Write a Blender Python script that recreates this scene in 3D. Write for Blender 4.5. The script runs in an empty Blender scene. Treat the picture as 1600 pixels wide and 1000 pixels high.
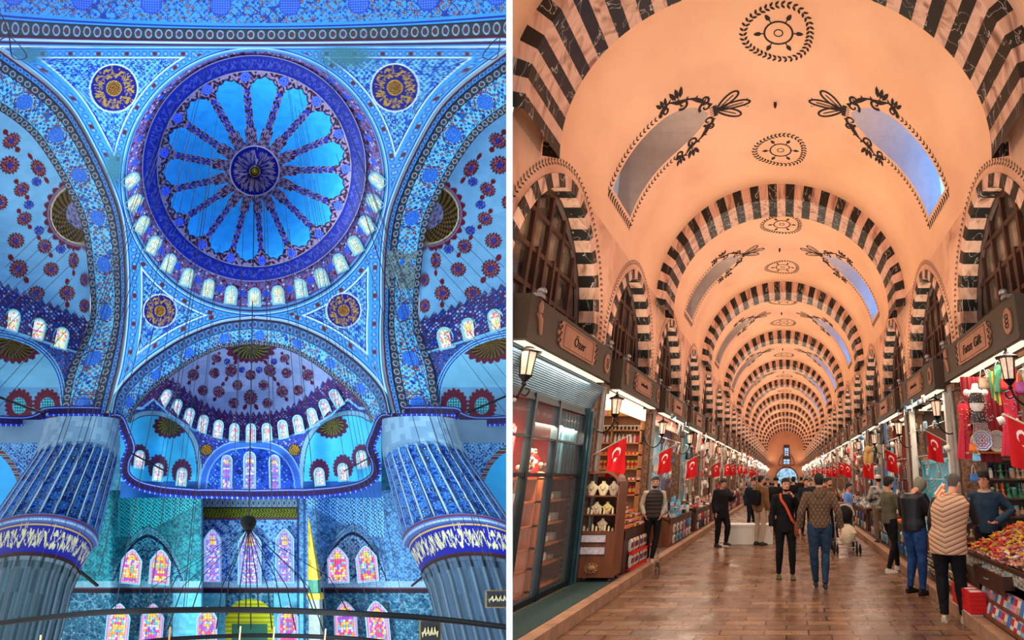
import bpy, bmesh, math, random
import numpy as np
from mathutils import Vector, Matrix
random.seed(7)
S = bpy.context.scene
C = S.collection
# ---------------------------------------------------------------- camera
F_PX, CX, CY, EYE = 800.0, 1229.0, 500.0, 1.75
PITCH = math.atan(245 / 800)
cd = bpy.data.cameras.new('camera'); cam = bpy.data.objects.new('camera', cd); C.objects.link(cam)
cam.location = (0, 0, EYE); cam.rotation_euler = (math.pi / 2 + PITCH, 0, 0)
cd.sensor_width = 36; cd.lens = 36 * F_PX / 1600; cd.shift_x = (800 - CX) / 1600; cd.shift_y = 0
cd.clip_start = .05; cd.clip_end = 400
S.camera = cam
# ---------------------------------------------------------------- colour management
S.view_settings.view_transform = 'Standard'; S.view_settings.look = 'None'
S.view_settings.exposure = 0.0; S.view_settings.gamma = 1.0; S.view_settings.use_curve_mapping = False
# ---------------------------------------------------------------- world: even daylight
W = bpy.data.worlds.new('daylight'); S.world = W; W.use_nodes = True
bg = W.node_tree.nodes['Background']; bg.inputs[0].default_value = (.93, .97, 1, 1); bg.inputs[1].default_value = 1.15
def lamp(name, kind, loc, energy, color, size=.3, size_y=None, direction=None, spread=None):
    l = bpy.data.lights.new(name, kind); l.energy = energy; l.color = color
    if kind == 'AREA':
        l.shape = 'RECTANGLE'; l.size = size; l.size_y = size_y or size
        if spread: l.spread = spread
    else: l.shadow_soft_size = size
    o = bpy.data.objects.new(name, l); C.objects.link(o); o.location = loc
    if direction is not None: o.rotation_euler = Vector(direction).to_track_quat('-Z', 'Y').to_euler()
    return o
# the uplights that stand on the sign boxes and the strips under them (the bazaar), warm
for k in range(22):
    y = 7.3 + 3.75 * k
    for s, x in ((1, -3.05), (-1, 2.75)):
        lamp('uplight', 'AREA', (x, y, 4.12), 66, (1, .84, .66), 2.9, .25, (s * .62, -.05, .8))
        lamp('shop_strip', 'AREA', (x - s * .12, y, 3.3), 42, (1, .84, .66), 2.6, .4, (s * .35, 0, -1))
    if k % 2 == 0:
        lamp('vault_bounce', 'AREA', (-.15, y, 4.0), 60, (1, .87, .72), 3.0, 3.0, (0, .15, -1))
for k in range(5):
    lamp('hall_fill', 'AREA', (-19 + k * 3.2, 13, -1 + 3 * (k % 2)), 540, (.86, .97, 1), 4, 4, (-.45 + .03 * k, .8, .35))  # unseen area lights added to brighten the domed hall
for x in (-33.2, -29.2):                                               # point lights added inside the great dome to brighten its shell
    lamp('dome_fill', 'POINT', (x, 25.5, 18.4), 800, (.8, .93, 1), 2.)
lamp('niche_fill_teal', 'AREA', (-40.5, 31.5, -6), 1150, (.6, 1, .88), 6, 5, (-.25, .8, -.15)); lamp('niche_fill_blue', 'AREA', (-30, 31.5, -6), 1100, (.75, .93, 1), 6, 5, (.15, .8, -.15))  # added area lights, brighten and tint the two lower niches
lamp('tier_fill', 'AREA', (-34.5, 31.0, 2), 650, (.85, .95, 1), 8, 3, (0, .7, .6))  # added fill for the tier under the far half dome
for x in (-37.2, -22.4):                                               # unseen point lights added for the white glow at the arch corners
    lamp('corner_fill', 'POINT', (x, 26.6, 5.6), 170, (.85, 1, 1), .35)
# ---------------------------------------------------------------- helpers
def lin(c):
    return tuple(((x / 255) / 12.92 if x / 255 <= .04045 else ((x / 255 + .055) / 1.055) ** 2.4) for x in c[:3])
MATS = {}
def mat(name, rgb, rough=.6, metal=0., emit=0., var=.12, scale=6., spec=.4, alpha=1., rgb2=None, kind='noise', trans=0.):
    if name in MATS: return MATS[name]
    m = bpy.data.materials.new(name); m.use_nodes = True; nt = m.node_tree; b = nt.nodes['Principled BSDF']
    c1 = lin(rgb); c2 = lin(rgb2) if rgb2 else tuple(x * (1 - var) for x in c1)
    tc = nt.nodes.new('ShaderNodeTexCoord'); mp = nt.nodes.new('ShaderNodeMapping'); nt.links.new(tc.outputs['Object'], mp.inputs[0])
    if kind == 'wood': mp.inputs['Scale'].default_value = (scale * 3, scale * 3, scale * .35)
    else: mp.inputs['Scale'].default_value = (scale,) * 3
    if kind == 'voronoi':
        t = nt.nodes.new('ShaderNodeTexVoronoi'); out = t.outputs['Distance']; t.inputs['Scale'].default_value = 1
    else:
        t = nt.nodes.new('ShaderNodeTexNoise'); out = t.outputs['Fac']; t.inputs['Scale'].default_value = 1; t.inputs['Detail'].default_value = 4
    nt.links.new(mp.outputs[0], t.inputs['Vector'])
    r = nt.nodes.new('ShaderNodeValToRGB'); r.color_ramp.elements[0].position = .35; r.color_ramp.elements[1].position = .65
    r.color_ramp.elements[0].color = (*c2, 1); r.color_ramp.elements[1].color = (*c1, 1)
    nt.links.new(out, r.inputs[0]); nt.links.new(r.outputs[0], b.inputs['Base Color'])
    b.inputs['Roughness'].default_value = rough; b.inputs['Metallic'].default_value = metal
    b.inputs['Specular IOR Level'].default_value = spec; b.inputs['Alpha'].default_value = alpha
    b.inputs['Transmission Weight'].default_value = trans
    if emit: nt.links.new(r.outputs[0], b.inputs['Emission Color']); b.inputs['Emission Strength'].default_value = emit
    MATS[name] = m; return m
def vmat(name, rough=.7, emit=0., bump=0.):
    """paint whose colour pattern is stored on the mesh itself"""
    if name in MATS: return MATS[name]
    m = bpy.data.materials.new(name); m.use_nodes = True; nt = m.node_tree; b = nt.nodes['Principled BSDF']
    a = nt.nodes.new('ShaderNodeVertexColor'); a.layer_name = 'paint'
    n = nt.nodes.new('ShaderNodeTexNoise'); n.inputs['Scale'].default_value = 1.3; n.inputs['Detail'].default_value = 6
    mr = nt.nodes.new('ShaderNodeMapRange'); mr.inputs['To Min'].default_value = .78; mr.inputs['To Max'].default_value = 1.16
    tc = nt.nodes.new('ShaderNodeTexCoord'); nt.links.new(tc.outputs['Object'], n.inputs['Vector']); nt.links.new(n.outputs['Fac'], mr.inputs['Value'])
    mx = nt.nodes.new('ShaderNodeVectorMath'); mx.operation = 'SCALE'
    nt.links.new(a.outputs['Color'], mx.inputs[0]); nt.links.new(mr.outputs[0], mx.inputs['Scale'])
    b.inputs['Roughness'].default_value = rough; b.inputs['Specular IOR Level'].default_value = .25
    if emit:
        nt.links.new(a.outputs['Color'], b.inputs['Emission Color']); b.inputs['Emission Strength'].default_value = emit
        b.inputs['Base Color'].default_value = (.02, .02, .02, 1)
    else: nt.links.new(mx.outputs[0], b.inputs['Base Color'])
    MATS[name] = m; return m
def tag(o, label=None, cat=None, group=None, kind=None):
    if label: o['label'] = label
    if cat: o['category'] = cat
    if group: o['group'] = group
    if kind: o['kind'] = kind
    return o
def thing(name, label, cat, loc=(0, 0, 0), rz=0., group=None, kind=None):
    o = bpy.data.objects.new(name, None); C.objects.link(o); o.empty_display_size = .1
    o.location = loc; o.rotation_euler = (0, 0, rz); return tag(o, label, cat, group, kind)
def link(name, me, parent=None, loc=None):
    o = bpy.data.objects.new(name, me); C.objects.link(o)
    if parent: o.parent = parent
    if loc is not None: o.location = loc
    return o
KIDS = {}
def dup(root, loc=None, rz=None, label=None, group=None, scale=None):
    def rec(o, par):
        c = o.copy(); C.objects.link(c)
        if par: c.parent = par
        for ch in [x for x in ALLKIDS(o)]: rec(ch, c)
        return c
    r = rec(root, None)
    if loc is not None: r.location = loc
    if rz is not None: r.rotation_euler = (0, 0, rz)
    if scale is not None: r.scale = (scale,) * 3 if not isinstance(scale, tuple) else scale
    if label: r['label'] = label
    if group: r['group'] = group
    return r
def ALLKIDS(o): return list(o.children)
class MB:
    def __init__(s): s.v = []; s.f = []; s.m = []
    def add(s, vs, fs, mi=0):
        n = len(s.v); s.v += [tuple(p) for p in vs]; s.f += [tuple(i + n for i in f) for f in fs]; s.m += [mi] * len(fs); return s
    def box(s, x0, x1, y0, y1, z0, z1, mi=0):
        return s.add([(x, y, z) for x in (x0, x1) for y in (y0, y1) for z in (z0, z1)],
                     [(0, 1, 3, 2), (4, 6, 7, 5), (0, 4, 5, 1), (2, 3, 7, 6), (0, 2, 6, 4), (1, 5, 7, 3)], mi)
    def obox(s, c, a, b, d, mi=0):
        c, a, b, d = map(Vector, (c, a, b, d))
        vs = [c + i * a + j * b + k * d for i in (-1, 1) for j in (-1, 1) for k in (-1, 1)]
        return s.add(vs, [(0, 1, 3, 2), (4, 6, 7, 5), (0, 4, 5, 1), (2, 3, 7, 6), (0, 2, 6, 4), (1, 5, 7, 3)], mi)
    def loft(s, rings, mi=0, cap=True, close=True):
        n = len(rings[0]); vs = [p for r in rings for p in r]; fs = []
        for i in range(len(rings) - 1):
            for j in range(n if close else n - 1):
                k = (j + 1) % n; fs.append((i * n + j, i * n + k, (i + 1) * n + k, (i + 1) * n + j))
        if cap: fs += [tuple(range(n))[::-1], tuple((len(rings) - 1) * n + j for j in range(n))]
        return s.add(vs, fs, mi)
    def tube(s, pts, r, n=8, mi=0, cap=True):
        pts = [Vector(p) for p in pts]; rings = []; L = len(pts)
        if not isinstance(r, (list, tuple)): r = [r] * L
        t0 = (pts[1] - pts[0]).normalized(); up = Vector((0, 0, 1)) if abs(t0.z) < .9 else Vector((1, 0, 0))
        a = t0.cross(up).normalized()
        for i, p in enumerate(pts):
            t = (pts[min(i + 1, L - 1)] - pts[max(i - 1, 0)]).normalized()
            a = (a - t * a.dot(t)).normalized(); b = t.cross(a)
            rings.append([p + (a * math.cos(q) + b * math.sin(q)) * r[i] for q in [2 * math.pi * j / n for j in range(n)]])
        return s.loft(rings, mi, cap)
    def eloft(s, secs, n=14, mi=0, ax=(1, 0, 0), ay=(0, 1, 0)):
        """stack of ellipses: (centre, rx, ry)"""
        ax, ay = Vector(ax), Vector(ay)
        return s.loft([[Vector(c) + ax * rx * math.cos(2 * math.pi * j / n) + ay * ry * math.sin(2 * math.pi * j / n) for j in range(n)] for c, rx, ry in secs], mi)
    def lathe(s, prof, c=(0, 0, 0), n=16, mi=0):
        return s.eloft([((c[0], c[1], c[2] + z), max(r, 1e-4), max(r, 1e-4)) for r, z in prof], n, mi)
    def ell(s, c, r, nu=12, nv=8, mi=0):
        c = Vector(c); rings = []
        for i in range(nv + 1):
            a = math.pi * i / nv; q = max(math.sin(a), .01)
            rings.append([c + Vector((r[0] * q * math.cos(2 * math.pi * j / nu), r[1] * q * math.sin(2 * math.pi * j / nu), -r[2] * math.cos(a))) for j in range(nu)])
        return s.loft(rings, mi)
    def prism(s, pts, o, ux, uy, d, mi=0):
        o, ux, uy, d = map(Vector, (o, ux, uy, d)); n = len(pts)
        a = [o + ux * p[0] + uy * p[1] for p in pts]; vs = a + [p + d for p in a]
        return s.add(vs, [tuple(range(n))[::-1], tuple(range(n, 2 * n))] + [(i, (i + 1) % n, n + (i + 1) % n, n + i) for i in range(n)], mi)
    def mesh(s, name, mats, smooth=False, fix=True):
        me = bpy.data.meshes.new(name); me.from_pydata(s.v, [], s.f)
        for m in (mats if isinstance(mats, (list, tuple)) else [mats]): me.materials.append(m)
        me.polygons.foreach_set('material_index', s.m)
        if fix:
            b = bmesh.new(); b.from_mesh(me); bmesh.ops.recalc_face_normals(b, faces=b.faces); b.to_mesh(me); b.free()
        if smooth:
            me.polygons.foreach_set('use_smooth', [True] * len(me.polygons))
            if smooth != 2: me.set_sharp_from_angle(angle=.7)
        me.update(); return me
    def build(s, name, mats, parent=None, smooth=False, loc=None, fix=True):
        return link(name, s.mesh(name, mats, smooth, fix), parent, loc)
def grid_obj(name, V, col, m, parent=None, smooth=True, clip=None):
    """V: (h,w,3) points, col: (h,w,3) sRGB 0-255"""
    h, w, _ = V.shape; me = bpy.data.meshes.new(name)
    idx = np.arange(h * w).reshape(h, w)
    q = np.stack([idx[:-1, :-1], idx[:-1, 1:], idx[1:, 1:], idx[1:, :-1]], -1).reshape(-1, 4)
    me.vertices.add(h * w); me.vertices.foreach_set('co', V.astype(np.float32).ravel())
    me.loops.add(q.size); me.loops.foreach_set('vertex_index', q.ravel().astype(np.int32))
    me.polygons.add(len(q)); me.polygons.foreach_set('loop_start', (np.arange(len(q)) * 4).astype(np.int32)); me.polygons.foreach_set('loop_total', np.full(len(q), 4, np.int32))
    me.update(calc_edges=True)
    if smooth: me.polygons.foreach_set('use_smooth', np.ones(len(q), bool))
    if m.name == 'painted_plaster': col = ((col - 118) * 1.16 + 106) * np.array((.93, .985, 1.03))
    x = np.clip(col, 0, 255) / 255.; l = np.where(x <= .04045, x / 12.92, ((x + .055) / 1.055) ** 2.4)
    a = me.color_attributes.new('paint', 'FLOAT_COLOR', 'POINT')
    rgba = np.ones((h * w, 4), np.float32); rgba[:, :3] = l.reshape(-1, 3); a.data.foreach_set('color', rgba.ravel())
    me.materials.append(m); return link(name, me, parent)
cP, sP = math.cos(PITCH), math.sin(PITCH)
def ray(px, py):
    """direction through a picture point, forward depth 1"""
    a = (px - CX) / F_PX; b = (CY - py) / F_PX
    return np.stack([a + 0 * b, cP - sP * b + 0 * a, sP + cP * b + 0 * a], -1)
def at(px, py, d):
    px, py, d = np.broadcast_arrays(np.asarray(px, float), np.asarray(py, float), np.asarray(d, float))
    return np.array([0, 0, EYE]) + ray(px, py) * d[..., None]
def atv(px, py, d): return Vector(at(px, py, d))
# ================================================================ THE DOMED HALL (left of the partition)
def h2(i, j, k=0):
    x = np.sin(i * 127.1 + j * 311.7 + k * 74.7) * 43758.5453; return x - np.floor(x)
def mixc(a, b, t):
    t = np.clip(t, 0, 1)[..., None]; return a * (1 - t) + np.asarray(b, float) * t
def fill(shape, c): return np.ones(shape + (3,)) * np.asarray(c, float)
LB, MBL, DB, RD, CR, GD, TQ, BR = (96, 180, 226), (44, 110, 190), (20, 52, 140), (150, 40, 52), (205, 215, 225), (200, 165, 50), (70, 180, 190), (52, 44, 46)
def flowers(u, v, cell, bg, cols, dens=.85, size=.42, vine=(30, 70, 130), vw=.09):
    """small petalled flowers on a ground crossed by curling stems"""
    c = fill(u.shape, bg); U, V = u / cell, v / cell
    if vine is not None:
        a = np.abs(np.sin(U * 2.1 + 1.3 * np.sin(V * 1.7)) - np.sin(V * 2.3 + 1.1 * np.cos(U * 1.9)))
        c = mixc(c, vine, (a < vw * 2.2) * 1.)
    for ox in (0, .5):
        uu, vv = U + ox, V + ox; i, j = np.floor(uu), np.floor(vv)
        px = uu - i - .5 - (h2(i, j, 1 + ox) - .5) * .25; py = vv - j - .5 - (h2(i, j, 2 + ox) - .5) * .25
        r = np.hypot(px, py); th = np.arctan2(py, px); n = 5 + np.floor(h2(i, j, 5) * 3)
        R = size * (.62 + .38 * h2(i, j, 3)) * (.8 + .2 * np.cos(th * n)) * (.8 if ox else 1)
        k = h2(i, j, 4 + ox); on = (r < R) & (h2(i, j, 9 + ox) < dens)
        for q, cc in enumerate(cols):
            c = mixc(c, cc, (on & (k >= q / len(cols)) & (k < (q + 1) / len(cols))) * 1.)
        c = mixc(c, (215, 225, 235), (on & (r < R * .3) & (k > .3)) * .75)
        c = mixc(c, (15, 25, 70), ((r > R * .86) & on) * .6)
    return c
def border(s, w, bg=(70, 66, 72), ring=(150, 170, 190), dot=(120, 60, 60), per=1.):
    """s along / w across 0..1: chain of rosettes between two lines"""
    c = fill(s.shape, bg); k = s / per; f = k - np.floor(k) - .5; a = (w - .5)
    r = np.hypot(f * 1.0, a * 1.0); alt = (np.floor(k) % 2)
    c = mixc(c, (35, 90, 90), (np.abs(a - .3 * np.sin(k * 6.283)) < .07) * .9)
    c = mixc(c, ring, ((r < .36) & (r > .25)) * 1.); c = mixc(c, (50, 80, 120), ((r < .2) & (alt > 0)) * 1.); c = mixc(c, dot, ((r < .14)) * 1.)
    c = mixc(c, (20, 20, 50), (np.abs(a) > .42) * 1.); return c
def rosette(c, x, y, cx, cy, rx, ry, base=(120, 34, 50), lace=(190, 190, 205), core=(40, 70, 170), n=8, tips=0, ang=0.):
    X, Y = x - cx, y - cy; ca, sa = math.cos(ang), math.sin(ang); X, Y = X * ca + Y * sa, -X * sa + Y * ca
    r = np.hypot(X / rx, Y / ry); t = np.arctan2(Y / ry, X / rx)
    e = 1 + .09 * np.cos(t * n * 2); c = mixc(c, base, (r < e) * 1.)
    c = mixc(c, lace, ((np.abs(np.sin(r * 8 + np.cos(t * n) * 1.3)) < .28) & (r < .93)) * .75)
    c = mixc(c, core, (r < .34) * .8); c = mixc(c, (25, 20, 60), ((r > e * .9) & (r < e)) * .8)
    if tips:
        for s in (-1, 1):
            q = np.hypot((X - s * 0) / (rx * .3), (Y - s * ry * 1.5) / (ry * .42)); c = mixc(c, base, (q < 1) * 1.)
    return c
def script_band(c, s, w, col, per=9., thick=.07):
    """gold strokes like flowing lettering"""
    k = s / per
    for q in range(3):
        ph_ = k * (1.5 + q * .6) + q * 2 + .8 * np.sin(k * .6 + q); y = .5 + .3 * np.sin(ph_); d = np.abs(w - y) / np.sqrt(1 + (.35 * (1.5 + q * .6) * np.cos(ph_)) ** 2 * (12 / per) ** 0)
        on = (d < thick * (1 + .8 * np.sin(k * 3.1 + q))) & (np.sin(k * 5.3 + q * 1.9) > -.55); c = mixc(c, col, on * .95)
    st = (np.abs((k * 1.3) % 1 - .5 + .12 * (w - .5)) < .075) & (w > .15 + .5 * h2(np.floor(k * 1.3), 0)) & (w < .9) & (h2(np.floor(k * 1.3), 3) > .35)
    c = mixc(c, col, st * 1.); dt = np.hypot((k * 2.7) % 1 - .5, (w - h2(np.floor(k * 2.7), 7)) * 2.2) < .2
    return mixc(c, col, (dt & (h2(np.floor(k * 2.7), 8) > .5)) * 1.)
def script_disc(c, x, y, cx, cy, r0, gold=(190, 150, 60), base=(24, 34, 130)):
    X, Y = x - cx, y - cy; r = np.hypot(X, Y) / r0; t = np.arctan2(Y, X)
    ins = r < 1; c = mixc(c, (200, 215, 235), (r < 1.07) * 1.); c = mixc(c, base, ins * 1.)
    s = t * r0 * .9; d = script_band(fill(x.shape, base), s, np.clip((r - .38) / .58, 0, 1), gold, per=r0 * .3, thick=.055)
    c = np.where((ins & (r > .38))[..., None], d, c)
    c = mixc(c, (110, 60, 40), (r < .3) * 1.); c = mixc(c, gold, ((np.abs(np.sin(r * 34 + 1.5 * np.cos(6 * t))) < .45) & (r < .3)) * 1.)
    c = mixc(c, gold, (np.abs(r - .32) < .025) * 1.); return mixc(c, gold, (np.abs(r - .62) < .018) * .8)
def spline(pts, n):
    P = np.array(pts, float); P = np.vstack([2 * P[0] - P[1], P, 2 * P[-1] - P[-2]]); m = len(P) - 3
    t = np.linspace(0, m - 1e-6, n); i = t.astype(int); f = (t - i)[:, None]
    a, b, c, d = P[i], P[i + 1], P[i + 2], P[i + 3]
    return .5 * (2 * b + (c - a) * f + (2 * a - 5 * b + 4 * c - d) * f ** 2 + (3 * b - a - 3 * c + d) * f ** 3)
HC = 398.
def D0(x, y): return 31 - 6.5 * ((x - HC) / HC) ** 2 - 6 * (np.clip(300 - y, 0, None) / 300) ** 2 + 2.5 * (np.clip(y - 500, 0, None) / 500)
PLASTER = vmat('painted_plaster')
def AXS(y): return 796. - 13. * np.clip((np.asarray(y, float) - 480) / 120, 0, 1)      # the hall leans a little: twice its axis, by height
def M_(x, side, y=0.): return np.maximum(x, -14.) if side < 0 else np.minimum(AXS(y) - x, 793.)
def polydist(x, y, P):
    d = np.full(x.shape, 1e9)
    for a, b in zip(P[:-1], P[1:]):
        ab = b - a; t = np.clip(((x - a[0]) * ab[0] + (y - a[1]) * ab[1]) / (ab @ ab + 1e-9), 0, 1)
        d = np.minimum(d, np.hypot(x - a[0] - t * ab[0], y - a[1] - t * ab[1]))
    return d
ARCH_O = [(-30, 52), (25, 92), (75, 130), (115, 173), (150, 235), (175, 290), (192, 345), (199, 420), (198, 500), (190, 565), (180, 605), (170, 645)]
ARCH_I = [(-70, 135), (-15, 165), (20, 187), (52, 215), (85, 262), (108, 305), (126, 345), (137, 415), (140, 500), (110, 572), (101, 605), (95, 650)]
FRONT_O = [(174, 645), (185, 607), (217, 573), (250, 548), (290, 524), (345, 503), (398, 496)]
FRONT_I = [(204, 662), (212, 640), (236, 612), (268, 588), (302, 565), (347, 545), (398, 538)]
def struct(o, label): return tag(o, label, None, None, 'structure')
# ---- main dome: shell with sixteen painted spokes
SP = [(0, 0), (23.5, 1), (45, 2), (66, 3), (85, 4), (105, 5), (125, 6), (145, 7), (166, 8), (190, 9), (213, 10), (239, 11), (264.6, 12), (289, 13), (313, 14), (338, 15), (360, 16)]
nr, nt = 330, 1150
R, T = np.meshgrid(np.linspace(0.003, 1, nr), np.linspace(0, 2 * np.pi, nt), indexing='ij')
hx, hy = 398 * (1 - R) + 397 * R, 268 * (1 - R) + 263 * R
X, Y = hx + 175 * R * np.cos(T), hy + 177 * R * np.sin(T)
ring_d = D0(X * 0 + 397 + 175 * np.cos(T), 263 + 177 * np.sin(T))
dome_d = ring_d + 8.5 * (1 - R ** 2) + .6 * (1 - R)
rp = R * 175
ang = np.degrees(T); k = np.interp(ang, [a for a, _ in SP], [b for _, b in SP]); fk = k - np.round(k)
dpx = np.abs(fk) * 22.5 * np.pi / 180 * rp                      # px away from the nearest spoke
c = fill(R.shape, (70, 180, 235))
c = mixc(c, (58, 160, 222), (h2(np.floor(X / 9), np.floor(Y / 7)) > .6) * .35)
lace = (np.sin(rp * .55 + 2 * np.cos(T * 64)) * np.cos(T * 48 + rp * .22) > .0)
red = np.where(lace[..., None], np.array((160, 140, 165.)), np.array((78, 22, 50.)))
edge = 139 - 6 * np.cos(fk * 2 * np.pi) - 3 * np.abs(np.cos(fk * 5 * np.pi))
isred = (rp > edge) | (dpx < 5.2) | (rp < 50 - 5 * (np.abs(fk) > .25)) | ((dpx < 7) & (rp > 127)) | ((dpx < 8) & (rp < 66))
band = np.where((np.sin(rp * .8) > 0)[..., None] & (dpx < 3)[..., None], np.array((70, 90, 190.)), red)
c = np.where(isred[..., None], np.where((rp < 125)[..., None] & (rp > 66)[..., None], band, red), c)
er = (np.abs(rp - edge) < 1.1) & (dpx > 6); c = mixc(c, (60, 20, 70), er * .9)
q = np.hypot(dpx, rp - 143); c = mixc(c, (60, 90, 215), (q < 7.6) * 1.); c = mixc(c, (175, 200, 240), ((np.abs(np.sin(q * 1.1)) < .3) & (q < 7)) * .8)
q = np.hypot(dpx, rp - 121); c = mixc(c, (60, 80, 200), (q < 3.2) * 1.)
bd = fill(R.shape, (22, 44, 142)); bd = script_band(bd, -T * 160, np.clip((rp - 153) / 18, 0, 1), (84, 92, 160), per=7, thick=.05)
c = np.where((rp > 151)[..., None], bd, c); c = mixc(c, (160, 150, 150), (np.abs(rp - 151) < .8) * 1.); c = mixc(c, (150, 140, 160), (rp > 173.6) * 1.)
hub = script_band(fill(R.shape, (18, 26, 130)), T * 26, np.clip((rp - 9) / 26, 0, 1), (165, 140, 150), per=4.5, thick=.09)
c = np.where((rp < 38.5)[..., None], hub, c); c = mixc(c, (190, 180, 190), (np.abs(rp - 38.5) < 1) * 1.); c = mixc(c, GD, (rp < 9) * 1.); c = mixc(c, (80, 50, 30), (np.abs(rp - 6) < 1) * 1.)
struct(grid_obj('main_dome', at(X, Y, dome_d), c, PLASTER), 'great blue dome with sixteen painted spokes and an inscription ring')
# ---- drum with the ring of windows
nr = 60
R, T = np.meshgrid(np.linspace(0, 1, nr), np.linspace(0, 2 * np.pi, nt), indexing='ij')
X = (397 + 175 * np.cos(T)) * (1 - R) + (398 + 204 * np.cos(T)) * R; Y = (263 + 177 * np.sin(T)) * (1 - R) + (283 + 204 * np.sin(T)) * R
wd = np.hypot(397 + 175 * np.cos(T) - 398 - 204 * np.cos(T), 263 + 177 * np.sin(T) - 283 - 204 * np.sin(T))
c = flowers(T * 190, R * wd, 6.5, (120, 110, 170), [(130, 30, 70), (60, 80, 190), (150, 40, 80), (180, 190, 220)], vine=(70, 20, 60))
al = T * 32 / (2 * np.pi); fa = al - np.floor(al) - .5
q = np.hypot(fa * 37 * (1 if True else 0), (R - .42) * wd); c = mixc(c, (60, 95, 205), ((q < 5.5) & (wd > 18)) * 1.)
c = mixc(c, (70, 120, 185), (R > .8) * .9); c = mixc(c, (120, 60, 80), (np.abs(R - .82) < .02) * 1.); c = mixc(c, (60, 40, 60), (R > .965) * 1.); c = mixc(c, (150, 185, 215), (np.abs(R - .9) < .015) * 1.)
ddr = D0(X, Y) + .2 * (1 - R)
struct(grid_obj('dome_drum', at(X, Y, ddr), c, PLASTER), 'drum under the great dome, red and blue flowers between its windows')
# ---- pendentives between drum and arches
OL = spline(ARCH_O, 140); FR = spline(FRONT_O, 80)
poly = np.vstack([[(398, 73)], [(0, 73)], OL[OL[:, 0] > 0], FR[1:]]); polyR = poly[::-1].copy(); polyR[:, 0] = AXS(polyR[:, 1]) - polyR[:, 0]
poly = np.vstack([poly, polyR[1:-1], poly[:1]])
nt2, nr2 = 1500, 230
th = np.linspace(0, 2 * np.pi, nt2); dx, dy = np.cos(th), np.sin(th); best = np.full(nt2, 1e9)
for a, b in zip(poly[:-1], poly[1:]):
    e = b - a; w = a - np.array([398, 283]); den = dx * e[1] - dy * e[0]; den = np.where(np.abs(den) < 1e-9, 1e-9, den)
    t = (w[0] * e[1] - w[1] * e[0]) / den; s = (w[0] * dy - w[1] * dx) / den
    best = np.where((t > 0) & (s >= -1e-6) & (s <= 1 + 1e-6) & (t < best), t, best)
best = np.maximum(best, 205)
R, T = np.meshgrid(np.linspace(0, 1, nr2), th, indexing='ij'); RR = 204 + (best - 204)[None, :] * R
X, Y = 398 + RR * np.cos(T), 283 + RR * np.sin(T); xs = np.minimum(X, AXS(Y) - X)
dr = np.hypot(X - 398, Y - 283) - 204; dO = polydist(xs, Y, OL[::3]); dF = polydist(xs, Y, FR[::3]); dT = Y - 73
c = fill(X.shape, (80, 160, 215)); up = Y < 283
d3 = np.where(up, dT, dF); edge = np.minimum(np.minimum(dr - 2, dO), d3)
s = np.where(edge == dO, Y, np.where(edge == d3, xs, T * 220))
c = mixc(c, (46, 105, 185), ((np.hypot((s / 11) % 1 - .5, (edge - 11) / 11) < .42)) * .75); c = mixc(c, (150, 185, 205), ((np.hypot((s / 11) % 1 - .5, (edge - 11) / 11) < .22)) * .8)
c = mixc(c, (110, 45, 55), ((np.hypot((s / 44) % 1 - .5, (edge - 11) / 40) < .09)) * .9)
c = mixc(c, (40, 80, 160), (np.abs(edge - 3.5) < .8) * 1.); c = mixc(c, (190, 215, 235), (np.abs(edge - 1.5) < .8) * .9)
tri = (dr > 19) & (dO > 22) & (d3 > 17); te = np.minimum(np.minimum(dr - 19, dO - 22), d3 - 17)
fl = flowers(X, Y, 8.5, (120, 195, 228), [(28, 80, 180), (34, 95, 190), (24, 70, 160)], dens=1, size=.46, vine=(40, 100, 190))
c = np.where(tri[..., None], fl, c); c = mixc(c, (200, 225, 240), ((te > -1) & (te < 1.3)) * 1.); c = mixc(c, (24, 60, 150), ((te > 1.3) & (te < 2.6)) * 1.)
grime = np.clip(1 - np.hypot((X - 540) / 60, (Y - 88) / 26), 0, 1) + np.clip(1 - np.hypot((X - 45) / 40, (Y - 84) / 20), 0, 1) + np.clip(1 - np.hypot((X - 178) / 22, (Y - 262) / 40), 0, 1)
c = mixc(c, (80, 130, 140), np.clip(grime * 1.6 * (.6 + .6 * h2(np.floor(X / 3), np.floor(Y / 3))), 0, .9))
for cx, cy, r0 in ((178, 138, 36), (617, 137, 36), (250, 486, 25), (537, 485, 26)): c = script_disc(c, X, Y, cx, cy, r0)
struct(grid_obj('pendentives', at(X, Y, D0(X, Y)), c, PLASTER), 'four triangular pendentives with round gold inscriptions below the great dome')
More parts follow.
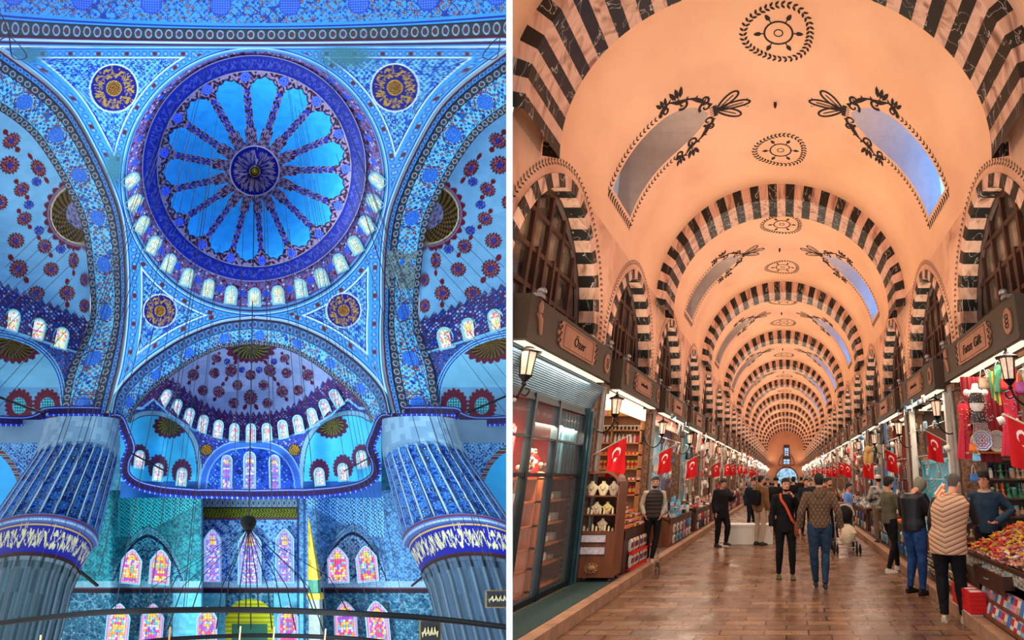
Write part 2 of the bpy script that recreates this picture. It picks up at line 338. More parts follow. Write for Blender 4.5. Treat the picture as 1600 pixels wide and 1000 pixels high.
# ---- the arches
def arch_paint(s, w, L, small=False):
    c = fill(s.shape, LB)
    if not small:
        c = mixc(c, (195, 210, 220), (w < .05) * 1.); c = mixc(c, (110, 45, 60), ((w > .05) & (w < .075)) * 1.)
        b1 = border(s, (w - .075) / .1, (60, 120, 190), (110, 160, 205), (40, 70, 150), 12.); c = np.where(((w > .08) & (w < .18))[..., None], b1, c)
        b2 = border(s, (w - .2) / .16); b2 = border(s, (w - .19) / .16, per=13.); c = np.where(((w > .19) & (w < .35))[..., None], b2, c)
        lo, hi = .35, .83
        b3 = border(s, (w - .84) / .16, per=12.); c = np.where((w > .84)[..., None], b3, c)
    else:
        c = mixc(c, (170, 195, 215), (w < .04) * 1.); c = mixc(c, (80, 50, 70), ((w > .04) & (w < .08)) * 1.)
        b2 = border(s, (w - .08) / .34, (66, 104, 160), (110, 150, 190), (90, 60, 80), 11.); c = np.where(((w > .08) & (w < .42))[..., None], b2, c)
        lo, hi = .44, .84; b3 = border(s, (w - .85) / .15, per=8.); c = np.where((w > .85)[..., None], b3, c)
    f = flowers(s, w * L, 8 if not small else 6.5, (122, 200, 232), [(24, 70, 160), (30, 84, 170), (140, 60, 55), (28, 70, 150), (150, 50, 60)], vine=(50, 110, 180), dens=.95)
    pr = 74. if not small else 62.
    q = np.hypot((((s / pr) % 1) - .5) * pr / (L * .2), (w - (lo + hi) / 2) / .17)
    f = mixc(f, (120, 50, 60), ((q < 1.35) & (q > 1.15) & (np.sin(s * 1.3 + w * 30) > -.2)) * .9)
    an_ = np.arctan2(w - (lo + hi) / 2, ((s / pr) % 1) - .5); f = mixc(f, (50, 108, 205), (q < 1) * 1.); f = mixc(f, (110, 170, 228), ((np.abs(np.sin(q * 9 + np.cos(an_ * 6) * 1.5)) < .4) & (q < .9)) * .8)
    return np.where(((w > lo) & (w < hi))[..., None], f, c)
for side in (-1, 1):
    n, m = 760, 74; O, I = spline(ARCH_O, n), spline(ARCH_I, n); seg = np.r_[0, np.cumsum(np.hypot(*np.diff((O + I) / 2, axis=0).T))]
    w = np.linspace(0, 1, m)[None, :]; X = O[:, :1] * (1 - w) + I[:, :1] * w; Y = O[:, 1:] * (1 - w) + I[:, 1:] * w
    s = np.repeat(seg[:, None], m, 1); L = 62; W_ = np.repeat(w, n, 0); c = arch_paint(s, W_, L)
    if side > 0:
        g = (Y > 392) & (Y < 452) & (W_ > .1) & (W_ < .86); st = flowers(X, Y, 7, (130, 150, 150), [(90, 105, 110), (70, 80, 90)], vine=(150, 165, 165))
        c = np.where((g & (h2(np.floor(X / 11), np.floor(Y / 9)) > .22))[..., None], st, c)
    d = D0(X, Y) + 3.2 * W_ + .35 * np.sin(np.clip(W_ / .05, 0, 1) * np.pi)
    struct(grid_obj('great_arch', at(M_(X, side, Y), Y, d), c, PLASTER), 'broad flowered arch on the %s of the great dome' % ('left' if side < 0 else 'right'))
n, m = 620, 50; O, I = spline(FRONT_O, n // 2), spline(FRONT_I, n // 2)
mr = lambda P: np.vstack([P, np.stack([AXS(P[::-1, 1]) - P[::-1, 0], P[::-1, 1]], 1)[1:]])
O, I = mr(O), mr(I); n = len(O); w = np.linspace(0, 1, m)[None, :]; X = O[:, :1] * (1 - w) + I[:, :1] * w; Y = O[:, 1:] * (1 - w) + I[:, 1:] * w
s = np.repeat(np.r_[0, np.cumsum(np.hypot(*np.diff((O + I) / 2, axis=0).T))][:, None], m, 1)
struct(grid_obj('front_arch', at(X, Y, D0(X, Y) + 3 * w), arch_paint(s, np.repeat(w, n, 0), 44, True), PLASTER), 'wide flowered arch below the great dome, over the farthest half dome')
# near arch overhead
n, m = 820, 100; x = np.linspace(-5, 800, n)[:, None]; sag = 20 * ((x - 398) / 398) ** 2
w = np.linspace(0, 1, m)[None, :]; X = x + 0 * w; Yr = w * 76 - 2; Y = Yr + 0 * x - sag * np.clip(1 - (Yr - 40) / 40, 0, 1) * (Yr > 0) * .9
Yf = Yr + 0 * x; c = flowers(X, Yf, 8.5, (84, 165, 225), [(40, 80, 180), (130, 90, 70), (36, 70, 170), (150, 60, 60)], vine=(40, 80, 160))
q = np.hypot(((X / 108 + .31) % 1 - .5) * 108 / 17, (Yf - 8) / 17); c = mixc(c, (50, 90, 200), (q < 1) * 1.); c = mixc(c, (110, 160, 230), ((np.abs(np.sin(X * .8) * np.sin(Yf * .8)) < .3) & (q < .88)) * .8)
c = mixc(c, (70, 160, 225), (Yf > 36) * 1.); c = mixc(c, (26, 50, 160), (np.abs(Yf - 42) < 1.1) * 1.)
b = border(X, (Yf - 45) / 19, per=16.); c = np.where(((Yf > 45) & (Yf < 64))[..., None], b, c); c = mixc(c, (110, 20, 40), (np.abs(Yf - 64) < 1.3) * 1.); c = mixc(c, (200, 215, 230), (np.abs(Yf - 67) < 1.4) * 1.)
c = mixc(c, (90, 40, 80), (np.abs(Yf - 70.5) < 1.6) * 1.)
struct(grid_obj('near_arch', at(X, Y, D0(X, Y) - .4 * (1 - np.clip((Yf - 45) / 19, 0, 1))), c, PLASTER), 'nearest arch overhead, blue lattice medallions above a dark border')
# ---- side half domes
def colpatch(name, x0, x1, yt, yb, depth, col, label, side=-1, dens=1., m=None, ny=None):
    n = int(abs(x1 - x0) * dens) + 2; x = np.linspace(x0, x1, n)[None, :]; a, b = yt(x), yb(x)
    mm = ny or int(np.max(np.abs(b - a)) * dens) + 2; w = np.linspace(0, 1, mm)[:, None]; Y = a * (1 - w) + b * w; X = x + 0 * w
    return struct(grid_obj(name, at(M_(X, side, Y), Y, depth(X, Y)), col(X, Y), m or PLASTER), label)
IL = spline(ARCH_I, 300)
def Iy(x): q = IL[:215]; return np.interp(x, q[:, 0], q[:, 1])
row_t = lambda x: 446 + .42 * x; row_b = lambda x: 514 + .32 * x
def semi_paint(X, Y):
    c = fill(X.shape, (130, 180, 214)); c = mixc(c, (112, 164, 206), (h2(np.floor((X + Y) / 17), np.floor(Y / 13)) > .5) * .25)
    for cx, cy, rx, ry, t in ((15, 258, 15, 14, 0), (25, 376, 13, 12, 0), (80, 421, 12, 11, 0), (57, 458, 13, 11, 0), (0, 316, 12, 12, 0), (18, 220, 15, 11, 1), (60, 263, 10, 15, 1), (34, 296, 13, 10, 1), (38, 342, 12, 10, 1), (70, 385, 11, 11, 1), (29, 420, 14, 14, 1), (115, 407, 8, 13, 1), (105, 458, 12, 12, 1), (133, 437, 8, 11, 0), (132, 478, 8, 11, 0)):
        c = rosette(c, X, Y, cx, cy, rx, ry, tips=t, ang=(-.6 if t and cx < 100 else 0))
    for cx, cy in ((57, 284), (45, 320), (61, 360), (95, 389)): c = rosette(c, X, Y, cx, cy, 8, 7, base=(34, 64, 160), n=5)
    q = np.hypot((X - 128) / 49, (Y - 334) / 47); t = np.arctan2(Y - 334, X - 128)
    c = mixc(c, (110, 38, 62), (q < 1.12 + .13 * np.abs(np.cos(t * 13))) * 1.); c = mixc(c, (150, 150, 180), ((q > 1.04) & (q < 1.1)) * .7)
    g = np.where((np.sin(t * 30 + q * 20) * np.sin(q * 40 + 2 * t) > .2)[..., None], np.array((130, 100, 34.)), np.array((44, 34, 24.)))
    c = np.where((q < 1)[..., None], g, c); c = mixc(c, (210, 200, 170), (np.abs(q - .99) < .02) * 1.)
    c = np.where((q < .5)[..., None], flowers(X, Y, 5, (130, 130, 160), [(90, 60, 100), (160, 150, 180)]), c)
    e = Y - (row_t(X)); z = 9 * np.abs(((X / 13) % 1) - .5) * 2
    c = np.where((e > -z)[..., None], flowers(X, Y, 6, (70, 80, 130), [(110, 34, 60), (50, 70, 160), (140, 140, 180)]), c); return c
for side in (-1, 1):
    sd = 'left' if side < 0 else 'right'
    colpatch('side_half_dome', -12, 141, Iy, lambda x: row_t(x) + 1, lambda X, Y: D0(X, Y) + 3.2 + 5 * np.clip((141 - X) / 150, 0, 1) ** .6 * np.clip((row_t(X) - Y) / 120, 0, 1) ** .5,
             semi_paint, 'pale blue half dome with red medallions on the %s' % sd, side)
    def rowp(X, Y):
        c = flowers(X, Y, 7, (50, 60, 120), [(100, 34, 60), (44, 70, 170), (150, 160, 200), (90, 40, 70)], dens=1)
        e = row_b(X) - Y; c = mixc(c, (110, 170, 210), (e < 4) * 1.); c = mixc(c, (80, 40, 60), (np.abs(e - 5) < 1) * 1.); return c
    colpatch('window_tier', -12, 140, row_t, row_b, lambda X, Y: D0(X, Y) + 3.2, rowp, 'flowered wall tier with three windows below the %s half dome' % sd, side)
    EX = spline([(-14, 520), (20, 526), (55, 540), (82, 566), (96, 600), (101, 655)], 120)
    def expaint(X, Y):
        a = polydist(X, Y, EX[::4]); ins = Y > np.interp(X, EX[:, 0], EX[:, 1]); ins &= X < 101
        out = flowers(X, Y, 6, (60, 100, 170), [(110, 40, 60), (40, 60, 140), (130, 90, 110)])
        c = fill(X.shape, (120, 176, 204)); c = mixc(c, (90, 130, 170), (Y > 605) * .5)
        q = np.hypot((X - 25) / 32, (Y - 537) / 23); t = np.arctan2(Y - 537, X - 25)
        c = mixc(c, (100, 40, 60), (q < 1.18 + .2 * np.abs(np.cos(t * 9))) * 1.); c = np.where((q < 1)[..., None], np.where((np.sin(t * 24 + 9 * q) > .3)[..., None], np.array((120, 92, 34.)), np.array((46, 36, 28.))), c)
        for cx in (30, 74):
            q = np.hypot((X - cx) / 20, (Y - 634) / 24); t = np.arctan2(Y - 634, X - cx)
            c = mixc(c, (104, 44, 66), ((q < 1.0 + .16 * np.abs(np.cos(t * 10))) & (q > .55)) * 1.); c = mixc(c, (90, 190, 200), (q < .5) * 1.); c = mixc(c, (20, 60, 80), ((q < .5) & (np.abs(np.sin(X * .8) * np.sin(Y * .7)) < .3)) * 1.)
        c = np.where(ins[..., None], c, out); c = mixc(c, (120, 180, 215), (a < 5) * 1.); c = mixc(c, (30, 60, 150), (np.abs(a - 2) < .9) * 1.); return c
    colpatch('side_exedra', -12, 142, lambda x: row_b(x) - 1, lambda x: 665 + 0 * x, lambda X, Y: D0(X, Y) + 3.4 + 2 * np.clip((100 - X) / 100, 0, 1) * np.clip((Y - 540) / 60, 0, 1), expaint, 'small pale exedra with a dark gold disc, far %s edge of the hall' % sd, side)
# ---- far half dome and the zone of windows under it
FI = mr(spline(FRONT_I, 200)); FIy = lambda x: np.interp(x, FI[:, 0], FI[:, 1])
def symx(X): return np.minimum(X, 783 - X)
SER = [(200, 560), (232, 586), (272, 597), (300, 620), (325, 637), (350, 647), (398, 652)]; B1 = [(200, 640), (222, 640), (240, 626), (265, 650), (300, 672), (337, 687), (375, 693), (398, 694)]
ser = lambda x: np.interp(symx(x), *np.array(SER).T); b1 = lambda x: np.interp(symx(x), *np.array(B1).T)
def far_semi(X, Y):
    x = symx(X); c = fill(X.shape, (150, 164, 202)); c = mixc(c, (128, 146, 192), (h2(np.floor(X / 12), np.floor(Y / 9)) > .5) * .3)
    for cx, cy, rx, ry, t in ((302, 586, 9, 9, 1), (335, 583, 8, 8, 0), (317, 610, 8, 8, 0), (342, 612, 9, 9, 1), (361, 579, 9, 10, 1), (371, 602, 8, 8, 0), (365, 630, 8, 8, 0), (391.5, 586, 8, 8, 0), (391.5, 620, 10, 12, 1), (338, 560, 8, 6, 1)):
        c = rosette(c, x, Y, cx, cy, rx, ry, base=(100, 36, 62), core=(90, 60, 110), tips=t, ang=.5 if t else 0)
    for cx, cy in ((355, 565), (378, 578)): c = rosette(c, x, Y, cx, cy, 5, 5, base=(50, 60, 150))
    q = np.hypot((X - 391.5) / 30, (Y - 542) / 19); t = np.arctan2(Y - 542, X - 393)
    c = mixc(c, (100, 40, 70), (q < 1.18 + .2 * np.abs(np.cos(t * 10))) * 1.); c = np.where((q < 1)[..., None], np.where((np.sin(t * 22 + 8 * q) > .2)[..., None], np.array((120, 110, 60.)), np.array((36, 40, 34.))), c)
    e = Y - ser(X) + 8 * np.abs(((X / 9) % 1) - .5) * 2
    f = flowers(X, Y, 5.5, (86, 60, 110), [(110, 34, 62), (64, 60, 150), (120, 40, 70), (150, 130, 170)]); c = np.where((e > 0)[..., None], f, c)
    g = b1(X) - Y; c = mixc(c, (120, 175, 215), (g < 4) * 1.); return c
colpatch('far_half_dome', 206, 578, FIy, b1, lambda X, Y: D0(X, Y) + 3 + 5 * np.clip((Y - FIy(X)) / 70, 0, 1) ** .5 * np.clip((ser(X) - Y + 60) / 120, 0, 1), far_semi, 'far half dome, lilac grey with red medallions over thirteen windows')
CORN = [(-14, 657), (40, 658), (66, 650), (76, 643), (156, 643), (168, 654), (186, 655), (196, 676), (204, 700), (196, 722), (197, 742), (215, 757), (250, 766), (306, 771), (322, 771), (391.5, 772)]
EXC = spline([(206, 654), (220, 647), (240, 645), (262, 650), (287, 665), (305, 692), (312, 730), (313, 775)], 90)
MIDC = spline([(316, 775), (320, 740), (335, 713), (358, 698), (391.5, 693)], 60)
def zoneC(X, Y):
    x = symx(X); c = flowers(X, Y, 6, (60, 76, 160), [(36, 50, 130), (90, 60, 120), (120, 150, 200)])
    ins = (x < 313) & (Y > np.interp(x, EXC[:, 0], EXC[:, 1])); e = fill(X.shape, (74, 178, 222)); e = mixc(e, (96, 190, 226), (h2(np.floor(X / 14), np.floor(Y / 11)) > .5) * .3)
    q = np.hypot((x - 265) / 19, (Y - 666) / 14); t = np.arctan2(Y - 666, x - 265)
    e = mixc(e, (90, 44, 76), (q < 1.2 + .22 * np.abs(np.cos(t * 8))) * 1.); e = np.where((q < 1)[..., None], np.where((np.sin(t * 18 + 7 * q) > .1)[..., None], np.array((120, 112, 60.)), np.array((38, 44, 40.))), e)
    for cx, cy in ((218, 715), (247, 731), (284, 738)):
        q = np.hypot((x - cx) / 15, (Y - cy) / 20); t = np.arctan2(Y - cy, x - cx); e = mixc(e, (96, 50, 84), ((q < .95 + .14 * np.abs(np.cos(t * 9))) & (Y < cy + 14)) * 1.)
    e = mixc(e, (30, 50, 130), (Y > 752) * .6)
    c = np.where(ins[..., None], e, c); a = polydist(x, Y, EXC[::3]); c = mixc(c, (120, 160, 185), (a < 3.5) * 1.); c = mixc(c, (60, 80, 110), (np.abs(a - 4) < .8) * 1.)
    im = (x > 316) & (Y > np.interp(x, MIDC[:, 0], MIDC[:, 1])); c = np.where(im[..., None], flowers(X, Y, 7, (46, 96, 200), [(30, 60, 160), (90, 150, 230), (36, 80, 180)]), c)
    a = polydist(x, Y, MIDC[::3]); c = mixc(c, (66, 110, 190), (a < 6) * 1.); c = mixc(c, (130, 170, 215), (np.abs(a - 5.5) < 1) * 1.)
    q = np.hypot(x - 323, Y - 703); c = mixc(c, (36, 34, 30), (q < 9.5) * 1.); c = mixc(c, (190, 150, 60), ((q < 8.5) & (np.sin(X * 1.6 + Y) * np.sin(Y * 1.7 - X * .6) > .12)) * 1.); return c
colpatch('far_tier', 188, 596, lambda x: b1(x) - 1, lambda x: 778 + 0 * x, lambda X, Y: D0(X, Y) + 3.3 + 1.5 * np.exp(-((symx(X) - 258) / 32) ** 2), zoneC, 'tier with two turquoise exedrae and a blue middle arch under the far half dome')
colpatch('wall_backing', 96, 700, lambda x: 590 + 0 * x, lambda x: 800 + 0 * x, lambda X, Y: 43 + 0 * X, lambda X, Y: fill(X.shape, (70, 140, 165)) + (h2(np.floor(X / 9), np.floor(Y / 5)) - .5)[..., None] * 30, 'greenish stone wall glimpsed beside the great piers')
# ---- dark blue cornice gallery
def ribbon(name, pts, hw, d, thick, label, side=-1, mirror=False, paint=None, n=500):
    P = spline(pts, n)
    if mirror: P = mr(P)
    t = np.gradient(P, axis=0); t /= np.hypot(*t.T)[:, None] + 1e-9; nn = np.stack([-t[:, 1], t[:, 0]], 1)
    s = np.r_[0, np.cumsum(np.hypot(*np.diff(P, axis=0).T))]; prof = [(-1, thick), (-1, 0), *[(-1 + 2 * i / 12, 0) for i in range(13)], (1, 0), (1, thick)]
    X = np.stack([P[:, 0] + nn[:, 0] * hw * a for a, _ in prof], 1); Y = np.stack([P[:, 1] + nn[:, 1] * hw * a for a, _ in prof], 1)
    dd = np.stack([d(P[:, 0], P[:, 1]) + b for _, b in prof], 1); A = np.tile(np.array([a for a, _ in prof])[None, :], (len(P), 1)); SS = np.repeat(s[:, None], len(prof), 1)
    return struct(grid_obj(name, at(M_(X, side, Y), Y, dd), paint(SS, A), PLASTER, smooth=False), label)
def cornp(s, a):
    c = fill(s.shape, (24, 34, 110)); f = (s / 8) % 1; c = mixc(c, (60, 26, 34), ((f < .5) & (np.abs(a) < .45)) * 1.); c = mixc(c, (130, 150, 200), (np.abs(a + .62) < .12) * 1.)
    c = mixc(c, (44, 70, 190), ((a > .5) & (f < .6)) * 1.); c = mixc(c, (150, 175, 215), ((a > .5) & (f > .8)) * 1.); return c
ribbon('cornice_gallery', CORN, 8, lambda x, y: D0(x, y) + .6, 1.2, 'dark blue cornice with a toothed edge running round the hall under the half domes', mirror=True, paint=cornp, n=900)
# ---- great round piers
PR = [(650, 128, 58, 6), (664, 126, 60, 16), (680, 122, 64, 24), (700, 114, 68, 28), (800, 62, 92, 40), (806, 60, 94, 41), (812, 58, 95, 42), (816, 55, 90, 41), (862, 42, 83, 33), (867, 41, 85, 33), (872, 40, 82, 33), (900, 32, 80, 30), (1015, 2, 84, 22)]
for side in (-1, 1):
    PA = np.array(PR, float); n, m = 420, 300; yy = np.linspace(650, 1015, n)[:, None]; ph = np.linspace(-1.55, 1.55, m)[None, :]
    mid, hf, sg = (np.interp(yy, PA[:, 0], PA[:, k]) for k in (1, 2, 3)); flute = np.cos(ph * 26)
    inm = (yy > 874); inp = (yy > 690) & (yy < 800)
    X = mid + hf * np.sin(ph); Y = yy + sg * (1 - np.cos(ph)); sp = ph * 88
    c = fill(X.shape, (120, 150, 170)); c = mixc(c, (90, 120, 150), (h2(np.floor(sp / 13), np.floor(yy / 9)) > .5) * .5)
    fp = (ph * 26 / (2 * np.pi)) % 1; tile = flowers(fp * 9 + np.floor(ph * 26 / 6.283) * 36, yy + 0 * ph, 7.5, (66, 120, 178), [(24, 60, 140), (30, 84, 150), (40, 70, 90)], dens=1)
    tile = mixc(tile, (140, 165, 190), (np.abs(fp - .5) > .42) * 1.); tile = mixc(tile, (30, 30, 50), (np.abs(np.abs(fp - .5) - .39) < .03) * 1.)
    arc = 700 - 7 * np.sqrt(np.clip(1 - ((fp - .5) / .5) ** 2, 0, 1)); c = np.where(((yy > arc) & (yy < 802))[..., None], tile, c)
    mold = (yy > 802) & (yy < 816); c = mixc(c, (80, 100, 150), (mold & (ph < 9)) * 1.); c = mixc(c, (110, 40, 60), ((np.abs(yy - 805) < 1.5) & (ph < 9)) * 1.); c = mixc(c, (160, 190, 215), ((np.abs(yy - 811) < 1.6) & ((ph * 60) % 1 < .6)) * 1.)
    bdn = script_band(fill(X.shape, (20, 40, 140)), sp * (1 if side > 0 else -1), np.clip(1 - (yy + 0 * ph - 822) / 36, 0, 1), (205, 195, 150), per=6.5, thick=.075)
    c = np.where(((yy > 816) & (yy < 863) & (ph < 9))[..., None], bdn, c); c = mixc(c, (190, 160, 90), ((np.abs(yy - 819) < .9) & (ph < 9)) * 1.); c = mixc(c, (70, 40, 40), ((yy > 862) & (yy < 868) & (ph < 9)) * 1.)
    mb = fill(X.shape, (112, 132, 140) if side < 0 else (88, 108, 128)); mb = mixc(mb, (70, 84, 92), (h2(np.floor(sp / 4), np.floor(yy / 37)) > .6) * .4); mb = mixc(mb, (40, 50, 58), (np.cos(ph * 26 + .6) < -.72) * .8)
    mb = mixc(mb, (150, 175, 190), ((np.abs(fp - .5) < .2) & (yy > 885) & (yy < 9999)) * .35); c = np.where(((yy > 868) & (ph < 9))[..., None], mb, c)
    rad = hf / 800 * 22; d = 23.5 - rad * np.cos(ph) - .1 * flute * inp + .22 * np.abs(np.cos(ph * 13)) * inm - .35 * ((yy > 802) & (yy < 866)) - .1 * mold
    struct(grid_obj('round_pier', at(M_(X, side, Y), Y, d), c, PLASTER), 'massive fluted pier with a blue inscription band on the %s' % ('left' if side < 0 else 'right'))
    colpatch('side_wall', -12, 84, lambda x: 656 + 0 * x, lambda x: 860 + 0 * x, lambda X, Y: 27 + 0 * X,
             lambda X, Y: np.where((np.hypot((X + 28) / 60, (Y - 790) / 88) < 1)[..., None], fill(X.shape, (70, 170, 225)), np.where((np.hypot((X + 28) / 60, (Y - 790) / 88) < 1.12)[..., None], border(Y, X * 0 + .5, per=9.), np.where((Y < 692)[..., None], fill(X.shape, (112, 140, 165)), flowers(X, Y, 6, (110, 170, 210), [(24, 60, 150), (30, 70, 160)], dens=1)))),
             'blue flowered side wall behind the %s pier' % ('left' if side < 0 else 'right'), side)
# ---- the far wall with niches
def niche_paint(X, Y):
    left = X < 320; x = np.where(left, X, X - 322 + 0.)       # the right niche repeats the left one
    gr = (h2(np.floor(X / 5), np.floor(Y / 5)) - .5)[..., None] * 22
    base = np.where(left[..., None], np.array((50, 132, 142.)), np.array((96, 140, 180.)))  # teal light on the left niche is put into its wall colour
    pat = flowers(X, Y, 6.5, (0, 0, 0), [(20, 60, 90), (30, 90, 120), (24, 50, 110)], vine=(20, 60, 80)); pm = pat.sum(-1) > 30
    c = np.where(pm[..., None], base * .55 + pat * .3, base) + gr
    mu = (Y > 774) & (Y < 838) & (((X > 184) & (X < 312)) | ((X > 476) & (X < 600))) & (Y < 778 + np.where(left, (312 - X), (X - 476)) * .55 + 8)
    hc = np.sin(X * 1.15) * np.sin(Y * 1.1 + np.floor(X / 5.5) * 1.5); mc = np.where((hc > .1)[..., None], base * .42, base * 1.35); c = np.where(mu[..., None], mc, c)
    for cx, hw, ya, lf in ((231, 57, 822, 1), (551, 54, 818, 0)):
        t = np.clip(np.abs(X - cx) / hw, 0, 1.3); oy = ya + 66 * t ** 2.1 + 10 * t
        e = Y - oy; inn = (e > 0) & (Y < 917) & (t < 1)
        c = np.where((inn & (e < 14))[..., None], border(X + Y, e / 14, (60, 120, 140) if lf else (100, 120, 160), (120, 170, 190), (60, 90, 130), 9.), c)
        c = mixc(c, (24, 40, 70), (inn & (e > 14) & (e < 18)) * .9)
        f = flowers(X, Y, 7, (90, 170, 180) if lf else (140, 175, 200), [(24, 70, 120), (30, 90, 140)], dens=1); c = np.where((inn & (e > 18))[..., None], f, c)  # greener ground on the left carries the same painted light
    midz = (X > 318) & (X < 466); f = flowers(X, Y, 7, (120, 160, 190), [(30, 70, 150), (50, 90, 160)]); c = np.where((midz & (Y > 812) & (Y < 917))[..., None], f, c)
    c = np.where((midz & (Y > 778) & (Y < 794))[..., None], border(X, (Y - 778) / 16, (110, 120, 140), (130, 150, 170), (80, 80, 110), 8.), c)
    gb = np.where((np.sin(X * 1.3 + np.sin(Y)) * np.sin(Y * 1.5) > 0)[..., None], np.array((120, 120, 30.)), np.array((30, 44, 26.))); c = np.where((midz & (Y > 794) & (Y < 808))[..., None], gb, c)
    c = mixc(c, (90, 60, 80), ((np.abs(Y - 810) < 2) & midz) * 1.); c = mixc(c, (150, 175, 190), ((Y > 908) & (Y < 918)) * .75)
    c = mixc(c, (50, 36, 52), ((Y > 918) & (Y < 927)) * 1.); c = mixc(c, (110, 70, 90), (np.abs(Y - 919) < 1) * 1.)
    lo = Y > 927; tl = flowers(X, Y, 8, (70, 130, 160), [(40, 90, 120), (110, 170, 190)], vine=(130, 180, 200)); c = np.where(lo[..., None], tl * .8, c)
    pl = lo & (((X > 270) & (X < 302)) | ((X > 455) & (X < 475)) | ((X > 302) & (X < 352)) | ((X > 428) & (X < 456))); c = np.where(pl[..., None], fill(X.shape, (100, 165, 185)) + gr, c)
    q = np.hypot((X - 390) / 34, (Y - 962) / 26); g = lo & (np.abs(X - 390) < 38); yel = np.where((np.sin(Y * .9) > .3)[..., None], np.array((150, 150, 30.)), np.array((190, 185, 50.)))
    c = np.where((g & ((q < 1) | (Y > 962)))[..., None], yel, c); c = np.where((g & (Y > 975) & (np.abs(X - 390) < 28))[..., None], fill(X.shape, (60, 110, 90)), c)
    for xc in (316, 466, 476): c = mixc(c, (30, 50, 90), (np.abs(X - xc) < 2) * .6)
    return c
colpatch('far_wall', 96, 700, lambda x: 766 + 0 * x, lambda x: 1012 + 0 * x, lambda X, Y: 37 - 2.2 * (np.abs(X - 392) > 75) + 2.4 * np.exp(-(((np.abs(X - 391) - 160) / 45) ** 4)), niche_paint, 'far wall with two niches, left one painted as if in teal light, right one blue')
WDEP = lambda x: 37 - 2.2 * (abs(x - 392) > 75) + 2.4 * math.exp(-(((abs(x - 391) - 160) / 45) ** 4)) - .35
# ---- windows: every one its own pane in a raised frame
GLASS = vmat('stained_glass', .3, emit=1.25); FR_M = mat('window_surround', (120, 190, 215), .6, var=.2, scale=3); wcount = [0]
def window(cx, cy, w, h, ang, d, kind, label, pointed=False, side=-1, group=None):
    """cx,cy: middle; ang: lean of the window's upright from vertical, radians"""
    n, m = int(w * 1.3) + 6, int(h * 1.3) + 6; U, V = np.meshgrid(np.linspace(-1, 1, n), np.linspace(0, 1, m), indexing='xy')
    top = w / h * .62; head = 1 - top + top * (np.sqrt(np.clip(1 - U ** 2, 0, 1)) if not pointed else (1 - np.abs(U) ** 1.5)); VV = V * head
    ca, sa = math.cos(ang), math.sin(ang)
    def put(u, v): lx, ly = u * w / 2, (v - .5) * h; return at(M_(cx + lx * ca + ly * sa, side, cy), cy + lx * sa - ly * ca, 0 * lx + d)
    x, y = U * w / 2, VV * h
    if kind == 'pale': cols = [(215, 235, 230), (240, 250, 245), (180, 225, 225), (225, 220, 150), (150, 210, 225)]; cell = 2.6
    elif kind == 'yellow': cols = [(240, 245, 240), (225, 215, 60), (200, 235, 245), (235, 240, 235), (225, 120, 160)]; cell = 2.8
    elif kind == 'white': cols = [(230, 245, 250), (200, 235, 240), (235, 240, 245), (190, 170, 225), (225, 160, 180)]; cell = 2.5
    elif kind == 'violet': cols = [(120, 150, 255), (190, 200, 255), (235, 240, 255), (150, 120, 240), (90, 120, 235)]; cell = 3
    else: cols = [(235, 60, 190), (245, 170, 60), (220, 220, 250), (150, 90, 240), (240, 220, 90), (90, 200, 235), (230, 80, 110)]; cell = 4.0
    i, j = np.floor(x / cell + .5 * (np.floor(y / cell) % 2)), np.floor(y / cell); k = h2(np.abs(i) + .3, j, wcount[0] * .01)
    c = fill(U.shape, cols[0])
    for q, cc in enumerate(cols): c = mixc(c, cc, ((k >= q / len(cols)) & (k < (q + 1) / len(cols))) * 1.)
    rim = (np.abs(U) > .74) | (VV > head * .9) | (V < .05)
    if kind in ('violet', 'multi'):
        rimc = np.where((np.sin(x * 2.2) * np.sin(y * 2.2) > 0)[..., None], np.array((70, 110, 230.) if kind == 'violet' else (235, 70, 170.)), np.array((210, 220, 250.)))
        c = np.where(rim[..., None], rimc, c); c = mixc(c, (240, 220, 70), ((np.abs(U) < .35) & (V > .72) & (V < .86)) * .9)
        if kind == 'violet': c = mixc(c, (200, 90, 200), ((np.abs(U) < .4) & (np.sin(y * .7) > .5)) * .8)
    else: c = mixc(c, (120, 205, 225), rim * .8)
    c = mixc(c, (30, 40, 80), ((np.abs((x / cell) % 1) < .13) | (np.abs((y / cell) % 1) < .12)) * .5)
    wcount[0] += 1; o = grid_obj('window_%d' % wcount[0], put(U, VV), c, GLASS, smooth=False); struct(o, label)
    if group: o['group'] = group
    us = np.linspace(-1, 1, 15); hd = 1 - top + top * (np.sqrt(np.clip(1 - us ** 2, 0, 1)) if not pointed else (1 - np.abs(us) ** 1.5))
    loop = [(-1, 0)] + list(zip(us, hd)) + [(1, 0)]; k = 1 + 3.0 / w; kh = 1.6 / h; b = MB(); rings = []
    for u, v in loop + [loop[0]]:
        p = put(np.array(u), np.array(v)); q = put(np.array(u * k), np.array(v + (kh if v > .01 else -kh)));
        dr_ = np.array(ray(*(lambda a: (float(a[0]), float(a[1])))((M_(cx, side, cy), cy)))) * .12
        rings.append([p, p - dr_, q - dr_, q])
    b.loft(rings, cap=False); b.build('window_surround', FR_M, o, fix=False); return o
for k in range(17):                                                # lower half of the drum
    a = math.radians(2 + k * 176 / 16); ca, sa = math.cos(a), math.sin(a)
    px, py = 397.5 + 192 * ca, 276 + 191.5 * sa - 3
    if k in (0, 16): px, py = px - 0, py + 2
    lean = math.atan2(ca * 1.0, sa * 1.0 + .001); lean = -lean * .55
    window(px, py, 17, 27, lean, float(D0(px, py)) - .15, 'pale', 'small round-headed window in the drum of the great dome, lit from outside', group='drum windows')
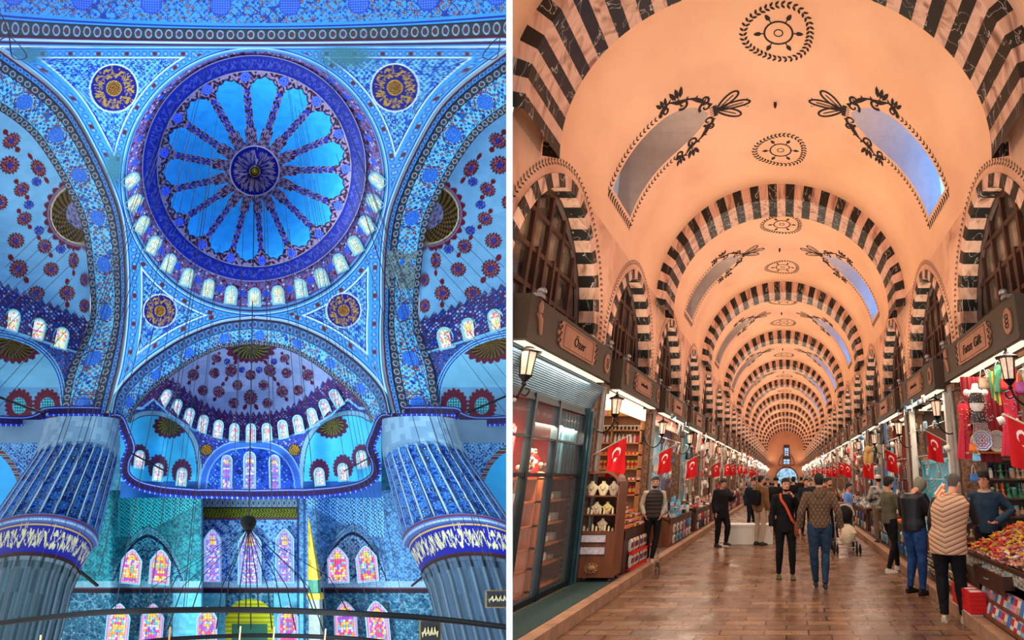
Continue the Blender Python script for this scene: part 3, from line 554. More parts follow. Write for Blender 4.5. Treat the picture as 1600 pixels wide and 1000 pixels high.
for side in (-1, 1):
    sd = 'left' if side < 0 else 'right'
    for q, (cx, cy) in enumerate(((19, 500), (59, 514), (95, 528))):
        window(cx, cy, 23, 32, .24, float(D0(cx, cy)) + 3.0, 'yellow', '%s yellow-flecked window under the %s half dome' % (('outermost', 'middle', 'innermost')[q], sd), side=side)
    for q, (cx, cy) in enumerate(((258, 622), (275, 638), (295, 652), (317, 663), (341, 671), (366, 676))):
        window(cx, cy, 13, 27, (.52, .36, .27, .2, .12, .06)[q], float(D0(cx, cy)) + 2.6 + 1, 'white', 'narrow window below the far half dome, number %s from the %s' % (('one', 'two', 'three', 'four', 'five', 'six')[q], sd), side=side)
    for q, (cx, cy) in enumerate(((218, 718), (247, 738), (284, 745))):
        window(cx, cy, 14, 26, .1, float(D0(cx, cy)) + 2.9, 'white', 'window %s in the %s turquoise exedra' % (('nearest the pier', 'in the middle', 'nearest the axis')[q], sd), side=side)
    window(354, 738, 15, 52, .02, 34.6, 'violet', 'tall violet window in the blue middle arch, %s one' % sd, side=side)
    window(332 if side < 0 else 783 - 445, 868, 26, 82, 0, 36.7, 'violet', 'tall violet stained window on the far wall, %s of the middle' % sd, True, side)
window(392, 677, 13, 28, 0, float(D0(392, 677)) + 3.6, 'white', 'narrow middle window below the far half dome')
window(390, 735, 17, 56, 0, 34.6, 'violet', 'tallest violet window in the middle of the blue arch'); window(390, 870, 34, 84, 0, 36.7, 'violet', 'widest violet stained window behind the chandelier wires', True)
for cx, cy, w, h, a, lb in ((205, 885, 30, 52, .1, 'left pink and yellow window in the teal niche'), (250, 886, 30, 52, .08, 'right pink and yellow window in the teal niche'), (528, 883, 31, 54, -.05, 'left pink and yellow window in the blue niche'), (573, 881, 31, 54, -.1, 'right pink and yellow window in the blue niche'),
                            (184, 978, 34, 68, .1, 'leftmost magenta window of the lowest row'), (237, 978, 34, 68, .08, 'second magenta window of the lowest row'), (323, 982, 30, 66, .03, 'pale pink window left of the gold prayer niche'), (450, 980, 30, 66, -.02, 'pale pink window right of the gold prayer niche'), (540, 976, 34, 72, -.05, 'magenta window of the lowest row, left of the rightmost'), (590, 976, 34, 72, -.1, 'rightmost magenta window of the lowest row')):
    window(cx, cy, w, h, a, min(WDEP(cx - w / 2), WDEP(cx + w / 2)), 'multi', lb, True)
# ---- pulpit with the golden spire
GOLD = mat('gilt', (214, 190, 40), .4, .15, var=.35, scale=2, rgb2=(150, 130, 20)); STN = mat('pale_stone', (150, 165, 160), .7, var=.2)
pu = thing('pulpit', 'pulpit with a tall yellow pointed spire in front of the blue niche', 'pulpit', tuple(atv(494, 1010, 34)))
def hp(px, py, d=34): return atv(px, py, d) - Vector(pu.location)
def hlathe(name, prof, m, n=8, d=34.):
    b = MB(); b.loft([[atv(cx + r * math.cos(t), cy + r * .12 * math.sin(t), d - r / 800 * d * math.sin(t)) - Vector(pu.location) for t in [2 * math.pi * j / n + .2 for j in range(n)]] for cx, cy, r in prof]); return b.build(name, m, pu)
hlathe('spire', [(482, 808, .4), (483, 818, 2), (488, 870, 7), (491, 905, 11)], GOLD)
hlathe('lantern', [(491, 905, 9), (492, 926, 10)], mat('green_panel', (60, 130, 110), .5, var=.3)); hlathe('balcony', [(492, 926, 13), (492.5, 933, 14), (493, 936, 12)], GOLD)
hlathe('canopy_shaft', [(493, 936, 11), (494, 1012, 12)], STN)
# ---- framed inscriptions hung by the right pier
def plaque(cx, cy, w, h, d, label):
    t = thing('inscription_plaque', label, 'plaque', tuple(atv(cx, cy + h / 2, d))); L = Vector(t.location)
    for nm, k, dd, m in (('frame', 1, .0, mat('gilt_dark', (120, 100, 60), .5)), ('panel', .86, -.08, mat('black_panel', (16, 20, 28), .4))):
        b = MB(); b.loft([[atv(cx + sx * w / 2 * k, cy + sy * h / 2 * k, d + dd + e) - L for sx, sy in ((-1, -1), (1, -1), (1, 1), (-1, 1))] for e in (0, .1)]); b.build(nm, m, t)
    b = MB(); P = [(cx - w * .36 + w * .72 * i / 26, cy + h * .22 * math.sin(i * 1.7) * math.cos(i * .6)) for i in range(27)]
    b.tube([atv(x, y, d - .12) - L for x, y in P], .022, 5); b.build('lettering', mat('gold_letters', (200, 190, 150), .4), t)
plaque(779, 936, 42, 28, 19.5, 'small black inscription in a gilt frame on the right pier'); plaque(672, 988, 34, 40, 19.5, 'black board with faint letters at the foot of the right pier')
# ---- chandelier wires, hub and the dark iron rings
IRON = mat('black_iron', (8, 9, 13), .6, 0, var=.3, spec=.1); WIRE = mat('dark_wire', (26, 34, 58), .5, .2)
b = MB(); b.tube([atv(398, 275, 38), atv(394, 500, 30), atv(389, 812, 21)], .022, 5)
tag(b.build('hanging_cable', WIRE), 'long thick cable hanging from the middle of the great dome', 'cable')
rnd = random.Random(5); CHN = []
for k in range(46):
    yb = 1000.; xb = rnd.uniform(-60, 860); x_at = lambda y: 398 + (xb - 398) * (y + 200) / 1200
    yt = rnd.uniform(90, 330) if abs(xb - 398) > 160 else rnd.uniform(180, 420); ye = rnd.choice([640, 780, 900, 950, 960]) if abs(xb - 398) < 420 else rnd.choice([480, 560, 640])
    b = MB(); b.tube([atv(x_at(yt), yt, 25), atv(x_at((yt + ye) / 2), (yt + ye) / 2, 21), atv(x_at(ye), ye, 17)], .0085 + .004 * (k % 3 == 0), 4)
    CHN.append((xb, b.build('lamp_chain', WIRE)))
NUM = ['leftmost', 'second', 'third', 'fourth', 'fifth', 'sixth', 'seventh', 'eighth', 'ninth', 'tenth', 'eleventh', 'twelfth', 'thirteenth', 'fourteenth', 'fifteenth', 'sixteenth', 'seventeenth', 'eighteenth', 'nineteenth', 'twentieth']; NUM += ['twenty-' + x for x in 'first second third fourth fifth sixth seventh eighth ninth'.split()] + ['thirtieth'] + ['thirty-' + x for x in 'first second third fourth fifth sixth seventh eighth ninth'.split()] + ['fortieth'] + ['forty-' + x for x in 'first second third fourth fifth sixth'.split()]
for i, (_, o) in enumerate(sorted(CHN, key=lambda q: q[0])): tag(o, 'thin dark chain hanging from the vaults, %s counted from the left at its foot' % NUM[i], 'chain', 'lamp chains')
for side in (-1, 1):                                               # side exedra chains fan
    for k in range(9):
        x0, y0 = 128 - k * 3, 300 + k * 27; x1 = x0 - 120 - k * 4; y1 = y0 + 118 + k * 2
        b = MB(); b.tube([atv(M_(x0, side), y0, 27), atv(M_(x1, side), y1, 23)], .012, 4); tag(b.build('lamp_chain', WIRE), 'thin dark chain crossing the %s half dome, %s counted from the top' % ('left' if side < 0 else 'right', ('topmost ' + NUM[k])[8:] if k else 'first'), 'chain', 'chains across the %s half dome' % ('left' if side < 0 else 'right'))
ch = thing('chandelier', 'huge iron chandelier, dark hub with wires fanning down to wide rings', 'chandelier', tuple(atv(388, 1000, 14))); L = Vector(ch.location)
b = MB(); b.loft([[atv(388 + r * math.cos(t), y, 20.8 + r * .026 * math.sin(t)) - L for t in [2 * math.pi * j / 12 for j in range(12)]] for y, r in ((805, 2), (808, 10), (814, 13), (822, 11), (830, 5), (833, 2))]); b.build('hub', IRON, ch, 1)
RA = spline([(-20, 976), (100, 962), (200, 955), (398, 953), (600, 961), (700, 969), (800, 981)], 60); RB = spline([(195, 1008), (260, 999), (398, 993), (540, 997), (640, 1008)], 40)
for P, r in ((RA, .07), (RB, .05)): b = MB(); b.tube([atv(x, y, 13 + 1.5 * ((x - 398) / 398) ** 2) - L for x, y in P], r, 8); b.build('ring', IRON, ch, 1)
for k, x in enumerate((60, 120, 205, 250, 262, 300, 338, 352, 372, 384, 392, 404, 425, 440, 462, 490, 505, 545, 620)):
    y = float(np.interp(x, RA[:, 0], RA[:, 1])) + (0 if k % 2 else 30); x2 = 388 + (x - 388) * .62 if 200 < x < 600 else x
    if 200 < x < 600: b = MB(); b.tube([atv(388 + (x - 388) * .04, 828, 20.5) - L, atv(x2 * .5 + x * .5, (828 + y) / 2 + 10, 17) - L, atv(x, y, 13) - L], .012, 4); b.build('wire', IRON, ch)
    if k % 4 == 0: b = MB(); b.tube([atv(x + 4, y - 4, 12.9) - L, atv(x, y + 42, 12.6) - L], .016, 5); b.build('lamp_rod', mat('brass_rod', (190, 140, 90), .35, .6), ch)
# iron rods from pier to wall and lamp brackets on the cornice
for side in (-1, 1):
    for ti, (p, q, r) in enumerate((((118, 887), (152, 915), .06), ((-8, 618), (66, 645), .05), ((205, 708), (258, 736), .03), ((0, 650), (75, 640), .015), ((80, 616), (170, 616), .012), ((84, 622), (172, 624), .012))):
        b = MB(); b.tube([atv(M_(p[0], side), p[1], 24), atv(M_(q[0], side), q[1], 26)], r, 6)
        tag(b.build('iron_rod', IRON), 'black iron tie rod on the %s side, %s' % ('left' if side < 0 else 'right', ('thick, at the pier foot', 'thick, above the outer cornice', 'slanting over the turquoise exedra', 'thin, just above the outer cornice', 'upper thin rail above the pier', 'lower thin rail above the pier')[ti]), 'rod', 'tie rods on the %s' % ('left' if side < 0 else 'right'))
    b = MB(); P = spline([(-6, 12), (6, 30), (14, 55), (20, 90), (42, 88), (16, 58), (-6, 66)], 30); b.tube([atv(M_(x, side), y, 15) for x, y in P], .012, 6)
    tag(b.build('wall_bracket', WIRE), 'wiry iron lamp frame in the top %s corner of the hall' % ('left' if side < 0 else 'right'), 'lamp bracket')
# ---- partition between the two places
b = MB(); r0 = ray(np.array(796.), np.array(500.)); a = Vector(r0); s = Vector((1, 0, 0)) * (5.0 / 800) * 4.2; up = Vector((0, -sP, cP))
b.loft([[Vector((0, 0, EYE)) + a * d + s * sx + up * z for sx, z in ((-1, -(EYE + d * sP) / cP), (1, -(EYE + d * sP) / cP), (1, 6.5), (-1, 6.5))] for d in (4.2, 5.0, 6.6)])
struct(b.build('partition', mat('white_paint', (255, 255, 255), .8, var=0.0)), 'thin white partition wall between the domed hall and the bazaar')
HALL_OBJECTS = [o.name for o in C.objects]; DEL = []
# ================================================================ THE VAULTED BAZAAR (right of the partition)
XC, ZC, RV, XL, XR = -.15, 6.35, 3.25, -3.4, 3.1
CLIPN = Vector(ray(np.array(797.), np.array(500.))).cross(Vector((0, -sP, cP))).normalized()
if CLIPN.x < 0: CLIPN = -CLIPN
def clip(o):
    """end a surface where the partition wall meets it"""
    me = o.data; b = bmesh.new(); b.from_mesh(me)
    bmesh.ops.bisect_plane(b, geom=b.verts[:] + b.edges[:] + b.faces[:], plane_co=(0, 0, EYE), plane_no=CLIPN, clear_inner=True)
    b.to_mesh(me); b.free(); return o
def nodemat(name, build, rough=.6, spec=.4):
    if name in MATS: return MATS[name]
    m = bpy.data.materials.new(name); m.use_nodes = True; nt = m.node_tree; b = nt.nodes['Principled BSDF']
    b.inputs['Roughness'].default_value = rough; b.inputs['Specular IOR Level'].default_value = spec
    build(nt, b, nt.nodes.new('ShaderNodeTexCoord').outputs['Object']); MATS[name] = m; return m
def ramp(nt, src, stops):
    r = nt.nodes.new('ShaderNodeValToRGB'); e = r.color_ramp.elements
    while len(e) < len(stops): e.new(.5)
    for k, (p, c) in enumerate(stops): e[k].position = p; e[k].color = (*lin(c), 1)
    nt.links.new(src, r.inputs[0]); return r.outputs[0]
def noise(nt, co, scale, detail=4, dist=0., sc=None):
    n = nt.nodes.new('ShaderNodeTexNoise'); n.inputs['Scale'].default_value = scale; n.inputs['Detail'].default_value = detail; n.inputs['Distortion'].default_value = dist
    if sc is not None:
        mp = nt.nodes.new('ShaderNodeMapping'); mp.inputs['Scale'].default_value = sc[:3]
        if len(sc) > 3: mp.inputs['Rotation'].default_value = sc[3:6]
        nt.links.new(co, mp.inputs[0]); co = mp.outputs[0]
    nt.links.new(co, n.inputs['Vector']); return n.outputs['Fac']
def darkmarble(nt, b, co):
    f = noise(nt, co, 1.5, 3, .9, (2.2, 2.2, .8, .5, .6, .3)); a = nt.nodes.new('ShaderNodeMath'); a.operation = 'SUBTRACT'; nt.links.new(f, a.inputs[0]); a.inputs[1].default_value = .5
    c = nt.nodes.new('ShaderNodeMath'); c.operation = 'ABSOLUTE'; nt.links.new(a.outputs[0], c.inputs[0])
    nt.links.new(ramp(nt, c.outputs[0], [(0, (205, 196, 180)), (.005, (110, 100, 90)), (.012, (34, 29, 24)), (.2, (22, 19, 17))]), b.inputs['Base Color'])
def lightmarble(nt, b, co):
    f = noise(nt, co, 1.6, 5, 1.6, (2, 2, .5, .6, .9, 0)); nt.links.new(ramp(nt, f, [(.3, (132, 92, 72)), (.42, (196, 150, 124)), (.55, (226, 180, 154)), (.75, (205, 158, 132))]), b.inputs['Base Color'])
def plaster(nt, b, co):
    f = noise(nt, co, .55, 6); nt.links.new(ramp(nt, f, [(.3, (232, 176, 138)), (.55, (246, 192, 152)), (.75, (250, 202, 160))]), b.inputs['Base Color'])
    n = noise(nt, co, 3.5, 8); bp = nt.nodes.new('ShaderNodeBump'); bp.inputs['Strength'].default_value = .12; nt.links.new(n, bp.inputs['Height']); nt.links.new(bp.outputs[0], b.inputs['Normal'])
def wallplaster(nt, b, co):
    f = noise(nt, co, 1.0, 8, .6); nt.links.new(ramp(nt, f, [(.25, (150, 104, 80)), (.42, (214, 158, 126)), (.6, (234, 180, 146)), (.8, (226, 170, 138))]), b.inputs['Base Color'])
def paving(nt, b, co):
    br = nt.nodes.new('ShaderNodeTexBrick'); br.inputs['Scale'].default_value = 1; br.inputs['Brick Width'].default_value = .52; br.inputs['Row Height'].default_value = .21
    br.inputs['Mortar Size'].default_value = .012; br.inputs['Color1'].default_value = (*lin((146, 112, 86)), 1); br.inputs['Color2'].default_value = (*lin((110, 80, 60)), 1); br.inputs['Mortar'].default_value = (*lin((58, 40, 34)), 1)
    nt.links.new(co, br.inputs['Vector']); n = noise(nt, co, 1.2, 8, 0, (1, 2.5, 1)); mx = nt.nodes.new('ShaderNodeMix'); mx.data_type = 'RGBA'; mx.blend_type = 'MULTIPLY'; mx.inputs[0].default_value = .8
    nt.links.new(br.outputs[0], mx.inputs[6]); nt.links.new(ramp(nt, n, [(.3, (176, 160, 148)), (.6, (255, 244, 230))]), mx.inputs[7]); nt.links.new(mx.outputs[2], b.inputs['Base Color'])
    n2 = noise(nt, co, 2.2, 6); mr = nt.nodes.new('ShaderNodeMapRange'); mr.inputs['To Min'].default_value = .16; mr.inputs['To Max'].default_value = .4; mr.inputs['From Min'].default_value = .3; mr.inputs['From Max'].default_value = .7
    nt.links.new(n2, mr.inputs['Value']); nt.links.new(mr.outputs[0], b.inputs['Roughness'])
    bp = nt.nodes.new('ShaderNodeBump'); bp.inputs['Strength'].default_value = .35; bp.inputs['Distance'].default_value = .01; nt.links.new(br.outputs['Fac'], bp.inputs['Height']); bp.invert = True
    b2 = nt.nodes.new('ShaderNodeBump'); b2.inputs['Strength'].default_value = .12; b2.inputs['Distance'].default_value = .01; nt.links.new(noise(nt, co, 9, 3, 0, (1, 3, 1)), b2.inputs['Height']); nt.links.new(bp.outputs[0], b2.inputs['Normal']); nt.links.new(b2.outputs[0], b.inputs['Normal'])
M_DK, M_LT = nodemat('dark_marble', darkmarble, .45), nodemat('light_marble', lightmarble, .55)
M_PL, M_WP, M_FL = nodemat('peach_plaster', plaster, .75, .2), nodemat('wall_plaster', wallplaster, .8, .2), nodemat('paving', paving, .25, .55)
INK = mat('brown_ink', (44, 30, 24), .8, var=.25); INK2 = mat('grey_ink', (120, 88, 70), .8)
WD = mat('dark_wood', (74, 42, 28), .45, var=.4, scale=4, kind='wood'); WD2 = mat('walnut_wood', (122, 68, 42), .4, var=.35, scale=4, kind='wood'); WD3 = mat('pine_wood', (196, 132, 82), .5, var=.25, scale=4, kind='wood')
STONE = mat('kerb_stone', (170, 128, 98), .7, var=.35, scale=5); STONE2 = mat('column_stone', (150, 112, 88), .75, var=.5, scale=22, rgb2=(92, 62, 46))
OLIVE = mat('olive_board', (80, 66, 50), .6, var=.12); DARK = mat('dark_void', (26, 20, 18), .7); PLQ = mat('carved_plaque', (182, 124, 94), .55, var=.25, scale=5, kind='wood'); BLK = mat('black_metal', (22, 20, 20), .4, .4)
WHITE = mat('white_board', (228, 222, 212), .6, var=.06); LIT = mat('lit_panel', (255, 236, 208), .5, emit=1.15, var=.05); BRASS = mat('brass', (180, 130, 60), .35, .7); SILV = mat('silver_metal', (170, 170, 172), .3, .8); CREAM = mat('cream_bust', (232, 214, 176), .6, var=.1)
RED = mat('flag_red', (214, 22, 26), .6, var=.12, scale=3); FWHITE = mat('flag_white', (250, 240, 235), .6, var=.04)
# ---- ground
b = MB(); b.box(-2.6, 2.2, .6, 88, -.2, 0); struct(clip(b.build('floor', M_FL)), 'glossy brown brick paving down the bazaar aisle')
b = MB()
for s, xk in ((-1, -2.6), (1, 2.2)):
    y = 1.
    while y < 88:
        L = .62 if y < 30 else 3.; a, c_ = (xk - .17, xk) if s < 0 else (xk, xk + .17); b.box(a, c_, y, y + L - .012, 0, .15); y += L
struct(clip(b.build('trim_1', STONE)), 'worn stone kerbs on both sides of the aisle')
b = MB(); b.box(-5.3, -2.77, 1, 88, -.05, .13); b.box(2.37, 5.1, 1, 88, -.05, .13); struct(clip(b.build('floor', mat('shop_floor', (104, 84, 74), .5, var=.3, scale=3))), 'raised dark shop floors behind the kerbs')
b = MB(); b.box(-3.35, -2.79, 4.9, 9.35, .13, .145); tag(clip(b.build('carpet_mat', mat('green_carpet', (48, 74, 72), .95, var=.5, scale=70))), 'dark green carpet mat on the raised floor before the teal shopfront', 'mat')
# ---- vault bay with two skylight wells
Y0B, PB = 6.1, 7.5; YS = 9.22
def vp(th, y, r=RV): return (XC + r * math.cos(th), y, ZC + r * math.sin(th))
def wopen(t): return .57 if t < 42 else .57 * math.sqrt(max(0, 1 - ((t - 42) / 19) ** 2))
def make_bay(y0, y1, sky=True):
    b = MB(); ths = list(range(-2, 183, 2))
    for t0, t1 in zip(ths[:-1], ths[1:]):
        tt0, tt1 = min(t0, 180 - t0), min(t1, 180 - t1); lo = min(tt0, tt1)
        has = sky and 12 <= lo < 61
        a0, a1 = math.radians(t0), math.radians(t1); N = 8
        def strip(ya0, ya1, yb0, yb1, n):
            vs = [vp(a0, ya0 + (yb0 - ya0) * i / n) for i in range(n + 1)] + [vp(a1, ya1 + (yb1 - ya1) * i / n) for i in range(n + 1)]
            b.add(vs, [(i, i + 1, n + 2 + i, n + 1 + i) for i in range(n)])
        if has:
            w0, w1 = wopen(tt0), wopen(tt1); strip(y0, y0, YS - w0, YS - w1, 4); strip(YS + w0, YS + w1, y1, y1, 4)
        else: strip(y0, y0, y1, y1, N)
    if not sky: return b.mesh('vault', M_PL, 2, fix=False), None, None
    me = b.mesh('vault', M_PL, 2, fix=False); well = MB(); panes = []
    for s in (1, -1):
        pts = [(t, YS - wopen(t)) for t in range(12, 63, 2)] + [(t, YS + wopen(t)) for t in range(60, 11, -2)]
        P = []
        for t, y in pts: a = math.radians(t); P.append((XC + s * RV * math.cos(a), y, ZC + RV * math.sin(a)))
        Q = [(XC + s * 3.5, p[1], p[2]) for p in P]; n = len(P)
        well.add(P + Q, [(i, (i + 1) % n, n + (i + 1) % n, n + i) for i in range(n)])
        pm = MB(); pm.prism([(p[1], p[2]) for p in P], (XC + s * 3.5, 0, 0), (0, 1, 0), (0, 0, 1), (s * .03, 0, 0)); panes.append(pm)
    wl = well.mesh('skylight_well', mat('well_plaster', (196, 172, 158), .8, var=.1), fix=False); return me, wl, panes
def skyglass(s):
    return mat('sky_glass_right', (70, 150, 250), .3, emit=6, var=.25, scale=.9, rgb2=(90, 160, 245)) if s > 0 else mat('sky_glass_left', (130, 140, 150), .3, emit=.9, var=.2, scale=1)
bay, well, panes = make_bay(Y0B, Y0B + PB); pane_me = [p.mesh('pane', skyglass(s)) for p, s in zip(panes, (1, -1))]
near, _, _ = make_bay(1.2, Y0B, False)
o = struct(clip(link('ceiling', near)), 'peach plaster vault nearest the camera'); wn = 0
# ornaments painted on the vault, laid out as (arc metres from the crown, distance along the hall)
def vq(a, y, s=1): th = math.pi / 2 - s * a / RV; return vp(th, y, RV - .006)
class ORN:
    def __init__(s, side=1): s.b = MB(); s.s = side
    def rib(s, pts, w):
        L = len(pts); vs = []
        for i, (a, y) in enumerate(pts):
            p, q = pts[max(i - 1, 0)], pts[min(i + 1, L - 1)]; dx, dy = q[0] - p[0], q[1] - p[1]; l = math.hypot(dx, dy) or 1; ww = (w[i] if isinstance(w, list) else w) / 2
            vs += [vq(a - dy / l * ww, y + dx / l * ww, s.s), vq(a + dy / l * ww, y - dx / l * ww, s.s)]
        s.b.add(vs, [(2 * i, 2 * i + 1, 2 * i + 3, 2 * i + 2) for i in range(L - 1)])
    def leaf(s, a, y, ang, l, w=None):
        w = w or l * .36; c, q = math.cos(ang), math.sin(ang)
        vs = [vq(a + c * u * l - q * v * w, y + q * u * l + c * v * w, s.s) for u, v in ((0, 0), (.3, .5), (.7, .4), (1, 0), (.7, -.4), (.3, -.5))]; s.b.add(vs, [(0, 1, 2, 3, 4, 5)])
    def curl(s, a, y, r, t0, turns, w, flip=1):
        pts = [(a + r * (1 - .8 * k / 26) * math.cos(t0 + flip * turns * 6.283 * k / 26), y + r * (1 - .8 * k / 26) * math.sin(t0 + flip * turns * 6.283 * k / 26)) for k in range(27)]; s.rib(pts, [w * 1.7 * (1 - .5 * k / 26) for k in range(27)])
    def vine(s, pts, step=.11, l=.10):
        P = spline(pts, 200); d = np.r_[0, np.cumsum(np.hypot(*np.diff(P, axis=0).T))]; k = 0.
        while k < d[-1]:
            x = np.interp(k, d, P[:, 0]); y = np.interp(k, d, P[:, 1]); x2 = np.interp(k + .03, d, P[:, 0]); y2 = np.interp(k + .03, d, P[:, 1]); t = math.atan2(y2 - y, x2 - x)
            s.leaf(x, y, t + .75, l); s.leaf(x, y, t - .75, l); k += step
def medallion(o, y, r=.6):
    n = 38
    for k in range(n):
        t = 2 * math.pi * k / n; e = r * (1 - .06 * math.cos(3 * t)); a_, y_ = e * 1.03 * math.cos(t), y + e * math.sin(t)
        o.leaf(a_, y_, t + math.pi / 2 + .8, .11, .05); o.leaf(a_, y_, t + math.pi / 2 - .8, .11, .05)
    for rr in (.25, .075): o.rib([(rr * 1.05 * math.cos(t * .2618), y + rr * math.sin(t * .2618)) for t in range(25)], .036 if rr > .1 else .022)
    for k in range(6): t = math.pi / 3 * k; o.rib([(q * math.cos(t), y + q * math.sin(t)) for q in (.25, .36)], .022); o.leaf(.31 * math.cos(t), y + .31 * math.sin(t), t, .16, .09)
A = lambda deg: RV * (math.pi / 2 - math.radians(deg))                        # arc distance from the crown
for s in (1, -1):
    o = ORN(s); m = .13; lo, hi = A(12) + m, A(44)
    o.vine([(lo, YS - .57 - m), (hi, YS - .57 - m)]); o.vine([(lo, YS + .57 + m), (hi, YS + .57 + m)]); o.vine([(lo, YS - .57 - m), (lo, YS + .57 + m)]); o.vine([(lo + .04, YS - .57 - m), (lo + .04, YS + .57 + m)])
    for q in (-1, 1):
        sp = [(hi, YS + q * .72), (hi - .22, YS + q * .84), (hi - .45, YS + q * .70), (hi - .72, YS + q * .62), (hi - .95, YS + q * .40), (hi - 1.12, YS + q * .2)]
        P = [tuple(p) for p in spline(sp, 40)]; o.rib(P, [.075 + .035 * math.sin(k * .5) for k in range(40)])
        for k in range(2, 38, 3): o.leaf(P[k][0], P[k][1], (.6 if k % 2 else 2.4) * q, .11)
        for a_, y_, r_, fl in ((hi - .1, .70, .12, 1), (hi - .52, .60, .13, -1), (hi - .98, .22, .15, 1), (hi - 1.0, .42, .12, -1)): o.curl(a_, YS + q * y_, r_, .5, 1.2, .04, q * fl)
        for k in range(3): o.leaf(hi - .40 - .05 * k, YS + q * .80, q * (1.2 + .35 * k), .28, .10); o.leaf(hi - .05 - .05 * k, YS + q * .84, q * (1.1 + .35 * k), .2, .08)
    b0 = hi - 1.22; o.b.add([vq(b0 + u, YS + v, s) for u, v in ((.0, -.16), (.09, -.16), (.09, .16), (0, .16))], [(0, 1, 2, 3)])
    for k in range(5): o.rib([(b0 + .09, YS - .13 + .065 * k), (b0 + .17, YS - .13 + .065 * k)], .016)
    for t in (-.62, 0, .62):
        l = .62 if t else .74; c, q = math.cos(math.pi - t), math.sin(math.pi - t); pet = []
        for k in range(31):
            u = 2 * math.pi * k / 30; r = .5 - .5 * math.cos(u); x = l * r; yv = (.1 if t else .085) * math.sin(u) * (1 - .25 * math.cos(u)) ; pet.append((b0 + x * c - yv * q, YS + x * q + yv * c))
        o.rib(pet, .05); o.rib([(b0, YS), (b0 + l * .8 * c, YS + l * .8 * q)], .026)
        for k in range(0, 30, 2): o.leaf(pet[k][0], pet[k][1], math.atan2(pet[k][1] - YS, pet[k][0] - b0 + .3), .035)
    for q in (-1, 1): o.leaf(b0 - .70, YS + q * .12, 1, .06); o.leaf(b0 - .62, YS + q * .10, 2, .05)
    if s > 0: medallion(o, 7.5); medallion(o, 11.05)
    orn = o.b if s > 0 else None; ORNME = (ORNME if s < 0 else []) + [o.b.mesh('painted_ornament', INK, fix=False)]
knob = MB(); knob.ell((XC - .1, 9.35, ZC + RV - .05), (.035, .035, .1), 8, 6); knob_me = knob.mesh('lamp_hook', INK)
NB = 11
for k in range(NB):
    dy = PB * k; c_ = struct(link('ceiling', bay if k else bay.copy(), loc=(0, dy, 0)), 'peach plaster vault bay number %d from the camera' % (k + 1))
    if k == 0: clip(c_)
    w_ = struct(link('skylight_well', well if k else well.copy(), c_), 'deep splayed skylight wells of the vault bay')
    if k == 0: clip(w_)
    for me, s in zip(pane_me, (1, -1)):
        wn += 1; struct(link('window_%d' % (40 + wn), me, loc=(0, dy, 0)), 'skylight pane on the %s of vault bay %d' % ('right' if s > 0 else 'left', k + 1))
    for me in ORNME: link('painted_ornament', me, c_)
    if k < 5: link('lamp_hook', knob_me, c_)
# ---- striped transverse arches
def make_rib(y0, y1):
    b = MB(); N = 43; a0, a1 = math.radians(-7), math.radians(187)
    def O(t): x = RV * math.cos(t); return (XC + x, ZC + (RV * math.sin(t) if math.sin(t) > 0 else .9 * math.sin(t) * RV))
    def I(t): return (XC + 3.0 * math.cos(t), ZC + 2.83 * math.sin(t) - .06)
    for k in range(N):
        for j in range(3):
            t0, t1 = a0 + (a1 - a0) * (k + j / 3) / N, a0 + (a1 - a0) * (k + (j + 1) / 3) / N
            (ox0, oz0), (ox1, oz1), (ix0, iz0), (ix1, iz1) = O(t0), O(t1), I(t0), I(t1); m_ = k % 2
            b.add([(ox0, y0, oz0), (ox1, y0, oz1), (ix1, y0, iz1), (ix0, y0, iz0), (ix0, y1, iz0), (ix1, y1, iz1), (ox0, y1, oz0), (ox1, y1, oz1)], [(0, 1, 2, 3), (3, 2, 5, 4), (4, 5, 7, 6)], m_)
    return b.mesh('striped_arch', [M_DK, M_LT], fix=False)
ribme = make_rib(0, 1.)
for k in range(NB + 1):
    y = 5.1 + PB * k; r = link('striped_arch', ribme if k else ribme.copy(), loc=(0, y, 0))
    if k == 0: r.location = (0, 0, 0); r.data.transform(Matrix.Translation((0, y, 0))); clip(r)
    struct(r, 'black and pale striped marble arch, %s from the camera' % ['nearest', 'second', 'third', 'fourth', 'fifth', 'sixth', 'seventh', 'eighth', 'ninth', 'tenth', 'eleventh', 'last'][k])
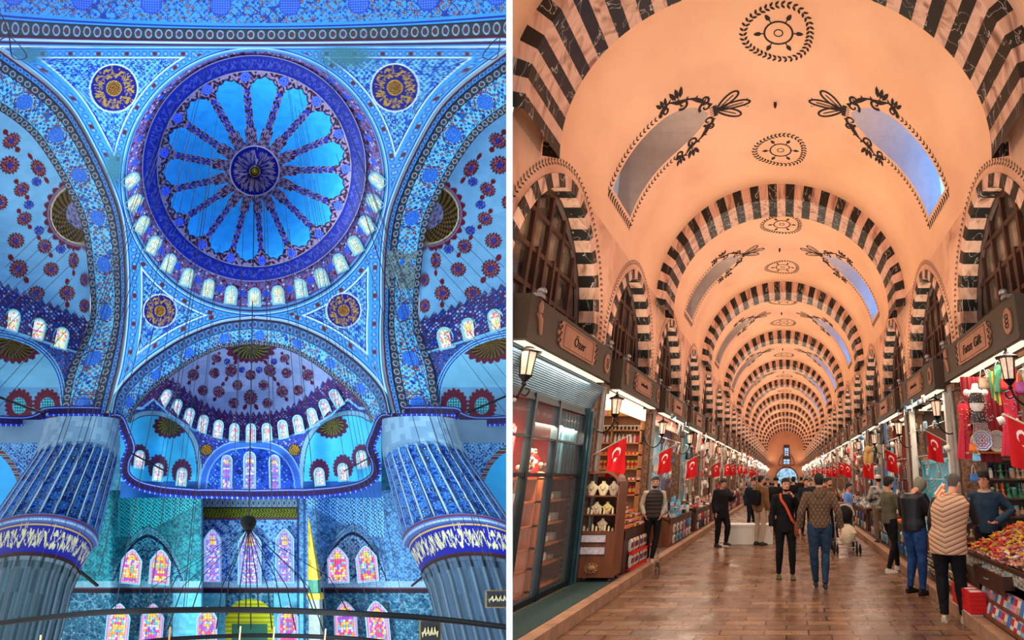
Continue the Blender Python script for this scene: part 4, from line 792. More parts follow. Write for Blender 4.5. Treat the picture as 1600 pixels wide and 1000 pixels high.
# ---- side walls: one unit per shop
def zopen(t): return 4.25 + 1.8 * max(0, 1 - abs(t) ** 1.75) ** .58
def wall_unit(s, clipit=False):
    """centre at y=0; wall plane x=0, s=+1: hall lies towards +x"""
    H, PW, HW = 6.52, 3.75, 1.42; wal, vou, orn = MB(), MB(), MB(); n = 26
    ts = [-1 + 2 * i / n for i in range(n + 1)]; zs = [zopen(t) for t in ts]
    for i in range(n): y0, y1 = ts[i] * HW, ts[i + 1] * HW; wal.add([(0, y0, zs[i]), (0, y1, zs[i + 1]), (0, y1, H), (0, y0, H)], [(0, 1, 2, 3)])
    for a, c_ in ((-PW / 2, -HW), (HW, PW / 2)): wal.add([(0, a, 3.3), (0, c_, 3.3), (0, c_, H), (0, a, H)], [(0, 1, 2, 3)])
    path = [(-HW, 3.3 + i * .24) for i in range(4)] + [(t * HW, z) for t, z in [(q, zopen(q)) for q in [-math.cos(math.pi * j / 60) for j in range(61)]]] + [(HW, 3.3 + i * .24) for i in range(3, -1, -1)]
    P = spline(path, 400); d = np.r_[0, np.cumsum(np.hypot(*np.diff(P, axis=0).T))]; N = 33
    Q = np.stack([np.interp(np.linspace(0, d[-1], N * 3 + 1), d, P[:, 0]), np.interp(np.linspace(0, d[-1], N * 3 + 1), d, P[:, 1])], 1); T = np.gradient(Q, axis=0); T /= np.hypot(*T.T)[:, None]; NN = np.stack([-T[:, 1], T[:, 0]], 1)
    for i in range(len(Q) - 1):
        k = (i // 3) % 2; w = .2; a, c_ = Q[i], Q[i + 1]; ao, co = a + NN[i] * w, c_ + NN[i + 1] * w; f = s * .02
        vou.add([(f, *a), (f, *c_), (f, *co), (f, *ao), (-s * .32, *a), (-s * .32, *c_), (0, *ao), (0, *co)], [(0, 1, 2, 3), (0, 1, 5, 4), (3, 2, 7, 6)], k)
    for off, l in ((.36, .08),):
        R = Q + NN * off; dd = np.r_[0, np.cumsum(np.hypot(*np.diff(R, axis=0).T))]; kk = 0.
        while kk < dd[-1]:
            y, z = np.interp(kk, dd, R[:, 0]), np.interp(kk, dd, R[:, 1]); i = min(int(kk / dd[-1] * (len(T) - 1)), len(T) - 1); tt = math.atan2(T[i, 1], T[i, 0])
            if z < 6.5 and abs(y) < PW / 2:
                for e in (.8, -.8):
                    c, q = math.cos(tt + e), math.sin(tt + e); orn.add([(s * .012, y + c * u * l - q * v * l * .36, z + q * u * l + c * v * l * .36) for u, v in ((0, 0), (.3, .5), (.7, .4), (1, 0), (.7, -.4), (.3, -.5))], [(0, 1, 2, 3, 4, 5)])
            kk += .1
    # glazing: bars and panes
    win, gl = MB(), MB(); xg = -s * .3; zs2 = [3.3, 3.78, 4.35, 4.92, 5.5]; ys = [-1.42 + 2.84 * i / 6 for i in range(7)]
    for y in ys[1:-1]: win.box(xg - .035, xg + .035, y - .035, y + .035, 3.3, zopen(y / HW) + .02)
    for z in zs2:
        hw = max([abs(t) for t in np.linspace(0, 1, 60) if zopen(t) > z] + [0]) * HW; win.box(xg - .03, xg + .03, -hw, hw, z - .035, z + .035)
    P2 = [(xg, t * HW, zopen(t)) for t in [-math.cos(math.pi * j / 24) for j in range(25)]]; win.tube([(xg, -HW + .04, 3.3)] + [(p[0], p[1] * .97, p[2] - .03) for p in P2] + [(xg, HW - .04, 3.3)], .06, 6)
    win.box(xg - .05, xg + .02, -.5, .5, 3.9, 3.97); win.box(xg - .05, xg + .05, -.3, -.24, 3.8, 5.0); win.box(xg - .05, xg + .05, .24, .3, 3.8, 5.0)
    gl.prism([(-HW, 3.3)] + [(t * HW, zopen(t)) for t in [-math.cos(math.pi * j / 24) for j in range(25)]] + [(HW, 3.3)], (xg - s * .03, 0, 0), (0, 1, 0), (0, 0, 1), (-s * .02, 0, 0))
    GLM = mat('old_glass', (124, 104, 86), .12, var=.7, scale=1.7, rgb2=(28, 24, 22), spec=.8)
    return (wal.mesh('wall', M_WP, fix=False), vou.mesh('striped_surround', [M_DK, M_LT], fix=False), orn.mesh('painted_wreath', INK, fix=False), win.mesh('window_bars', WD), gl.mesh('window_glass', GLM))
NS = 22; wallme = {s: wall_unit(s) for s in (1, -1)}
for k in range(NS):
    for s, X in ((1, XL), (-1, XR)):
        nm = 'left' if s > 0 else 'right'; me = wallme[s]; L = (X, 7.2 + 3.75 * k, 0)
        w = struct(link('wall_' + nm, me[0].copy() if k == 0 else me[0], loc=L), 'plaster wall with an arched window on the %s, shop %d from the camera' % (nm, k + 1))
        if k == 0 and s > 0:
            w.data.transform(Matrix.Translation(L)); w.location = (0, 0, 0); clip(w)
        o = [link(n_, m_, None, L) for n_, m_ in (('striped_surround', me[1]), ('painted_wreath', me[2]), ('window_bars', me[3]), ('window_glass', me[4]))]
        if k == 0 and s > 0:
            for q in o: q.data = q.data.copy(); q.data.transform(Matrix.Translation(L)); q.location = (0, 0, 0); clip(q)
        wi = o[3]; wi.name = 'window_%d' % (70 + 2 * k + (s < 0)); struct(wi, 'arched barred window above shop %d on the %s' % (k + 1, nm)); o[2].parent = wi; o[2].matrix_parent_inverse = Matrix.Translation(wi.location).inverted()
        for q in o[:2]: q.parent = w; q.matrix_parent_inverse = Matrix.Translation(w.location).inverted()
b = MB(); b.add([(XR, 1.2, 3.3), (XR, 5.35, 3.3), (XR, 5.35, 6.5), (XR, 1.2, 6.5)], [(0, 1, 2, 3)]); struct(b.build('wall_right', M_WP, fix=False), 'plaster wall beside the camera')
# ---- end wall with the far gate
ew = MB(); YE = 88.
prof = [(XC + RV * math.cos(t), ZC + RV * math.sin(t)) for t in [math.pi * j / 40 for j in range(41)]] + [(XC - RV - .6, 0), (XC - 1.9, 0)] + [(XC + .15 + 1.75 * math.cos(t), 1.4 + 1.75 * math.sin(t)) for t in [math.pi * (1 - j / 20) for j in range(21)]] + [(XC + 1.9, 0), (XC + RV + .6, 0)]
ew.prism(prof, (0, YE, 0), (1, 0, 0), (0, 0, 1), (0, .6, 0)); endw = struct(ew.build('wall_end', mat('end_plaster', (200, 140, 104), .8, var=.15, scale=.4)), 'brown plaster end wall of the bazaar with the arched gate')
dm = MB(); dm.box(XC - 2, XC + 2.2, YE + 2.5, YE + 2.6, 0, 3.4); struct(dm.build('door_1', mat('gate_daylight', (150, 195, 235), .5, emit=1.2, var=.6, scale=1.2, rgb2=(60, 90, 70))), 'bright far gate opening to daylight')
for nm, zc, hw, hh in (('window_66', 5.35, .38, 1.0), ('window_67', 3.9, .55, .62)):
    g = MB(); g.box(-hw, hw, YE - .1, YE - .05, zc - hh * .2, zc + hh); o = struct(g.build(nm, mat('far_pane', (150, 195, 240), .3, emit=1.1, var=.4, scale=3)), 'small blue-lit window in the end wall')
    f = MB(); f.box(-hw - .12, hw + .12, YE - .08, YE, zc - hh * .25, zc + hh + .5)
    for q in (-1, 0, 1): f.box(q * hw - .05, q * hw + .05, YE - .14, YE - .05, zc - hh * .25, zc + hh)
    f.box(-hw, hw, YE - .14, YE - .05, zc + hh * .35, zc + hh * .35 + .08); f.build('window_frame', WD, o)
f = MB(); f.tube([(XC + .15 + 1.85 * math.cos(t), YE - .06, 1.4 + 1.85 * math.sin(t)) for t in [math.pi * j / 20 for j in range(21)]], .12, 6); f.tube([(1.3 * math.cos(t), YE - .06, 3.7 + 1.75 * math.sin(t)) for t in [math.pi * j / 20 for j in range(21)]] + [(-1.3, YE - .06, 3.6), (1.3, YE - .06, 3.6)], .07, 6); f.build('arch_moulding', WD2, endw)
b = MB(); b.box(-.7, .7, YE - .2, YE - .1, 3.15, 3.4); tag(b.build('gate_sign', mat('red_sign', (120, 40, 30), .6)), 'small dark red sign over the far gate', 'sign')
# ================================================================ SHOP FRONTS
ORD = ['first', 'second', 'third', 'fourth', 'fifth', 'sixth', 'seventh', 'eighth', 'ninth', 'tenth', 'eleventh', 'twelfth', 'thirteenth', 'fourteenth', 'fifteenth', 'sixteenth', 'seventeenth', 'eighteenth', 'nineteenth', 'twentieth'] + ['twenty-' + x for x in 'first second third fourth fifth sixth seventh eighth'.split()]
def sgn(s): return 'left' if s > 0 else 'right'
def shopy(k): return 7.5 + 3.7 * k
def colm(name, rgb, **k): return mat(name, rgb, **k)
def textmesh(txt, size, m, extr=.004):
    cu = bpy.data.curves.new('lettering', 'FONT'); cu.body = txt; cu.size = size; cu.extrude = extr; cu.align_x = 'CENTER'; cu.align_y = 'CENTER'; cu.shear = .15
    o = bpy.data.objects.new('lettering', cu); C.objects.link(o); bpy.context.view_layer.update()
    me = bpy.data.meshes.new_from_object(o.evaluated_get(bpy.context.evaluated_depsgraph_get())); bpy.data.objects.remove(o); me.materials.clear(); me.materials.append(m); return me
# ---- sign boards (local: +x faces the aisle, y along the hall)
def plaque_outline(L, h):
    pts = []; n = 9
    for sx in (1, -1):
        for j in range(n * 2 + 1):
            u = -1 + j / n; v = u * h * (1 if sx > 0 else -1); pts.append((sx * (L + .10 + .025 * math.cos(u * 9.4) - .09 * abs(u) ** 2), v))
    return pts
def carve(b, cx, cy, w, h, x, n=7):
    for j in range(n):
        y = cy - h + 2 * h * (j + .5) / n; r = h / n * .8
        b.tube([(x, cx + r * math.cos(t) * w + (.02 if j % 2 else -.02), y + r * math.sin(t)) for t in [q * .7 for q in range(9)]], .006, 4)
SG = {}
def sign_board(side, k, text):
    y = shopy(k); x = -3.15 if side > 0 else 2.82; L = 1.52
    t = thing('sign_board', 'brown sign board over the %s shop on the %s' % (ORD[k], sgn(side)), 'sign', (x, y, 3.38), 0 if side > 0 else math.pi, 'sign boards above the shops' if not text else None)
    if not SG:
        b = MB(); b.box(-.28, 0, -L, L, 0, .55); b.box(-.3, .012, -L, L, -.03, 0); SG['board'] = b.mesh('board', [OLIVE])
        b = MB(); b.prism(plaque_outline(.62, .19), (.004, 0, .275), (0, 1, 0), (0, 0, 1), (.022, 0, 0)); SG['plaque'] = b.mesh('plaque', PLQ)
        
        for s_, nm_ in ((1, 'carved_edge'), (-1, 'carved_edge_')): b = MB(); carve(b, s_ * .68, .275, .9, .17, .03); SG[nm_] = b.mesh('carved_edge', INK)
        b = MB(); b.tube([(.03, s * .55, z) for s, z in ((-1, .12), (1, .12), (1, .44), (-1, .44), (-1, .12))], .005, 4); SG['fillet'] = b.mesh('fillet', INK2)
        b = MB(); b.prism([(.12 * math.cos(q * .314), .17 * math.sin(q * .314)) for q in range(20)], (.004, 1.28, .26), (0, 1, 0), (0, 0, 1), (.02, 0, 0)); [b.tube([(.028, 1.28 + .05 * math.cos(q), .26 + j * .06 + .03 * math.sin(q)) for q in range(7)], .006, 4, 1) for j in (-1, 0, 1)]; SG['emblem'] = b.mesh('emblem', [PLQ, INK])
        b = MB(); b.tube([(.02, -1.3, .53), (.02, -1.31, .45), (.02, -1.3, .36)], [.012, .04, .03], 8); b.tube([(.02, -1.34, .34), (.02, -1.27, .28), (.02, -1.22, .1)], [.03, .035, .02], 8); SG['tulip'] = b.mesh('tulip', PLQ, True)
        b = MB(); [(b.box(-.05, .05, q - .06, q + .06, .55, .60), b.ell((.03, q, .64), (.06, .05, .05))) for q in (-1.35, 1.3)]; SG['spotlights'] = b.mesh('spotlight', SILV, True)
        b = MB(); b.box(-.2, -.06, -L + .1, L - .1, -.045, -.03); SG['light_strip'] = b.mesh('light_strip', LIT)
    for n_ in SG: link('spotlight' if n_ == 'spotlights' else n_.strip('_'), SG[n_], t)
    if text:
        me = textmesh(text, .2, INK); o = link('lettering', me, t); o.location = (.032, 0, .27); o.rotation_euler = (math.pi / 2, 0, math.pi / 2)
    else:
        b = MB(); rnd = random.Random(k); [b.tube([(.032, -.26 + .052 * q, .24 + rnd.uniform(0, .03)), (.032, -.24 + .052 * q, .28 + rnd.uniform(0, .05)), (.032, -.22 + .052 * q, .25)], .007, 4) for q in range(10)]; b.build('lettering', INK, t)
    return t
for k in range(NS): sign_board(1, k, 'Özer' if k == 0 else ''); sign_board(-1, k, 'Fatus Gift' if k == 0 else '')
# ---- columns, partitions, back walls of the shops
b = MB(); b.box(-.16, .16, -.2, .2, 0, 3.25); b.box(-.2, .2, -.24, .24, 3.1, 3.25); b.box(-.19, .19, -.22, .22, 0, .14); pm = b.mesh('pillar', STONE2)
bp_ = MB(); [bp_.tube([(0.2, q, 0), (.2, q, 3.2)], .03, 6) for q in (-.08, .02)]; pipe_me = bp_.mesh('pipes', mat('grey_pipe', (150, 140, 130), .5, var=.3))
tints = [(150, 60, 50), (170, 128, 96), (120, 180, 205), (200, 190, 180), (120, 90, 80), (180, 150, 130), (140, 120, 140)]
for k in range(NS + 1):
    for s, x in ((1, -3.52), (-1, 3.2)):
        y = shopy(k) - 1.87
        if k == 0 and s > 0: continue
        o = struct(link('trim_%d' % (10 + 2 * k + (s < 0)), pm, loc=(x, y, .13)), 'rough stone pillar at the near end of the %s shop on the %s' % (ORD[k], sgn(s))); q = link('pipes', pipe_me, o); q.rotation_euler = (0, 0, 0 if s > 0 else math.pi)
        if k < NS:
            tc = tints[(k * 3 + (s < 0)) % len(tints)]; m_ = mat('shop_wall_%d_%d_%d' % tc, tc, .7, var=.25, scale=1.5); b = MB(); xb = -5.0 if s > 0 else 4.8; xf = -3.5 if s > 0 else 3.2
            y0, y1 = (y if not (k == 0) else y + .0), y + 3.7
            if k == 0 and s > 0: y0 = 6.9
            b.box(min(xb, xb - s * .1), max(xb, xb - s * .1), y0, y1, .13, 3.4); b.box(min(xb, xf), max(xb, xf), y1 - .04, y1, .13, 3.4); b.box(min(xb, xf), max(xb, xf), y0, y1, 3.4, 3.46)
            struct(b.build('wall_shop', m_), 'inside walls and ceiling of the %s shop on the %s' % (ORD[k], sgn(s)))
b = MB(); b.box(-4.6, -4.5, 8.0, 9.37, .13, 3.4); b.box(-4.6, -3.5, 9.33, 9.37, .13, 3.4); b.box(-4.6, -3.5, 7.6, 9.37, 3.35, 3.4); struct(clip(b.build('wall_shop', mat('red_wall', (136, 34, 30), .7, var=.3, scale=2))), 'red inside walls of the teal shop on the left')
# ---- lanterns on scroll brackets
def lantern():
    t = thing('lantern', '', 'lantern', (0, 0, 0)); b = MB()
    b.loft([[(r * math.cos(q), r * math.sin(q), z) for q in [math.pi / 3 * j for j in range(6)]] for z, r in ((.52, .008), (.5, .02), (.46, .02), (.43, .05), (.40, .13), (.385, .15), (.375, .10))]); b.build('cap', BLK, t)
    b = MB(); b.loft([[(r * math.cos(q), r * math.sin(q), z) for q in [math.pi / 3 * j for j in range(6)]] for z, r in ((.375, .088), (.12, .06))], cap=False); b.build('glass', mat('lantern_glass', (246, 206, 176), .35, emit=.55, var=.35, scale=14), t)
    b = MB(); [b.tube([(.092 * math.cos(q), .092 * math.sin(q), .38), (.064 * math.cos(q), .064 * math.sin(q), .12)], .007, 4) for q in [math.pi / 3 * j for j in range(6)]]; b.lathe([(.075, .12), (.05, .09), (.02, .05), (.03, .02), (.008, 0)]); b.build('cage', BLK, t)
    b = MB(); b.ell((0, 0, .2), (.03, .03, .05)); b.build('bulb', mat('bulb_glow', (255, 225, 180), .5, emit=6), t)
    P = [(0, 0, 0), (.02, 0, -.05), (.07, 0, -.06), (.075, 0, -.005), (.035, 0, .0)]; b = MB(); b.tube([tuple(p) for p in spline([(0, 0, .02), (-.03, 0, -.07), (.04, 0, -.10), (.07, 0, -.04), (.02, 0, -.02)], 16)], .01, 5)
    b.tube([tuple(p) for p in spline([(0, 0, .02), (-.06, 0, -.12), (-.2, 0, -.2), (-.36, 0, -.1), (-.42, 0, .05)], 20)], .014, 6); b.box(-.46, -.42, -.04, .04, -.08, .2); b.build('bracket', BLK, t); return t
LN = lantern(); LN['label'] = 'black six-sided lantern on a scroll bracket beyond the second shop on the left'; LN.location = (-3.0, 12.6, 2.62); LN['group'] = 'wall lanterns'
for k in range(0, 16):
    for s in (1, -1):
        if k == 1 and s > 0: continue
        x = -3.0 if s > 0 else 2.72; y = (9.05 + 3.6 * k) if k else (9.05 if s > 0 else 9.35)
        dup(LN, (x, y, 2.62 + .06 * (k == 0)), 0 if s > 0 else math.pi, 'black lantern on a scroll bracket, far end of the %s shop on the %s' % (ORD[k], sgn(s)), 'wall lanterns', 1 if k > 0 else 1.0)
dup(LN, (2.66, 6.05, 2.74), math.pi, 'lit lantern nearest the camera at the right edge of the picture', 'wall lanterns', 1.0); dup(LN, (-3.28, 6.35, 2.83), 0, 'lantern nearest the camera, under the first sign on the left', 'wall lanterns', 1.15)
# ---- flags
def flagp(X, Z, red, white):
    """white crescent and star on red; X 0..1.5 along the fly, Z 0..1"""
    c = fill(X.shape, red); c = mixc(c, white, ((np.hypot(X - .5, Z - .5) < .25) & (np.hypot(X - .5625, Z - .5) > .2)) * 1.)
    dx, dz = X - .79, Z - .5; r = np.hypot(dx, dz); a = np.arctan2(dz, -dx); k = (a + math.pi / 5) % (2 * math.pi / 5) - math.pi / 5
    lim = .125 * math.cos(math.pi * 2 / 5) / np.cos(2 * math.pi / 5 - np.abs(k)); return mixc(c, white, (r < lim) * 1.)
FLM = vmat('flag_cloth', .7)
def flag(loc, w, rot, label, pole=True, sag=.12, group='red flags with a white crescent'):
    """w: hoist length along the pole, cloth hangs down"""
    t = thing('flag', label, 'flag', loc, rot, group); n, m = 46, 66; U, V = np.meshgrid(np.linspace(0, 1, n), np.linspace(0, 1, m)); L = w * 1.45
    ang = .5; x = U * w * math.cos(ang) + .05 * w * np.sin(V * 5 + U * 3) * V; z = U * w * math.sin(ang) - V * L * (1 - .1 * U) - U * V * w * .35; y = .10 * w * np.sin(U * 7 + V * 2) * (.3 + V)
    grid_obj('cloth', np.stack([x, y, z], -1), flagp(V * 1.5, U, (206, 18, 24), (250, 238, 232)), FLM, t)
    b = MB(); d = Vector((math.cos(ang), 0, math.sin(ang))); b.tube([Vector((0, 0, .01)) - d * w * .75, Vector((0, 0, .01)) + d * w * 1.12], .012, 6); b.ell(d * w * 1.15, (.025, .025, .025)); b.build('pole', mat('pale_pole', (196, 176, 156), .5), t); return t
flag((-3.12, 9.2, 2.24), .36, 0, 'red flag with crescent between the jewellery cabinet and the spice shop'); flag((-3.1, 12.85, 2.28), .34, 0, 'red flag with crescent in front of the pale blue shop on the left'); flag((-3.1, 16.55, 2.2), .36, .3, 'red flag with crescent past the blue shop on the left, third from the camera')
flag((2.9, 9.85, 2.42), .30, math.pi, 'red flag with crescent hanging before the light blue shop on the right'); flag((2.85, 13.7, 2.28), .32, math.pi, 'second red flag on the right, beyond the light blue shop'); flag((2.85, 17.5, 2.2), .38, math.pi - .3, 'third red flag on the right, beside the doll shop')
flag((-3.76, 6.25, 2.42), .42, .1, 'red flag with crescent cut by the left edge of the bazaar')
fb = flag((2.98, 6.28, 2.3), .36, math.pi - .9, 'large red flag with crescent among the hanging clothes at the right edge')
for k in range(4, 13):
    for s in (1, -1):
        flag(((-3.05 if s > 0 else 2.75), shopy(k) + random.uniform(-1, 1), 2.25 + random.uniform(-.1, .15)), .34, 0 if s > 0 else math.pi, 'small distant red flag by the %s shop on the %s' % (ORD[k], sgn(s)))
# ---- teal shopfront on the left
TEAL = mat('teal_paint', (20, 36, 42), .35, var=.3); TEAL2 = mat('teal_light', (36, 66, 76), .35, var=.3)
sf = thing('shopfront', 'teal folding shopfront with glazed doors under a half-lowered shutter', 'shopfront', (-3.45, 7.6, .13)); b = MB()
for y in (6.15, 7.0, 7.78, 8.82, 9.05): b.box(-.05, .05, y - 7.63, y - 7.57, 0, 2.72)
for z, w in ((2.62, .05), (2.12, .03), (1.62, .05), (0.02, .06)): b.box(-.04, .04, -1.5, 1.3, z, z + w)
b.build('frame', TEAL, sf)
b = MB(); n = 20
for q in range(n): y = .1 + q * .057; b.tube([(-.1 + (.03 if q % 2 else -.03), y + .5, 1.62), (-.1 + (.03 if q % 2 else -.03), y + .5, 2.6)], .028, 5)
b.build('folded_panel', TEAL2, sf)
for q, (ya, yb) in enumerate(((-1.4, -.62), (-.55, .15), (.24, 1.2))):
    b = MB(); b.box(-.01, .01, ya, yb, .08, 2.6); b.build('glass_pane', mat('clear_glass', (220, 230, 230), .05, alpha=.04, var=0, spec=.1), sf)
b = MB(); b.box(-.09, .09, 1.28, 1.42, 0, 2.75); b.tube([(.1, 1.35, 0), (.1, 1.35, 2.7)], .03, 6); b.build('corner_post', TEAL2, sf)
sh = thing('roller_shutter', 'half-lowered grey blue roller shutter under the first sign on the left', 'shutter', (-3.45, 7.7, 2.85)); b = MB()
for q in range(16): z = q * .028; b.box(-.02 + .16 * q / 16, .0 + .16 * q / 16, -1.75, 1.55, z + .004, z + .026)
b.build('slats', mat('shutter_slats', (104, 142, 162), .35, .3, var=.3, scale=3), sh); b = MB(); b.box(-.05, .03, -1.75, 1.55, -.05, .004); b.build('bottom_rail', TEAL, sh)
for o in [x for x in sf.children] + [x for x in sh.children]: o.data.transform(Matrix.Translation(o.parent.location)); clip(o); o.data.transform(Matrix.Translation(-o.parent.location))
# glazed display cases behind the doors
CARD = mat('display_card', (222, 150, 92), .7, var=.35, scale=7, rgb2=(244, 200, 140)); SHELF = mat('case_wood', (176, 96, 56), .5, var=.3, kind='wood')
for q, (y0, y1) in enumerate(((6.85, 7.85), (8.0, 9.25))):
    t = thing('display_case', ('orange-backed display case behind the left glass door' if q == 0 else 'tall golden display case behind the right glass door'), 'display case', (-3.75, (y0 + y1) / 2, .13)); h = (y1 - y0) / 2
    b = MB(); b.box(-.3, -.27, -h, h, 0, 1.6); b.build('back_panel', CARD, t)
    b = MB(); [b.box(-.3, .12, -h, h, z, z + .03) for z in (.05, .35, .62, .92, 1.25, 1.58)]; [b.box(-.3, .12, a, a + .03, 0, 1.6) for a in (-h, h - .03)]; b.build('shelves', SHELF, t)
    for z in (.38, .65, .95, 1.28):
        for j in range(4):
            b = MB(); yy = -h + .12 + j * (2 * h - .2) / 4; b.box(-.2, -.02, yy, yy + .1 + .03 * (j % 2), z, z + .05 + .03 * ((j + int(z * 9)) % 3)); c_ = b.build('tray', mat(('pale_box', 'gold_box', 'cream_box')[(j + int(z * 10)) % 3], ((226, 206, 180), (210, 160, 80), (240, 226, 200))[(j + int(z * 10)) % 3], .6), t)
for q, (y, z, c_) in enumerate(((7.15, 2.3, 0), (7.45, 2.35, 0), (7.25, 1.8, 0), (8.05, 1.9, 1), (8.3, 1.95, 1))):
    b = MB(); b.box(-.02, .02, -.14, .14, -.35, .1); b.ell((0, 0, .1), (.03, .13, .05)); b.ell((0, .03, -.1), (.05, .1, .12)); o = b.build('red_garment', RED, loc=(-3.95, y, z)); tag(o, 'bright red garment hanging behind the teal glass doors, %s from the left' % ORD[q], 'garment')
for q, (y, z) in enumerate(((7.5, 1.72), (7.7, 1.8), (7.6, 1.95), (8.15, 1.75))):
    b = MB(); [b.ell((random.uniform(-.05, .05), random.uniform(-.09, .09), random.uniform(0, .2)), (.035,) * 3, 7, 5, j % 3) for j in range(16)]; o = b.build('bead_bunch', [mat('bead_tan', (190, 150, 110)), mat('bead_dark', (70, 50, 44)), mat('bead_white', (230, 220, 210))], loc=(-3.7, y, z)); tag(o, 'bunch of beads on the ledge behind the teal doors, %s from the left' % ORD[q], 'beads')
lamp('case_fill', 'AREA', (-3.52, 7.8, 2.5), 130, (1, .85, .62), 1.6, .2, (-.5, 0, -1))  # unseen light added to brighten the cases behind the doors
wb = thing('wooden_board', 'dark curved wooden board at the left edge of the bazaar, before the teal doors', 'board', (-3.32, 6.25, .13)); b = MB()
b.prism([(-.3, 0), (-.3, 1.78), (-.1, 1.76), (.04, 1.68), (.12, 1.55), (.1, 1.2), (.06, .6), (.02, 0)], (0, 0, 0), (1, 0, 0), (0, 0, 1), (0, .06, 0)); b.build('panel', WD, wb); b = MB(); b.tube([(-.1, -.01, 1.77), (.04, -.01, 1.69), (.13, -.01, 1.55), (.11, -.01, 1.2), (.07, -.01, .6), (.03, -.01, 0)], .012, 5); b.build('edging', BLK, wb)
b = MB(); b.lathe([(.02, .0), (.24, .0), (.25, .02), (.2, .025), (.02, .02)], n=28); tag(clip(b.build('patterned_mat', mat('woven_mat', (190, 130, 100), .8, rgb2=(60, 36, 32), scale=30), loc=None)) if 0 else b.build('patterned_mat', mat('woven_mat', (190, 130, 100), .8, rgb2=(60, 36, 32), scale=30), loc=(-3.0, 5.75, .146)), 'small round patterned mat on the green carpet at the left edge', 'mat')
# ---- jewellery cabinet
jc = thing('jewellery_cabinet', 'tall walnut cabinet with arched top holding necklace busts on open shelves', 'cabinet', (-3.11, 9.25, .13)); HWc = .30
b = MB(); [b.box(s - .012, s + .012, -.22, .24, .08, 1.55) for s in (-HWc, HWc)]; b.box(-HWc, HWc, .22, .24, .75, 1.62)
b.prism([(-.312, 1.5), (-.312, 1.70), (.08, 1.72), (.2, 1.68), (.28, 1.60), (.312, 1.48), (.285, 1.48), (.25, 1.57), (.18, 1.64), (.08, 1.68), (-.285, 1.66), (-.285, 1.5)], (0, -.22, 0), (1, 0, 0), (0, 0, 1), (0, .44, 0)); b.build('carcass', WD2, jc)
for z in (.77, 1.03, 1.32): b = MB(); b.box(-HWc, HWc, -.22, .22, z - .02, z); b.build('shelf', WD2, jc)
b = MB(); b.box(-HWc - .015, HWc + .015, -.24, .24, .08, .75); b.build('base', WD2, jc)
for z in (.42, .60):
    b = MB(); b.box(-.24, .17, -.252, -.24, z, z + .12); d_ = b.build('drawer_window', mat('drawer_glass', (214, 204, 216), .2, var=.3, scale=20), jc); b = MB(); b.tube([(-.24, -.255, z), (.17, -.255, z), (.17, -.255, z + .12), (-.24, -.255, z + .12), (-.24, -.255, z)], .006, 4); b.build('moulding', WD, d_)
b = MB(); b.ell((-.02, -.25, .22), (.07, .02, .04)); [b.tube([(-.02 + (.1 + .025 * math.sin(5 * q)) * math.cos(q + j), -.25, .22 + (.06 + .02 * math.sin(5 * q)) * math.sin(q + j)) for q in [j_ * .35 for j_ in range(19)]], .006, 4) for j in (0, .6)]; b.build('carved_crest', mat('brass_carving', (176, 130, 90), .4, .3), jc)
for sx in (-1, 1):
    for sy in (-1, 1): b = MB(); b.lathe([(.02, 0), (.03, .03), (.018, .05), (.03, .08)], (sx * .26, sy * .19, 0)); b.build('foot', WD, jc)
def bust(loc, sc, m, label, rz=0):
    t = thing('necklace_bust', label, 'necklace stand', loc, rz); b = MB(); b.eloft([((0, 0, 0), .035, .02), ((0, 0, .02), .045, .022), ((0, 0, .06), .06, .022), ((0, 0, .1), .085, .024), ((0, 0, .125), .05, .02), ((0, 0, .15), .022, .018), ((0, 0, .17), .024, .018)]); b.build('bust', m, t, True)
    b = MB(); b.tube([(.03 * math.sin(q), -.026, .115 - .05 * math.cos(q / 1) * .5 - .02) for q in [-2.2 + .3 * j for j in range(15)]], .003, 4); b.ell((0, -.03, .062), (.008, .004, .01)); b.build('necklace', BRASS, t); t.scale = (sc,) * 3; return t
GREY = mat('grey_bust', (170, 150, 134), .6)
for j, (x, z, m_, n_) in enumerate(((-.19, 1.32, CREAM, 'top shelf, on the left'), (0.0, 1.32, CREAM, 'top shelf, in the middle'), (.18, 1.32, GREY, 'top shelf, on the right'), (-.08, 1.03, CREAM, 'middle shelf, left of the yellow one'), (.1, 1.03, mat('yellow_bust', (236, 214, 140), .6), 'middle shelf, yellowish'), (.04, .77, CREAM, 'bottom shelf'))):
    bust((-3.11 + x, 9.15, .13 + z), 1.35 if z > 1.3 else 1.1, m_, 'necklace bust on the cabinet\'s ' + n_)
for j in range(16):
    z = (1.03, .77)[j % 2]; x = -.26 + .034 * j; h = .04 + .05 * ((j * 7) % 3) / 2; b = MB(); b.box(-.014, .014, -.012, .012, 0, h); b.ell((0, -.01, h), (.012, .01, .012), 6, 5); o = b.build('ring_stand', CREAM if j % 3 else GREY, loc=(-3.11 + x, 9.05 + .02 * (j % 3), .13 + z)); tag(o, 'small ring stand %s from the left on the %s shelf of the cabinet' % (ORD[j // 2], ('middle', 'bottom')[j % 2]), 'ring stand', 'ring stands in the jewellery cabinet')
